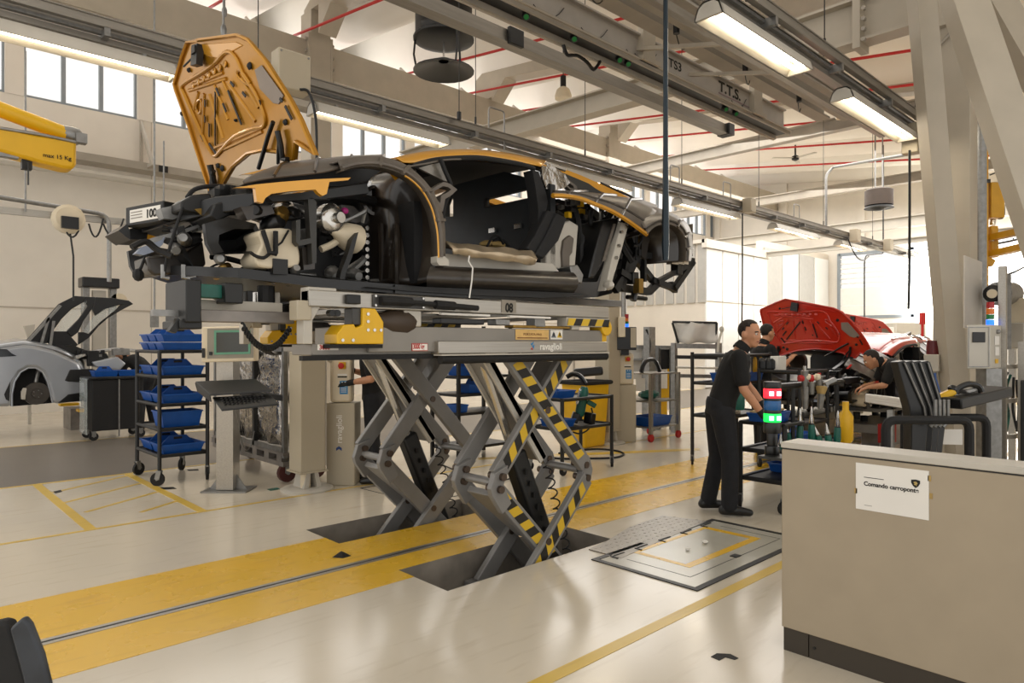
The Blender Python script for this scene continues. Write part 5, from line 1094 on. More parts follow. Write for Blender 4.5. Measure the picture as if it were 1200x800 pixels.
# yellow hoist behind the right-hand column
yh = thing('column_hoist','ochre yellow hoist mast with folding arm behind the right-hand column','hoist',(12.4,2.35,0))
D = 10.2
def Q(x,y,dd=D): return W(x,y,d=dd)
a, c = Q(1145,165), Q(1145,304); b = MB(); b.bar(Vector((a.x,a.y,0)), a+Vector((0,0,.6)), .2, .2, (CA,SA,0)); b.build('mast', m_yel2, yh)
b = MB(); b.bar(Q(1145,212),Q(1145,216),.24,.24,(CA,SA,0)); b.build('mast_collar', m_black, yh)
b = MB(); b.bar(Q(1164,215),Q(1164,256),.2,.2,(CA,SA,0)); b.build('motor_box', m_yel2, yh, bevel=.01)
b = MB(); b.bar(Q(1164,257),Q(1163,264),.06,.06); b.build('coupling', m_chrome, yh)
b = MB(); b.bar(Q(1163,265),Q(1164,302),.12,.1,(CA,SA,0)); b.build('link', m_yel2, yh, bevel=.02)
for y0,y1 in ((279,270),(298,289)):
    b = MB(); b.bar(Q(1160,y0),Q(1200,y1,9.6),.13,.09); b.build('fold_arm', m_yel2, yh)
b = MB(); b.tube([Q(1170,285),Q(1200,279,9.6)], .015,6); b.build('arm_hose', m_black, yh)
b = MB(); b.bar(Q(1146,300),Q(1162,309),.12,.1); b.build('foot', m_yel2, yh)
for y0 in (281,298):
    b = MB(); c_ = Q(1163,y0,D-.07); b.ball(c_,.028,.028,.028,8); b.build('pin', m_chrome, yh)
b = MB(); b.tube(smoothline([Q(x,y) for x,y in ((1171,240),(1176,242),(1176,254),(1170,256))],3), .014,6); b.tube(smoothline([Q(x,y) for x,y in ((1160,205),(1172,201),(1180,205),(1178,214),(1170,220))],3), .01,6); b.build('cable_loop', m_black, yh)
# ================================================================ RIGHT SIDE: partition, stack light, trolleys, red car, cabinet
pt = thing('partition', 'low beige partition panel with dark plinth in the right foreground', 'partition', (3.36, .5, 0))
b = MB(); b.box(3.265,3.45,-1.2,1.526,.115,.985); b.build('panel', m_part, pt, bevel=.004)
b = MB(); b.box(3.262,3.455,-1.2,1.53,.992,1.020); b.build('top_cap', m_lgrey, pt, bevel=.004, label='pale grey top edge')
b = MB(); b.box(3.272,3.445,-1.2,1.52,.984,.993); b.build('cap_seam', m_black, pt, smooth=0)  # dark seam line between panel and top cap
for y0, y1 in ((-1.2,1.395),(1.40,1.52)):
    b = MB(); b.box(3.275,3.44,y0,y1,0,.114); b.build('plinth', M('plinth_brown','#3a332a',.5,var=.06) if y0 < 0 else bpy.data.materials['plinth_brown'], pt, smooth=0)
b = MB(); b.cyl((3.276,1.37,.055),(3.27,1.37,.055),.007,8); b.build('plinth_screw', m_black, pt)
sg = thing('paper_sign', 'white paper notice with black heading taped to the partition', 'sign', (3.263,1.1,.6))
F = 3.2635
c = [W(1003,542,X=F), W(1088.5,551.5,X=F), W(1088.5,609,X=F), W(1003,596,X=F)]
y0, y1, z0, z1 = c[0].y, c[1].y, (c[2].z+c[3].z)/2, (c[0].z+c[1].z)/2
b = MB(); b.box(F-.001,F+.001,y1,y0,z0,z1); b.build('sheet', m_white, sg, smooth=0)
Yd, Zd = Vector((0,-1,0)), Vector((0,0,1)); wS, hS = y0-y1, z1-z0
text('Comando carroponte', .0262, (F-.002, y0-.118*wS, z0+.53*hS), Yd, Zd, m_print, sg, bold=.0007, sx=.95)
b = MB(); b.box(F-.0022,F-.0015,y0-.40*wS,y0-.12*wS,z0+.70*hS,z0+.713*hS); b.build('heading_line', m_print, sg, smooth=0)
b = MB(); b.box(F-.0022,F-.0015,y0-.235*wS,y0-.125*wS,z0+.10*hS,z0+.108*hS); b.build('footer_line', M('thin_grey_print','#6d675f',.7), sg, smooth=0)
ey, ez = y0-.83*wS, z0+.71*hS; s = .017
b = MB(); b.prism([Vector((F-.0022, ey-a*s, ez+d*s)) for a, d in ((-1,.9),(0,1.05),(1,.9),(1.02,.2),(.6,-.6),(0,-1.1),(-.6,-.6),(-1.02,.2))], (.001,0,0)); em = b.build('emblem', m_print, sg, smooth=0)
b = MB(); b.prism([Vector((F-.0030, ey-a*s, ez+d*s)) for a, d in ((-.5,.3),(-.1,.55),(.3,.45),(.5,.05),(.2,-.2),(.3,-.6),(-.1,-.3),(-.4,-.35),(-.2,0))], (.0006,0,0)); b.build('emblem_bull', M('emblem_gold','#b39a5a',.5), em, smooth=0)
for yy, zz in ((y1+.0,z1-.03),(y1-.006,z0+.5*hS),(y0+.002,z0+.08)):
    b = MB(); b.box(F-.001,F+.001,yy-.008,yy+.004,zz-.012,zz+.012); b.build('tape_tab', m_rubbish, sg, smooth=0)
# --- signal light fixed to the end of the partition
st = thing('signal_light', 'black signal tower with lit red and green lenses beside the partition end', 'signal light', (3.5,1.69,.86))
px_ = W(905,490,X=3.5); C0 = Vector((3.5, px_.y, 0)); R = .0445
zt = lambda y: W(905,y,X=3.5).z
def ring_(y0,y1,r,name,mat,lab=None):
    b = MB(); b.lathe([(r*.96,zt(y1)),(r,zt(y1)+.004),(r,zt(y0)-.004),(r*.96,zt(y0))], C0, (0,0,1), 20); return b.build(name, mat, st, label=lab)
ring_(447,455,R,'cap',m_plas); 
m_lr = M('signal_red','#ff1f2e',.2,var=.1,scale=40,emit=2.2); m_lg = M('signal_green','#0bd44a',.2,var=.1,scale=40,emit=1.6); m_lb = M('signal_blue','#0a4f86',.2,var=.1)
ring_(455,466,R,'red_lens',m_lr,'lit red lens'); ring_(466,469,R*1.0,'collar',m_plas); ring_(469,480,R,'blue_lens',m_lb,'unlit blue lens'); ring_(480,484,R,'collar',m_plas); ring_(484,494,R,'green_lens',m_lg,'lit green lens')
ring_(494,507,R,'base_module',m_plas); ring_(507,522,R*.62,'stem',m_plas); ring_(522,532,R*.85,'foot',m_plas)
for y in (460.5,489):
    z = zt(y); b = MB()
    for k in (-.02,.018):
        d = Vector((-CA*1,-SA*1,0)); s_ = Vector((SA,-CA,0)); p = C0+Vector((0,0,z))+d*R*.98+s_*k; b.obox(p,s_*.011,d*.004,Vector((0,0,.012)))
    b.build('led_cluster', M('led_red','#ff8a94',.3,var=0,emit=5) if y < 470 else M('led_green','#7dffa5',.3,var=0,emit=4), st, smooth=0)
b = MB(); b.box(3.40,3.54,1.50,C0.y+.03,zt(532)-.014,zt(532)); b.build('bracket', m_black, st)
# --- generic tube trolley
def trolley(name, label, x0, x1, y0, y1, shelves, ztop, mat=None, wheel=.055, r=.023, trays=True, group=None, cat='trolley'):
    t = thing(name, label, cat, ((x0+x1)/2,(y0+y1)/2,0)); mat = mat or m_black
    for x in (x0,x1):
        for y in (y0,y1):
            b = MB(); b.cyl((x,y,wheel*2+.02),(x,y,ztop),r,8); b.build('post', mat, t)
            w = thing_part('caster', t); 
    for z in shelves:
        b = MB(); b.box(x0,x1,y0,y1,z-.008,z); sh = b.build('shelf', mat, t)
        b = MB(); P4 = [(x0,y0,z+.0),(x1,y0,z+.0),(x1,y1,z+.0),(x0,y1,z+.0)]; b.tube(P4, r*.9, 8, closed=True); b.build('shelf_rim', mat, sh)
    for x in (x0,x1):
        for y in (y0,y1):
            a = rnd.uniform(0,6.28); d = Vector((math.cos(a),math.sin(a),0)); s_ = Vector((-d.y,d.x,0)); c = Vector((x,y,wheel))+d*.02
            b = MB(); b.cyl(c-s_*.014, c+s_*.014, wheel, 14); wv = b.build('wheel', m_rub, t)
            b = MB(); b.bar(c-s_*.02, Vector((x,y,wheel*2+.02))-s_*.02, .05, .006, s_); b.bar(c+s_*.02, Vector((x,y,wheel*2+.02))+s_*.02, .05, .006, s_); b.cyl(c-s_*.024, c+s_*.024, .012, 8); b.cyl((x,y,wheel*2),(x,y,wheel*2+.04),.02,8); b.build('caster_fork', m_galv, wv)
    return t
def thing_part(*a): return None
rnd = random.Random(11)
def bin_(x, y, z, lx, ly, h, label, rz=0., cat='bin', group=None, handle=True, mat=None):
    """open blue parts bin: sloped walls, rim, carrying handle"""
    t = thing('parts_bin', label, cat, (x,y,z), rz, group)
    O = [(-lx/2,-ly/2),(lx/2,-ly/2),(lx/2,ly/2),(-lx/2,ly/2)]; k = .86; w = .006
    b = MB(); lo = [Vector((a*k,c*k,0.001)) for a, c in O]; hi = [Vector((a,c,h)) for a, c in O]; hi2 = [Vector((a*.96,c*.96,h)) for a, c in O]; lo2 = [Vector((a*k*.95,c*k*.95,.008)) for a, c in O]
    vs = lo+hi+hi2+lo2; fs = [(3,2,1,0),(12,13,14,15)]
    for i in range(4): j = (i+1) % 4; fs += [(i,j,4+j,4+i),(4+i,4+j,8+j,8+i),(8+i,8+j,12+j,12+i)]
    b.add(vs, fs); b.build('tray', mat or m_blue, t, world=False)
    b = MB(); b.ring([Vector((a*1.03,c*1.03,h-.012)) for a, c in O],[Vector((a*.98,c*.98,h-.012)) for a, c in O],(0,0,.014)); b.build('rim', mat or m_blue, t, world=False)
    if handle:
        b = MB(); b.prism([Vector(q) for q in ((-lx*.42,-.005,h*.4),(lx*.42,-.005,h*.4),(lx*.36,-.005,h*1.0),(lx*.2,-.005,h*1.75),(-lx*.2,-.005,h*1.75),(-lx*.36,-.005,h*1.0))], (0,.01,0)); b.build('handle_wall', mat or m_blue, t, world=False)
        b = MB(); b.box(-lx*.1,lx*.1,-.007,.007,h*1.35,h*1.6); b.build('handle_slot', m_plas, t, world=False)
    return t
# --- trolley the man leans on, with tool rail running behind the partition
mt = trolley('tool_trolley','black tube trolley the standing man leans on, hung with green screwdrivers and brushes',5.88,7.2,2.72,3.14,(.27,.53),.78)
b = MB(); b.box(5.88,6.25,2.72,3.14,.772,.78); b.build('top_shelf', m_black, mt); b = MB(); b.tube([(5.88,2.72,.78),(6.25,2.72,.78),(6.25,3.14,.78),(5.88,3.14,.78)], .018, 8, closed=True); b.build('push_bar', m_black, mt)
b = MB(); b.tube([(5.90,2.80,1.12),(7.2,2.74,1.12)], .03, 8); b.build('tool_rail', m_black, mt)
for x, y in ((6.2,2.79),(7.1,2.745)):
    b = MB(); b.tube([(x,y,.53),(x,y,1.12)], .02, 8); b.build('rail_upright', m_black, mt)
def toolpt(x, y): return W(x, y, d=6.3)
def air_tool(px, py0, py1, label, lean=0., mat=None):
    a, c = toolpt(px, py0), toolpt(px+lean, py1+6); t = thing('screwdriver', label, 'power tool', tuple(c))
    d = (c-a); b = MB(); b.lathe([(.004,0),(.010,.02),(.014,d.length*.25),(.02,d.length*.35),(.022,d.length*.5)], a, d, 10); b.build('nose', m_chrome, t)
    b = MB(); b.lathe([(.022,d.length*.5),(.03,d.length*.55),(.032,d.length*.9),(.024,d.length)], a, d, 10); b.build('grip', mat or m_green, t)
    b = MB(); b.lathe([(.026,d.length*.48),(.026,d.length*.52)], a, d, 10); b.build('collar', m_black, t)
    return t
for i, (x, y0, y1, l) in enumerate(((938,478,512,-1),(951,476,511,0),(982,481,513,-1),(968,496,516,4),(955,500,514,6),(921,497,510,3),(915,508,528,0))):
    air_tool(x, y0, y1, ['green screwdriver with silver nose, leftmost upright one behind the partition top','tallest green screwdriver with silver nose behind the partition top','green screwdriver with silver nose, right-hand one next to the yellow tool','leaning green screwdriver just left of the right-hand upright one','low leaning green screwdriver in the middle of the tool rail','low green screwdriver just right of the signal light','green tool hanging low behind the signal light'][i], l)
def tool_in_sleeve(px, py0, py1, head, label, mat, hw=.03, lean=0):
    a, c = toolpt(px, py0), toolpt(px+lean, py1); t = thing('hand_tool', label, 'tool', tuple(c)); d = a-c; L = d.length
    b = MB(); b.lathe([(.02,0),(.026,.02),(.032,L*.62),(.034,L*.66)], c, d, 10); b.build('holder_sleeve', m_galv, t)
    b = MB(); b.lathe([(.014,L*.6),(.016,L*.85)] if head != 'brush' else [(.03,L*.62),(.05,L*.9),(.045,L*1.0)], c, d, 10); b.build('handle' if head != 'brush' else 'bristles', mat, t)
    if head == 'hammer':
        s_ = Vector((SA,-CA,0)); b = MB(); b.lathe([(.03,-.06),(.032,-.02),(.022,-.01),(.022,.03),(.034,.04),(.034,.07)], c+d*.92, s_, 10); b.build('hammer_head', m_cream if mat is m_cream else mat, t)
    return t
tool_in_sleeve(943.5,440,479,'hammer','red-headed mallet standing in a grey sleeve on the tool rail',m_redp)
tool_in_sleeve(963,452,479,'brush','straw-coloured brush in a grey sleeve on the tool rail',m_rubbish,lean=-2)
tool_in_sleeve(951,440,462,'hammer','cream rubber mallet lying on top of the tool rail',m_cream)
tool_in_sleeve(960,434,452,'stick','red-handled tool standing upright behind the straw brush',m_redp)
tool_in_sleeve(943,424,455,'stick','tall bare metal rod standing behind the mallets on the tool rail',m_chrome)
a = toolpt(975,447); b = MB(); b.bar(toolpt(966,450),toolpt(979,444),.05,.04); b.bar(toolpt(970,449),toolpt(966,456),.04,.03); own(b, 'air_gun', m_galv, 'grey metal air gun lying on top of the tool rail beside the straw brush', 'power tool', bevel=.006)
for i, (x, y, z) in enumerate(((6.06,2.95,.784),(6.65,2.97,.535),(6.5,2.95,.275))):
    bin_(x, y, z, .42, .22, .09, ['blue bin on the trolley top by the man’s gloved hand','blue bin on the shelf behind the green screwdrivers','blue bin on the lower shelf of the man’s trolley'][i], rnd.uniform(-.2,.2), handle=i > 0)
b = MB(); b.obox((6.06,2.97,.884),(.16,.01,.01),(0,.1,0),(0,0,.008)); own(b, 'wooden_board', m_rubbish, 'pale wooden board resting across the blue bin at the gloved hand', 'board')
b = MB(); a = W(991,505,d=6.7); b.lathe([(.05,0),(.07,.03),(.07,.26),(.03,.32),(.03,.4)], (a.x,a.y,.535), (0,0,1), 12); own(b, 'oil_can', m_yel, 'yellow pump can standing at the right end of the tool rail', 'can')
# lower tilted support and box between trolley and partition
b = MB(); b.bar((5.74,3.0,.40),(5.9,2.3,.40),.05,.05); 
# --- second trolley rear of the man (white block on it)
t2 = trolley('tall_trolley','taller black trolley behind the man, carrying a white holder',7.95,8.75,3.5,4.0,(.55,1.17),1.20)
b = MB(); a = W(912,430,d=8.5); b.box(a.x-.12,a.x+.12,a.y-.05,a.y+.05,1.17,1.35); own(b, 'white_holder', m_white, 'white block holder on top of the taller trolley behind the man', 'holder', bevel=.01)
for i, xx in enumerate((893,900,906)):
    a = W(xx,428,d=8.45); b = MB(); b.lathe([(.02,0),(.05,.03),(.05,.12),(.02,.16)], (a.x,a.y,1.17), (0,0,1), 10); own(b, 'air_wrench', m_plas, ['black tool on the taller trolley, nearest the man’s shoulder','black tool standing in the middle on the taller trolley','black tool on the taller trolley right beside the white holder'][i], 'power tool')
# --- trolley with yellow-handled tools (left of the man)
a0, a1 = W(782,527,Z=.0), W(798,537,Z=.0)
t3 = trolley('hand_tool_trolley','black trolley of yellow-handled tools standing left of the leaning man',7.45,8.55,4.15,4.62,(.62,1.02,1.36),1.40)
bin_(7.75,4.3,1.025,.34,.3,.12,'blue bin on the middle shelf of the yellow-handled tool trolley, left one',0,handle=False)
bin_(8.2,4.3,1.025,.34,.3,.12,'blue bin on the middle shelf of the yellow-handled tool trolley, right one',0,handle=False)
for i in range(6):
    x = 7.6+i*.16; b = MB(); b.lathe([(.016,0),(.03,.02),(.026,.2),(.012,.24)], (x,4.2,1.10), (0,0,1), 8); own(b, 'screwdriver', m_yel2 if i != 3 else m_lgrey, ['first','second','third','','fourth','fifth'][i]+' yellow-handled tool from the left in the row above the blue bins' if i != 3 else 'single grey tool handle in the row above the blue bins', 'tool', 'yellow handles on the tool trolley' if i != 3 else None)
a = W(815,488,d=8.8); b = MB(); b.lathe([(.05,-.28),(.06,-.24),(.055,-.1),(.03,-.06),(.03,.1),(.02,.16)], (7.72,4.13,.98), (0,0,1), 10); own(b, 'oil_gun', m_green, 'green grease gun standing on the lower shelf of the yellow-handled tool trolley', 'power tool')
b = MB(); b.box(7.6,7.84,4.18,4.34,.62,.70); own(b, 'steel_fixture', m_chrome, 'bright metal block under the green grease gun', 'fixture', bevel=.01)
b = MB(); b.tube(smoothline([(7.5,4.3,1.40),(7.52,4.3,1.52),(7.56,4.28,1.66)],4), .014, 6); b.ball((7.56,4.28,1.68),.03,.03,.04,8); own(b, 'gear_stick', m_lgrey, 'pale stick with a knob standing on the yellow-handled tool trolley', 'lever')
# --- white sheet-covered rack
wr = thing('covered_rack','grey frame rack with a white plastic sheet hung over it, left of the man','rack',(11.3,6.2,0))
DR = 11.6
def K(x,y,dd=DR): return W(x,y,d=dd)
for x in (790,842):
    a = K(x,403); b = MB(); b.box(a.x-.04,a.x+.04,a.y-.04,a.y+.04,0,a.z+.02); b.build('post', m_galv, wr)
for y in (405,418,440):
    b = MB(); b.bar(K(789,y),K(843,y+1),.06,.06 if y != 405 else .08); b.build('cross_rail', m_galv if y != 418 else m_black, wr)
b = MB(); b.tube([K(795,402),K(788,378)], .02,6); b.tube([K(839,402),K(840,378)], .02,6); b.tube([K(788,377),K(840,378)],.02,6); b.build('sheet_frame', m_black, wr)
rows = []
for j in range(5):
    rows.append([K(790+i*5+(1.5 if j else 0),378+j*6+1.2*math.sin(i*1.3+j),DR+.05*math.sin(i*.9+j*.5)) for i in range(11)])
b = MB(); b.grid(rows); b.build('plastic_sheet', M('white_plastic_sheet','#d9d6d0',.3,var=.05,scale=6), wr, solid=.006)
b = MB(); b.bar(K(791,430),K(842,431),.5,.03,(0,0,1)); b.build('shelf', m_lgrey, wr)
# --- second car: red, same stage of assembly, further along the line
m_redin = M('red_underside_paint','#c22a16',.28,.0,var=.1,scale=4,coat=.8)
SW = {m_gold: m_red, m_goldin: m_redin}
OFF = Vector((8.25,-.02,-1.235))
DROP = ('number','')
def recolor(o):
    for ch in o.children:
        for i, sl in enumerate(ch.material_slots):
            if sl.material in SW: r = SW[sl.material]; sl.link = 'OBJECT'; sl.material = r
        recolor(ch)
def copy_car(loc, label):
    c = copy_tree(car, loc, None, label)
    def prune(o):
        for ch in list(o.children):
            nm = ch.name.split('.')[0]
            if nm in ('impact_box','label_plate','lettering','fine_print','cable_loop','foam_pad','cover_strap'):
                def kill(q):
                    for g in list(q.children): kill(g)
                    bpy.data.objects.remove(q)
                kill(ch)
            else: prune(ch)
    prune(c); recolor(c); return c
red1 = copy_car(Vector(car.location)+OFF, 'red car with raised red bonnet, low on a lift behind the leaning man')
red2 = copy_car(Vector((18.6,6.0,.62)), 'farther red car whose raised bonnet shows beside the slim column')
for nm_, x, y, zt_, l in (('a',11.45,4.18,.48,'grey low lift table carrying the red car behind the leaning man'),('b',18.6,6.0,.54,'grey low lift table carrying the farther red car')):
    lt = thing('low_lift', l, 'lift', (x,y,0))
    for s in (-.6,.6):
        b = MB(); b.box(x-1.5,x+1.3,y+s-.3,y+s+.3,zt_-.2,zt_-.08); b.build('runway', m_grey, lt, bevel=.01)
        for u in (-1.1,-.3,.45):
            b = MB(); b.cyl((x+u,y+s*.55/.6,zt_-.08),(x+u,y+s*.55/.6,zt_-.0),.05,8); b.build('support_pad', m_rub, lt)
        b = MB(); b.box(x-1.0,x+1.0,y+s-.12,y+s+.12,0,zt_-.2); b.build('pedestal', m_worn, lt)
    b = MB(); b.box(x-1.6,x-1.35,y-1.05,y-.9,zt_-.3,zt_-.05); b.build('load_label', m_redp, lt)
# --- rack of black shell panels on a bent tube frame, behind the partition
sr = thing('panel_rack','bent black tube rack holding a stack of angled black panels, behind the partition','rack',(4.5,1.1,0))
DS = 4.3
def S(x,y,dd=DS): return W(x,y,d=dd)
def drop(p): return Vector((p.x,p.y,0))
for x0,x1,yy,dd in ((1038,1136,492,4.05),(1060,1156,489,4.5)):
    a, c = S(x0,yy,dd), S(x1,yy+6,dd); z = a.z
    b = MB(); b.tube(fillet([drop(a),Vector((a.x,a.y,z)),Vector((c.x,c.y,z)),drop(c)],.06), .026, 10); b.build('tube_frame', m_rub, sr)
dv = Vector((CA*.3+SA*1,SA*.3-CA*1,0)).normalized()
for i in range(4):
    o = i*9.2; dd = 4.2+i*.05
    prof = [(1052+o,424),(1060+o,422.5),(1063+o,424),(1086+o*.75,476),(1088+o*.75,494),(1085+o*.7,530),(1067+o*.6,560),(1068+o*.6,496),(1066+o*.6,478)]
    b = MB(); b.prism([S(x,y,dd) for x,y in prof], Vector((CA,SA,0))*.09); pn = b.build('shell_panel', m_plas, sr, bevel=.006)
    b = MB(); b.tube([S(x,y,dd-.012) for x,y in ((1060+o,425),(1083+o*.75,477),(1086+o*.75,495))], .006, 6); b.build('panel_flange', m_galv, pn)
for i in range(4):
    b = MB(); b.tube(fillet([S(1096+i*5,468,4.15+i*.04),S(1096+i*5,494,4.15+i*.04),S(1090+i*5,500,4.15+i*.04)],.02), .011, 6); b.build('hook', m_galv, sr)
b = MB(); b.bar(S(1108,472,4.4),S(1168,458,4.7),.2,.07); b.build('arm_tray', m_black, sr, bevel=.01)
b = MB(); b.tube(smoothline([S(x,y,4.4) for x,y in ((1062,485),(1068,500),(1075,515),(1078,530))],4), .008,6); b.build('cable', m_galv, sr)
t = thing('power_drill','black and yellow cordless tool lying on the rack tray beside the column','power tool',tuple(S(1118,464,4.45)))
b = MB(); b.bar(S(1098,467,4.45),S(1118,458,4.45),.05,.045); b.build('yellow_body', m_yel, t, bevel=.012)
b = MB(); b.tube(smoothline([S(x,y,4.45) for x,y in ((1120,461),(1123,455),(1135,450),(1146,452),(1150,459))],4), .02, 8); b.ball(S(1116,455,4.45),.03,.03,.025,8); b.build('black_handle', m_plas, t)
b = MB(); b.bar(S(1128,459,4.45),S(1148,454,4.5),.07,.03); own(b, 'steel_cartridge', m_galv, 'grey metal cartridge lying beside the cordless tool on the rack tray', 'cartridge', bevel=.01)
t = thing('foam_stack','white folded sheets stacked on a small stand behind the panel rack','sheet stack',tuple(drop(S(1050,478,5.0))))
for k in range(3):
    b = MB(); a, c = S(1034,472-k*3,5.0), S(1068,476-k*3,5.0); b.bar(a,c,.5,.03); b.build('sheet', m_white, t, bevel=.008)
for x in (1044,1062):
    a = S(x,480,5.0); b = MB(); b.box(a.x-.02,a.x+.02,a.y-.02,a.y+.02,0,a.z); b.build('leg', m_galv, t)
b = MB(); a, c = S(1093,503,4.8), S(1128,520,4.8); b.prism([S(1093,503,4.8),S(1128,503,4.8),S(1128,521,4.8),S(1090,520,4.8)], Vector((CA,SA,0))*.01); own(b, 'document_board', m_white, 'white document board leaning behind the panel rack frame', 'board', smooth=0)
# --- control cabinet on its grey post with aluminium frame
DC = 6.1
def Cc(x,y,dd=DC): return W(x,y,d=dd)
cab = thing('control_cabinet','grey control cabinet with small dark window on a broad grey post','cabinet',tuple(drop(Cc(1156,460))))
a = Cc(1133,433); c = Cc(1161,380); fr_ = Vector((SA,-CA,0)).normalized(); fw = Vector((CA,SA,0))
# body: front face seen square-on, right side receding
f0, f1 = Cc(1133,432), Cc(1161,432); s0 = Cc(1179,431,DC+.28)
z0, z1 = f0.z, Cc(1133,380.5).z
b = MB(); P4 = [f0,f1,s0,s0+(f0-f1)]; b.prism([Vector((p.x,p.y,z0)) for p in P4], (0,0,z1-z0)); body = b.build('casing', m_lgrey, cab, bevel=.006)
nrm = Vector((-CA,-SA,0))*.004
def onf(x,y): return Cc(x,y)+nrm
b = MB(); b.ring([onf(1134.5,383),onf(1159,383),onf(1159,430),onf(1134.5,430)],[onf(1135.3,384),onf(1158.2,384),onf(1158.2,429),onf(1135.3,429)],nrm*.4); b.build('door_seam', m_galv, body, smooth=0)
b = MB(); b.prism([onf(1139,389),onf(1154,389),onf(1154,401),onf(1139,401)],nrm*1.5); b.build('display_window', m_plas, body, bevel=.004)
sd = (s0-f1).normalized(); sn = sd.cross(Vector((0,0,1))).normalized(); sn = sn if sn.dot(Vector((1,0,0))*SA+Vector((0,-1,0))*CA) > 0 else -sn
for k,(t0_,t1_,q0,q1,mt_) in enumerate(((.35,.8,.55,.75,m_white),(.4,.8,.3,.5,m_white),(.4,.7,.12,.22,m_yel))):
    b = MB(); b.prism([f1+sd*t+Vector((0,0,(z1-z0)*q-0))+sn*.003 for t, q in ((.28*t0_,q0),(.28*t1_,q0),(.28*t1_,q1),(.28*t0_,q1))], sn*.002); b.build('paper_label', mt_, body, smooth=0)
b = MB(); c0 = f1+sd*.17+Vector((0,0,(z1-z0)*.85)); b.lathe([(.02,0),(.02,.02),(.01,.03)], c0, sn, 10); b.build('key_switch', m_galv, body)
pc = (f0+f1+s0)/3; b = MB(); p0_ = Cc(1145,440,DC+.2); p1_ = Cc(1163,440,DC+.2); b.bar(Vector((pc.x+.02,pc.y,0)),Vector((pc.x+.02,pc.y,z0)),.14,.14,fr_); b.build('post', m_galv, cab)
stl = thing('signal_light','small signal tower of red, amber, green and lit blue lenses on the control cabinet','signal light',tuple(Vector((Cc(1160.5,380,DC+.15).x,Cc(1160.5,380,DC+.15).y,z1))))
cc_ = Cc(1160.5,380,DC+.15); zz_ = lambda y: 1.5+(DC+.15)*(403-y)/800
for y0,y1,mt_,nm in ((353.5,361,M('lens_red','#a3161a',.25),'red_lens'),(361,368,M('lens_amber','#d9701a',.25),'amber_lens'),(368,374,M('lens_green','#0f6e34',.25),'green_lens'),(374,381,M('lens_blue_lit','#1e63ff',.2,emit=2.),'blue_lens')):
    b = MB(); b.cyl((cc_.x,cc_.y,zz_(y1)),(cc_.x,cc_.y,zz_(y0)-.003),.032,14); b.build(nm, mt_, stl)
# board and post behind
b = MB(); P_ = [Cc(1130.5,299,6.6),Cc(1151,307,6.9),Cc(1151,384,6.9),Cc(1130.5,384,6.6)]; b.prism(P_, Vector((CA,SA,0))*.02); wb = own(b, 'white_board', M('white_board','#cfcac2',.4,var=.03), 'tall white board standing above the control cabinet beside the yellow mast', 'board', smooth=0)
af = thing('equipment_rack','aluminium profile frame carrying grey boxes to the right of the control cabinet','frame',tuple(drop(Cc(1180,480,6.9))))
for x,dd in ((1175,6.3),(1186,7.4),(1198,6.4)):
    a = Cc(x,480,dd); zt_ = Cc(x,312 if x == 1175 else 400,dd).z; b = MB(); b.box(a.x-.03,a.x+.03,a.y-.03,a.y+.03,0,zt_); b.build('upright', m_alu, af)
for y in (470,512,430):
    b = MB(); b.bar(Cc(1175,y,6.3),Cc(1200,y-2,6.6),.04,.04); b.build('cross_bar', m_alu, af)
b = MB(); a = Cc(1188,392,6.9); b.box(a.x-.08,a.x+.12,a.y-.1,a.y+.1,a.z-.14,a.z+.12); b.build('grey_box', m_lgrey, af, bevel=.01)
b = MB(); a = Cc(1196,368,7.0); b.box(a.x-.1,a.x+.12,a.y-.1,a.y+.1,a.z-.1,a.z+.16); b.build('cream_box', m_cream, af, bevel=.01)
b = MB(); a = Cc(1178,340,6.7); b.bar(Vector((a.x,a.y,1.45)),Cc(1178,322,6.7),.07,.07,fr_); b.build('mast_profile', m_galv, af)
for k in range(7):
    b = MB(); x0 = 1174+k*3.5; b.tube(smoothline([Cc(x0,430+k*3,6.6),Cc(x0+rnd.uniform(-8,8),455,6.6),Cc(x0+rnd.uniform(-8,8),480,6.7),Cc(x0+rnd.uniform(-6,6),505,6.6)],4), .012, 6); b.build('loose_cable', m_black if k % 3 else m_green, af)
hz_ = thing('warning_horn','grey cylindrical horn unit with black face beside the yellow mast','horn',tuple(Cc(1175,345,6.75)))
a, c = Cc(1164,344,6.7), Cc(1184,344,7.1); b = MB(); b.cyl(a.lerp(c,.25), c, .12, 16); b.build('body', m_galv, hz_)
b = MB(); b.lathe([(.05,-.04),(.085,-.02),(.09,.1)], a, c-a, 16); b.build('face', m_plas, hz_)
b = MB(); b.cyl(a-(c-a).normalized()*.045, a-(c-a).normalized()*.02, .045, 12); b.build('face_plate', m_cream, hz_)
b = MB(); b.cyl((a+c)/2-Vector((0,0,.1)), Vector((((a+c)/2).x,((a+c)/2).y,1.55)), .03, 8); b.build('stand', m_galv, hz_)
b = MB(); b.tube(smoothline([Cc(1178,322,6.7),Cc(1188,319,6.8),Cc(1200,313,6.9)],4), .01,6); own(b, 'power_lead', m_black, 'black lead leaving the top of the horn bracket at the right edge', 'cable')
b = MB(); a = Cc(1196,470,5.4); b.box(a.x-.02,a.x+.5,a.y-.3,a.y,0,Cc(1196,445,5.4).z); own(b, 'dark_cabinet', m_black, 'dark cabinet cut off by the right edge behind the partition', 'cabinet', bevel=.01)
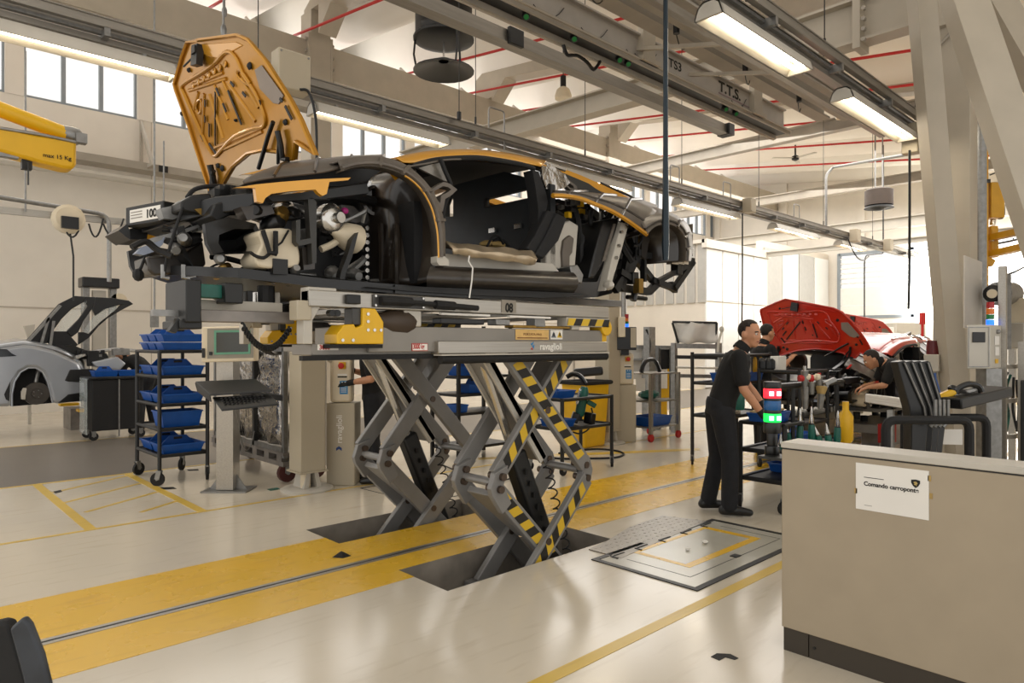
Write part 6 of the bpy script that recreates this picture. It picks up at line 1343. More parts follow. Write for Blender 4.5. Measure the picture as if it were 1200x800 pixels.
# signal pole at slim column
t = thing('small_signal_box','pale box with dark red beacon beside the foot of the slim column','signal light',tuple(drop(W(1094,425,d=8.0))))
a = W(1094,425,d=8.0); b = MB(); b.box(a.x-.09,a.x+.09,a.y-.08,a.y+.08,a.z-.1,a.z+.1); b.build('box', m_lgrey, t, bevel=.01)
b = MB(); b.box(a.x-.03,a.x+.03,a.y-.03,a.y+.03,0,a.z-.1); b.build('post', m_galv, t)
b = MB(); b.cyl((a.x,a.y,a.z+.1),(a.x,a.y,a.z+.2),.075,12); b.cyl((a.x,a.y,a.z+.2),(a.x,a.y,a.z+.26),.07,12); b.build('beacon', M('beacon_dark_red','#5d1417',.3), t)
b = MB(); a = W(1094,452,d=7.5); b.lathe([(.06,-.14),(.08,-.1),(.03,.08),(.025,.14)], a, (0,0,1), 12); b.cyl((a.x,a.y,0),(a.x,a.y,a.z-.13),.02,8); own(b, 'blue_funnel', m_blue, 'blue funnel on a thin stand in front of the slim column', 'funnel')
# red signal pole far off and the white units under the gate
b = MB(); a = W(1081,380,d=20); b.cyl((a.x,a.y,0),(a.x,a.y,a.z),.04,8); b.cyl((a.x,a.y,a.z),(a.x,a.y,a.z+.35),.08,8); own(b, 'far_beacon', m_redp, 'thin far red beacon pole above the farther red bonnet', 'signal light')
for i,(x0,x1,y0,y1) in enumerate(((988,1020,382,400),(1022,1048,383,398),(1050,1085,378,386))):
    a, c = W(x0,y1,d=24+i), W(x1,y0,d=24+i); b = MB(); b.prism([Vector((a.x,a.y,0)),Vector((c.x,c.y,0)),Vector((c.x,c.y,0))+Vector((CA,SA,0))*.8,Vector((a.x,a.y,0))+Vector((CA,SA,0))*.8],(0,0,c.z)); own(b, 'white_unit', m_white if i < 2 else m_lgrey, ['white machine unit under the gate, left one beyond the red car','white machine unit under the gate, next to the dark cable drop','grey machine unit under the gate, right one by the slim column'][i], 'machine', bevel=.03)
# ================================================================ LEFT SIDE AND BACKGROUND
# --- silver car at far left, engine cover open
VS = 13.0
def A(x, y, v=VS): return W(x, y, Y=v)
sc = thing('sports_car', 'silver sports car at far left with its black engine cover open and rear wheel off', 'car', (1.9, 14.0, .42))
def ap(mb, name, mat, **k): return mb.build(name, mat, sc, **k)
archp = [(14,476),(14,462),(17,447),(24,436),(33,431),(42,431),(50,436),(56,448),(60,464),(62,472)]
side = [(-75,478),(-75,440),(-60,424),(-25,412),(5,407),(27,404),(40,405),(62,410),(80,418),(92,424),(96,431),(98,440),(108,449),(110,462),(108,468),(90,470),(70,473)]
b = MB(); b.prism([A(x,y) for x, y in side+[(62,472),(60,464),(56,448),(50,436),(42,431),(33,431),(24,436),(17,447),(14,462),(14,476)]], (0,.22,0)); bod = ap(b, 'body_side', m_silver, bevel=.05)
b = MB(); b.tube([A(x,y,VS+.03) for x, y in archp], .014, 8); b.build('arch_lip', m_silver, bod)
# deck and tail across the car
top = [(-75,440),(-60,424),(-25,412),(5,406),(27,403),(45,405),(66,410),(89,420)]
b = MB(); b.grid([[A(x,y,VS+.05) for x,y in top],[A(x,y,VS+.25)+Vector((0,0,.05)) for x,y in top],[A(x,y,VS+.25)+Vector((0,.7,.09)) for x,y in top],[A(x,y,VS+.25)+Vector((0,1.4,.05)) for x,y in top]]); ap(b, 'deck', m_silver, solid=.02, smooth=60)
b = MB(); b.prism([A(x,y,VS-.01) for x,y in ((-10,408),(8,409),(14,414),(20,417),(-12,419),(-60,428))], (0,.02,0)); ap(b, 'side_glass', M('dark_glass','#1c2126',.08,var=.1), smooth=0)
b = MB(); b.grid([[A(x,y,VS+.05) for x,y in ((89,420),(96,431),(99,441),(110,450),(110,466))],[A(x,y,VS+.05)+Vector((.28,1.0,0)) for x,y in ((89,420),(96,431),(99,441),(110,450),(110,466))],[A(x,y,VS+.05)+Vector((0,2.0,0)) for x,y in ((89,420),(96,431),(99,441),(110,450),(110,466))]]); ap(b, 'tail', m_silver, solid=.03, smooth=60)
b = MB(); b.prism([A(x,y,VS-.012) for x,y in ((76,446),(82,433),(108,432),(118,436),(120,446),(112,449),(80,447))], (0,.03,0)); ap(b, 'tail_intake', m_black, bevel=.01)
b = MB(); b.prism([A(x,y,VS-.012) for x,y in ((68,472),(80,462),(108,458),(112,466),(96,470))], (0,.04,0)); ap(b, 'diffuser_corner', m_plas, bevel=.01)
b = MB(); b.prism([A(x,y,VS-.012) for x,y in ((5,462),(12,447),(11,470),(7,468))], (0,.02,0)); ap(b, 'side_intake', m_black)
b = MB(); b.prism([A(x,y,VS+.25) for x,y in archp], (0,.3,0)); ap(b, 'wheel_well', m_dark)
b = MB(); c = A(43,461,VS+.02); dk = MB(); dk.lathe([(.03,-.03),(.07,-.03),(.075,.0),(.175,.0),(.178,.02),(.178,.05),(.07,.06)], c, (0,1,0), 24); dsk = ap(dk, 'brake_disc', M('dark_disc','#4d4843',.4,.6,var=.15))
for k in range(5):
    w = k*1.257; q = MB(); p = c+Vector((.055*math.cos(w),-.035,.055*math.sin(w))); q.cyl(p,p+Vector((0,-.03,0)),.008,6); q.build('wheel_stud', m_galv, dsk)
b = MB(); b.prism([c+Vector((x,-.02,z)) for x,z in ((-.20,-.08),(-.15,-.09),(-.13,.09),(-.17,.10),(-.20,.04))], (0,.09,0)); ap(b, 'brake_caliper', m_lgrey, bevel=.01)
b = MB(); b.tube([A(45,434,VS+.2),A(42,448,VS+.15)], .03, 8); ap(b, 'damper', m_galv)
# raised engine cover: black frame with two glazed openings
ec = MB(); V2 = VS+.35
def E(x,y): return W(x,y,Y=V2)
for pts in ([(27,403),(69,356),(88,346.5),(100,347.5),(98,354),(84,362),(72,374),(62,388),(56,402)],[(100,347.5),(112,348),(112,352),(108,362),(98,376),(92,389),(84,395),(78,388),(92,374),(103,358),(98,354)],[(112,348),(132,349),(151,352),(156.5,356),(148,358),(141,357),(124,362),(112,370),(108,362)],[(156.5,356),(143,363),(121,376),(104,396),(92,404),(92,389),(98,389),(104,391),(118,377),(136,363),(141,357)],[(56,402),(62,388),(78,388),(84,395),(92,404),(80,411)]):
    q = MB(); q.prism([E(x,y) for x,y in pts], (0,.07,0)); ap(q, 'cover_frame', m_plas, bevel=.012)
for p, q_, w in (((32,400),(70,358),.05),((58,404),(62,376),.05),((47,404),(56,372),.05)):
    q = MB(); q.bar(E(*p)-Vector((0,.06,0)),E(*q_)-Vector((0,.06,0)),.04,w,(0,1,0)); ap(q, 'cover_stay', m_galv)
for pts in ([(64,388),(70,378),(80,366),(98,354),(103,352),(92,372),(78,388)],[(98,388),(108,372),(122,362),(140,357),(136,362),(118,376),(104,390)]):
    q = MB(); q.prism([E(x,y) for x,y in pts], (0,.01,0)); ap(q, 'cover_glass', m_clear, smooth=0)
b = MB(); b.prism([A(x,y,VS+.3) for x,y in ((60,406),(85,404),(100,410),(125,414),(128,420),(90,421),(72,412))], (0,1.0,0)); ap(b, 'engine_bay', m_black)
b = MB(); b.tube([A(88,419,VS-.0),A(110,412,VS+.2),A(135,409,VS+.4),A(160,411,VS+.6)], .03, 6); ap(b, 'rear_wing_edge', m_galv)
for i in range(10):
    b = MB(); c = A(92+rnd.random()*50,412+rnd.random()*12,VS+.1+rnd.random()*.3); b.obox(c,(.05+.08*rnd.random(),0,0),(0,.04,0),(0,0,.03+.04*rnd.random())); ap(b, 'engine_part', rnd.choice([m_galv,m_plas,m_black,m_lgrey]), bevel=.006)
b = MB(); b.prism([A(x,y,VS-.01) for x,y in ((108,424),(138,418),(148,426),(140,434),(112,430))], (0,.3,0)); ap(b, 'tail_section', m_silver, bevel=.02)
lt = thing('low_lift','low yellow-edged lift table under the silver car','lift',(1.6,14,0))
for y in (13.25,14.7):
    for x0, x1 in ((-.8,1.2),(2.55,2.85)):
        b = MB(); b.box(x0,x1,y-.1,y+.1,.37,.42); b.build('lift_arm', m_yel, lt, bevel=.01)
for x in (-.3,2.7):
    b = MB(); b.box(x-.12,x+.12,13.9,14.5,.0,.37); b.build('pedestal', m_worn, lt)
b = MB(); a = W(100,487,Z=0); b.box(a.x-.35,a.x+.35,a.y-.12,a.y+.12,0,.035); own(b, 'floor_plate', m_worn, 'low metal floor plate behind the black cart by the silver car', 'plate', bevel=.01)
lpz = thing('lift_post','grey machine column with dark cap behind the silver car','post',(4.0,15.8,0))
a = W(116,400,Y=15.8); z1 = W(116,326,Y=15.8).z; w = .24
for s in (-w,w):
    b = MB(); b.box(a.x+s-.06,a.x+s+.06,15.7,15.9,0,z1-.2); b.build('upright', m_galv, lpz, bevel=.01)
b = MB(); b.box(a.x-.12,a.x+.12,15.76,15.84,0,z1-.25); b.build('screw_guard', m_lgrey, lpz); b = MB(); b.box(a.x-.33,a.x+.33,15.6,16,z1-.2,z1); b.build('cap', m_plas, lpz, bevel=.02)
b = MB(); b.cyl((a.x+.34,15.7,z1-.45),(a.x+.34,15.9,z1-.45),.16,14); b.build('pulley', m_cream, lpz)
b = MB(); a = W(35,390,Y=15.5); b.prism([W(x,y,Y=15.5) for x,y in ((28,382),(41,380),(40,390),(33,398))], (0,.1,0)); b.cyl((a.x,15.55,0),(a.x,15.55,a.z),.03,8); own(b, 'side_screen', m_lgrey, 'small pale screen on a stand behind the silver car', 'screen')
# --- black cart with blue trays next to the silver car
ct = thing('tool_cart','black closed cart with blue trays on top beside the silver car','cart',(2.5,12,0))
a, c = W(108,517,Z=0), W(163,513,Z=0); z0, z1 = .14, 1.5-a.y*0
dA = ((a-Vector((0,0,0))).xy.length)
zt1 = W(108,442,Y=a.y).z
b = MB(); b.box(a.x,a.x+.72,a.y,a.y+.55,.15,zt1-.04); ct_b = b.build('body', m_rub, ct, bevel=.01)
b = MB(); b.box(a.x-.05,a.x+.77,a.y-.03,a.y+.58,zt1-.04,zt1); b.build('top', m_plas, ct, bevel=.008)
b = MB(); b.box(a.x+.36,a.x+.38,a.y-.012,a.y,.05,zt1-.03); b.build('centre_strip', m_galv, ct)
b = MB(); b.box(a.x-.07,a.x-.065,a.y+.0,a.y+.5,.1,zt1-.02); b.build('clear_side', m_clear, ct)
for x in (a.x+.03,a.x+.69):
    for y in (a.y+.05,a.y+.5):
        b = MB(); b.cyl((x,y-.02,.065),(x,y+.02,.065),.065,14); wv = b.build('wheel', m_rub, ct); b = MB(); b.bar((x,y-.03,.065),(x,y-.03,.15),.06,.006,(0,1,0)); b.bar((x,y+.03,.065),(x,y+.03,.15),.06,.006,(0,1,0)); b.cyl((x,y-.035,.065),(x,y+.035,.065),.012,8); b.build('caster_fork', m_galv, wv)
for i, x in enumerate((.22,.55)):
    bin_(a.x+x, a.y+.25, zt1+.002, .34,.3,.09, ['blue tray on the black cart, the one nearer the silver car','blue tray on the black cart, the one nearer the bin trolley'][i], handle=i == 0)
# --- trolley of blue parts bins
sh_z = (.31,.59,.85,1.15,1.42)
bt = trolley('bin_trolley','black five-shelf trolley filled with blue parts bins at left','trolley' and 2.25,2.74,7.80,8.62,sh_z,1.43,r=.021,wheel=.072)
def bins_on(z, n, names, x0=2.29, h=.085, hd=True, dz=0):
    for i in range(n):
        y = 7.80+(.82/n)*(i+.5); bin_(2.495, y, z+.012+dz, .44, .82/n-.03, h, names[i], 0, handle=hd)
bins_on(sh_z[4], 3, ['blue bin on the top shelf of the bin trolley, front one, lower layer','blue bin on the top shelf of the bin trolley, middle one, lower layer','blue bin on the top shelf of the bin trolley, rear one, lower layer'], hd=False)
bins_on(sh_z[4], 3, ['blue bin stacked on top of the trolley, front one','blue bin stacked on top of the trolley, middle one','blue bin stacked on top of the trolley, rear one'], dz=.092)
bins_on(sh_z[3], 2, ['blue bin on the second shelf from the top, front one','blue bin on the second shelf from the top, rear one'], h=.1)
bins_on(sh_z[2], 2, ['blue bin on the middle shelf of the bin trolley, front one','blue bin on the middle shelf of the bin trolley, rear one'], h=.1)
bin_(2.495, 8.02, sh_z[1]+.012, .42,.34,.17, 'deep blue box standing alone on the second shelf from the bottom', handle=False)
bins_on(sh_z[0], 2, ['blue bin on the bottom shelf of the bin trolley, front one','blue bin on the bottom shelf of the bin trolley, rear one'], h=.1)
# --- operator terminal on a post
tm = thing('operator_terminal','beige screen terminal on a square metal post with keyboard shelf','terminal',(2.7,7.1,0))
px0 = Vector((2.70,7.10,0)); R_ = Vector((SA,-CA,0)); Fw = Vector((CA,SA,0))
def T_(x,y,off=0.): return W(x,y,d=7.0+off)
b = MB(); b.bar(px0+Vector((0,0,.02)), px0+Vector((0,0,T_(267,415).z)), .17, .17, Fw); b.build('post', m_alu, tm)
b = MB(); b.bar(px0+R_*-.22+Vector((0,0,.008)), px0+R_*.24+Vector((0,0,.008)), .3, .014); b.build('foot_plate', m_galv, tm)
for s in (-1,1):
    b = MB(); b.prism([px0+R_*s*.08+Vector((0,0,.015)), px0+R_*s*.19+Vector((0,0,.015)), px0+R_*s*.08+Vector((0,0,.17))], Fw*.012); b.build('gusset', m_galv, tm)
f = [T_(236,383,-.12),T_(299,381.5,-.12),T_(298.5,423,-.12),T_(236,424.5,-.12)]
b = MB(); b.prism(f, Fw*.12); mon = b.build('monitor_case', m_cream, tm, bevel=.012)
n_ = -Fw*.003
b = MB(); b.prism([T_(243,385,-.122),T_(297,384,-.122),T_(297,419,-.122),T_(243,420,-.122)], n_); b.build('front_panel', M('panel_grey','#8c8678',.45), mon, smooth=0)
b = MB(); b.ring([T_(251,387,-.126),T_(293.5,386.5,-.126),T_(293.5,414.5,-.126),T_(251,415.5,-.126)],[T_(253.5,389.5,-.126),T_(291,389,-.126),T_(291,412,-.126),T_(253.5,413,-.126)], n_); b.build('screen_frame', M('green_bezel','#5f9a7e',.5), mon, smooth=0)
b = MB(); b.prism([T_(253.5,389.5,-.127),T_(291,389,-.127),T_(291,412,-.127),T_(253.5,413,-.127)], n_*.4); b.build('screen', M('dark_screen','#3c3d38',.15,var=.2,scale=3), mon, smooth=0)
for x,y0,y1 in ((238.5,408,419),(247,412,416)):
    b = MB(); b.prism([T_(x-1.7,y0,-.127),T_(x+1.7,y0,-.127),T_(x+1.7,y1,-.127),T_(x-1.7,y1,-.127)], n_*2); b.build('button', m_black, mon, smooth=0)
b = MB(); b.prism([T_(229,449,-.4),T_(299,446,-.35),T_(319,459,-.55),T_(246,464,-.6)], (0,0,.02)); b.prism([T_(229,449,-.4),T_(246,464,-.6),T_(247,471,-.6),T_(231,459,-.4)], R_*.01); b.build('desk_shelf', m_plas, tm, bevel=.004)
b = MB(); b.prism([T_(249,467,-.55),T_(316,464,-.5),T_(327,475,-.62),T_(260,482,-.66)], (0,0,.018)); ks = b.build('keyboard_tray', m_black, tm, bevel=.004)
for j in range(4):
    for i in range(11):
        o = (T_(260,469,-.57)+ (T_(312,466,-.53)-T_(260,469,-.57))*(i/11)) + (T_(266,478,-.63)-T_(260,469,-.57))*(j/4) + Vector((0,0,.022))
        b = MB(); b.obox(o, R_*.011, Fw*.011, (0,0,.003)); b.build('key', m_plas, ks, smooth=0)
b = MB(); b.tube(hang(T_(276,480,-.1),T_(298,505,.4),.3,10), .005,5); b.build('cable', m_galv, tm)
# --- wagon wrapped in silver foil
wg = thing('foil_wagon','pallet wagon wrapped in crumpled silver foil standing behind the terminal','wagon',(3.3,7.9,0))
UX = 3.28; y0w, y1w = 6.98, 8.95
b = MB()
rows = []
for j in range(9):
    rows.append([Vector((UX-.012+.03*math.sin(i*2.3+j*1.7)*math.sin(j*1.1+i*.7), y0w+.04+(y1w-y0w-.08)*i/12, .40+j*.128)) for i in range(13)])
b.grid(rows); b.build('foil_sheet', m_foil, wg, solid=.004, smooth=20)
rows = [[Vector((UX+.02+(.4)*i/8, y0w-.0+.02*math.sin(i*2.1+j*1.9), .40+j*.128)) for i in range(9)] for j in range(9)]
b = MB(); b.grid(rows); b.build('foil_sheet', m_foil, wg, solid=.004, smooth=20)
for y in (y0w,7.75,8.35,y1w):
    b = MB(); b.box(UX-.05,UX-.0,y-.025,y+.025,.28,1.46); b.build('upright', m_galv if y in (y0w,y1w) else m_black, wg)
for z in (.36,.92,1.45):
    b = MB(); b.box(UX-.05,UX-.01,y0w,y1w,z-.03,z+.03); b.build('cross_bar', m_galv if z != .92 else m_black, wg)
b = MB(); b.box(UX-.06,UX+.5,y0w-.03,y1w+.03,.19,.24); b.box(UX-.06,UX+.5,y0w-.03,y1w+.03,.31,.34); 
for i in range(7): b.box(UX-.055,UX+.02,y0w+.02+i*.32,y0w+.14+i*.32,.24,.31)
b.build('pallet_base', m_worn, wg)
for x in (UX+.05,UX+.4):
    for y in (y0w+.12,y1w-.12):
        b = MB(); b.cyl((x,y-.03,.10),(x,y+.03,.10),.10,16); wv = b.build('wheel', M('oxide_wheel','#4d211c',.6,var=.2) if 'oxide_wheel' not in bpy.data.materials else bpy.data.materials['oxide_wheel'], wg)
        b = MB(); b.bar((x,y-.045,.1),(x,y-.045,.2),.07,.008,(0,1,0)); b.bar((x,y+.045,.1),(x,y+.045,.2),.07,.008,(0,1,0)); b.cyl((x,y-.05,.1),(x,y+.05,.1),.02,8); b.build('caster_fork', m_galv, wv)
for i,(y,z) in enumerate(((7.2,1.36),(7.6,1.3))):
    b = MB(); b.ball((UX-.04,y,z),.02,.14,.05,8); own(b, 'blue_wrap', m_blue, ['blue wrapping bulging from the foil wagon top, near the beige post','blue wrapping bulging from the foil wagon top, near the terminal'][i], 'wrap') if False else None
# --- beige posts of the assembly line and their control consoles
def line_post(x, y, zt, label):
    t = thing('line_post', label, 'post', (x,y,0)); w = .135
    b = MB(); b.box(x-w,x+w,y-w,y+w,.20,zt); b.build('casing', m_beige, t, bevel=.008)
    b = MB(); b.box(x+w,x+w+.03,y-w+.03,y+w-.03,.24,zt-.1); b.build('side_channel', m_lgrey, t)
    b = MB(); b.box(x-w-.02,x+w+.02,y-w-.02,y+w+.02,.19,.205); b.build('casing_flange', m_beige, t)
    for s in (-1,1):
        b = MB(); b.prism([(x+s*.10,y-.12,.02),(x+s*.06,y-.12,.19),(x+s*.02,y-.12,.19),(x+s*.05,y-.12,.02)], (0,.24,0)); b.build('leg', m_lgrey, t)
    b = MB(); b.lathe([(.27,0),(.27,.015),(.24,.03),(.10,.035)], (x,y,0), (0,0,1), 14); b.build('foot_plate', m_lgrey, t)
    b = MB(); b.cyl((x-.05,y-.06,.03),(x-.05,y-.06,.19),.05,10); b.build('cable_duct', m_cream, t)
    return t
line_post(3.31, 6.58, 1.42, 'beige square post between the foil-wrapped wagon and the control console')
line_post(8.17, 6.53, 2.35, 'taller beige square post right of the yellow bin, behind the lift')
def console(px, by, s, label, dd):
    t = thing('control_console', label, 'console', tuple(W(px,by,Z=0))); o = W(px,by,Z=0); o.z = 0
    n = Vector((-CA,-SA,0)); r = Vector((SA,-CA,0))
    def bx(cx, w, dep, z0, z1, nm, mt_, par=t, dz=0, bev=.01):
        b = MB(); c = o+r*cx+Vector((0,0,(z0+z1)/2))-n*(dep/2)+n*dz; b.obox(c, r*(w/2), n*(dep/2), Vector((0,0,(z1-z0)/2))); return b.build(nm, mt_, par, bevel=bev)
    ped = bx(0,.30*s,.30*s,.0,.875*s,'pedestal',m_beige); bx(0,.29*s,.28*s,.012,.0125,'base_gap',m_black)
    hd = bx(0.0,.23*s,.16*s,.88*s,1.36*s,'head',m_cream,bev=.03)
    bx(.02*s,.075*s,.02,1.235*s,1.31*s,'emergency_plate',m_yel,hd,.012,.004)
    b = MB(); c = o+r*.02*s+Vector((0,0,1.272*s))+n*.02; b.lathe([(.015,0),(.015,.02),(.03*s,.022),(.032*s,.04),(.02,.048)], c, n, 14); b.build('emergency_button', m_redp, hd)
    bx(.02*s,.10*s,.004,1.165*s,1.185*s,'label_strip',m_white,hd,.004,0); bx(.02*s,.10*s,.004,1.145*s,1.16*s,'label_strip',m_print,hd,.004,0)
    bx(.035*s,.085*s,.004,.97*s,1.11*s,'blue_label',m_bluep,hd,.004,0)
    for k in range(4): bx(.035*s,.06*s,.004,(.99+k*.02)*s,(.996+k*.02)*s,'label_text',m_whitep,hd,.006,0)
    for k in (-1,1): bx(.035*s+k*.016,.012*s,.004,1.085*s,1.10*s,'label_text',m_whitep,hd,.006,0)
    b = MB(); c = o+r*(-.11*s)+Vector((0,0,1.33*s)); b.cyl(c, c-n*.1, .03*s, 8); b.build('side_housing', m_beige, hd)
    return t, o, n, r, ped
t, o, n, r, ped = console(399, 569, 1.0, 'beige control console lettered on its front, behind the lift at left', 0)
text('ravaglioli', .085, o+r*.015+n*.004+Vector((0,0,.45)), (0,0,1), -r, m_whitep, ped, bold=.001)
b = MB(); c = o+r*-.015+n*.004+Vector((0,0,.38)); b.prism([c+r*a+Vector((0,0,z)) for a,z in ((-.03,.02),(.0,.04),(.03,.02),(.03,-.01),(0,.01),(-.03,-.01))], n*.001); b.build('logo', M('logo_blue','#223f78',.5), ped, smooth=0)
console(734, 518, 1.0, 'smaller-looking beige control console beside the far line post', 0)
# --- shelf rack behind the left scissor
rk = thing('shelf_rack','black shelf rack with blue bins seen between the scissor legs','rack',(5.7,7.0,0))
x0,x1,y0,y1 = 5.45,6.35,6.75,7.3
for x in (x0,x1):
    for y in (y0,y1):
        b = MB(); b.box(x-.02,x+.02,y-.02,y+.02,0,1.75); b.build('post', m_black, rk)
for k, z in enumerate((.18,.62,.86,1.09,1.34)):
    b = MB(); b.box(x0,x1,y0,y1,z-.035,z); b.build('shelf', m_black, rk)
for i,(x,y,z,h,l) in enumerate(((5.68,6.95,1.09,.12,'blue bin on the upper shelf of the rack behind the scissor legs'),(5.85,6.95,.86,.11,'blue bin on the middle shelf of the rack behind the scissor legs'),(5.55,6.9,.62,.1,'small blue bin at the left end of the lower rack shelf'))):
    bin_(x,y,z+.002,.34 if i < 2 else .16,.26,h,l,0,handle=i < 2)
# --- open trolley with green tools and the yellow bin
t5 = trolley('green_tool_trolley','black trolley with green power tools and blue bins, behind the right scissor',5.75,6.65,5.25,5.75,(.52,.86),.88)
for i,(x,y,z,l) in enumerate(((5.95,5.5,.865,'blue bin on the top of the green-tool trolley'),(5.95,5.5,.525,'blue bin low on the green-tool trolley'))):
    bin_(x,y,z,.32,.28,.09,l,0,handle=False)
def pw(x,y): return W(x,403+(y-403)*.945,d=8.3)
ts = thing('nut_runner','large green nut runner with silver heads standing on the trolley by the yellow bin','power tool',tuple(pw(683,502)))
b = MB(); b.lathe([(.05,0),(.06,.05),(.06,.30),(.04,.36)], pw(679,492), pw(686,450)-pw(679,492), 12); b.build('green_body', m_green, ts)
b = MB(); b.lathe([(.035,0),(.045,.04),(.045,.18),(.03,.2)], pw(678,478), pw(684,455)-pw(678,478), 12); b.build('silver_body', m_chrome, ts)
for a,c in (((672,500),(676,488)),((690,502),(692,488))):
    b = MB(); b.bar(pw(*a),pw(*c),.12,.09); b.build('battery', m_plas, ts, bevel=.01)
b = MB(); b.bar(pw(688,474),pw(698,480),.06,.06); b.build('green_grip', m_green, ts, bevel=.01)
b = MB(); b.bar(pw(680,470),pw(681,460),.05,.05); b.build('red_collar', m_redp, ts, bevel=.01)
b = MB(); b.tube(smoothline([pw(x,y) for x,y in ((693,482),(695,495),(690,508),(680,514),(671,512))],4), .01,6); b.build('lead', m_black, ts)
b = MB(); b.tube(smoothline([pw(x,y) for x,y in ((664,444),(672,440),(680,443),(686,452))],4), .03, 8); own(b, 'black_handset', m_plas, 'black curved handset above the green nut runner', 'power tool')
yb = thing('yellow_bin','tall yellow waste bin with a black bag, under the right end of the lift','bin',(7.6,6.5,0))
c = W(686,522,Z=0); b = MB(); q = lambda s, z: [Vector((c.x-s,c.y-s*.9,z)),Vector((c.x+s,c.y-s*.9,z)),Vector((c.x+s,c.y+s*.9,z)),Vector((c.x-s,c.y+s*.9,z))]
lo, hi = q(.22,.0), q(.27,.92); b.add(lo+hi, [(3,2,1,0),(0,1,5,4),(1,2,6,5),(2,3,7,6),(3,0,4,7)]); b.build('body', m_yel, yb, bevel=.03)
b = MB(); b.tube(q(.285,.94), .03, 8, closed=True); b.add([p+Vector((0,0,-.02)) for p in q(.28,.94)], [(0,1,2,3)]); b.build('bin_bag', m_rub, yb)
b = MB(); a = pw(690,415); b.bar(W(672,437,d=9.5),W(706,434,d=9.5),.2,.12); b.build('lid', m_plas, yb, bevel=.03)
# hose on the floor
hs = smoothline([W(x,y,Z=.012) for x,y in ((655,531),(672,528),(700,526),(722,528),(731,532),(720,536),(690,537),(655,537),(630,533))],5)
b = MB(); b.tube(hs, .014, 6); own(b, 'air_hose', m_rub, 'black air hose looping across the floor by the yellow bin', 'hose')
b = MB(); b.tube(smoothline([W(x,y,Z=.012) for x,y in ((590,520),(615,540),(600,560),(560,560),(520,545))],5), .008, 6); own(b, 'floor_cable', m_black, 'thin black cable lying on the floor behind the scissor legs', 'cable')
# --- screens, cabinets and tool trolley right of the far post
DB = 10.4
def B(x,y,dd=DB): return W(x,y,d=dd)
def bbox(x0,y0,x1,y1,dd,dep): 
    b = MB(); b.prism([B(x0,y0,dd),B(x1,y0,dd),B(x1,y1,dd),B(x0,y1,dd)], Vector((CA,SA,0))*dep); return b
own(bbox(725,371,733,395,10.2,.2), 'post_box', m_cream, 'cream box fixed high on the far line post', 'box', bevel=.01)
sl = thing('signal_light','small unlit-looking signal tower of red, amber, green and blue by the far line post','signal light',tuple(B(734.5,383,10.5)))
for y0,y1,mn in ((368,373,'lens_red'),(373,376.5,'lens_amber'),(376.5,379.5,'lens_green'),(379.5,383,'lens_blue_lit')):
    b = MB(); a = B(734.5,y1,10.5); b.cyl(a, B(734.5,y0,10.5), .03, 12); b.build({'lens_red':'red_lens','lens_amber':'amber_lens','lens_green':'green_lens','lens_blue_lit':'blue_lens'}[mn], bpy.data.materials[mn], sl)
mo = thing('machine_screen','dark monitor housing on an arm beside the far line post','screen',tuple(B(735,410)))
bbox(722,383,746,410,10.3,.35).build('housing', m_plas, mo, bevel=.01); bbox(739,384,745.5,407,10.28,.01).build('pale_face', m_beige, mo); bbox(728,409,737,416,10.35,.2).build('neck', m_black, mo)  # dark housing with a paler beige strip on its front, then the neck
ptn = thing('bench_frame','grey frame bench with white panels behind the far console','bench',tuple(drop(B(745,450,12))))
for x in (732,756,771,788):
    a = B(x,405,12); b = MB(); b.box(a.x-.04,a.x+.04,a.y-.04,a.y+.04,0,a.z); b.build('upright', m_galv, ptn)
b = MB(); b.bar(B(732,406,12),B(790,407,12),.08,.06); b.build('top_bar', m_galv, ptn)
bbox(733,408,755,444,12.05,.03).build('white_panel', m_white, ptn); bbox(772,409,787,432,12.05,.03).build('dark_panel', m_black, ptn)
b = MB(); b.bar(B(735,421,11.95),B(753,421,11.95),.2,.03); b.build('shelf', m_galv, ptn)
a = B(761,420,11.8); b = MB(); b.box(a.x-.09,a.x+.09,a.y-.06,a.y+.06,0,B(761,383,11.8).z); own(b, 'profile_post', m_galv, 'bare grey profile post with a cable, left of the covered rack', 'post')
b = MB(); b.tube(smoothline([B(x,y,11.72) for x,y in ((757,386),(760,392),(762,402),(761,414))],4), .015,6); own(b, 'post_cable', m_black, 'black cable draped on the bare grey profile post', 'cable')
a, c = W(747,516,Z=0), W(761,510,Z=0); x0,y0 = a.x,a.y
tt = thing('tool_trolley','grey aluminium trolley with red casters beside the far console','trolley',(x0+.4,y0+.2,0))
for x in (x0,x0+.75):
    for y in (y0-.25,y0+.3):
        b = MB(); b.box(x-.025,x+.025,y-.025,y+.025,.12,1.05); b.build('post', m_alu, tt)
        b = MB(); b.cyl((x,y-.02,.06),(x,y+.02,.06),.06,12); b.build('wheel', m_redp, tt)
for z in (.22,.62,1.05):
    b = MB(); b.box(x0,x0+.75,y0-.25,y0+.3,z-.02,z); b.build('shelf', m_alu, tt)
bbox(745,443,756,458,(B(0,0,1)-Vector((0,0,1.5))).length*0+W(750,516,Z=0).xy.length*.985,.004).build('white_card', m_white, tt)
bin_(x0+.35,y0,.222,.6,.4,.14,'blue bin on the lowest shelf of the grey aluminium trolley',0,handle=False)
b = MB(); b.ball((x0+.3,y0,.70),.22,.14,.08,8); own(b, 'green_case', m_green, 'green rounded tool on the middle shelf of the grey aluminium trolley', 'power tool')
b = MB(); b.tube(smoothline([(x0+.1,y0,1.06),(x0+.2,y0,1.22),(x0+.45,y0,1.24),(x0+.6,y0,1.06)],4), .035, 8); own(b, 'black_gun', m_plas, 'black curved tool lying on top of the grey aluminium trolley', 'power tool')
ym = thing('yellow_machine','yellow machine cabinet with white cards standing left of the covered rack','machine',tuple(drop(B(772,495,11))))
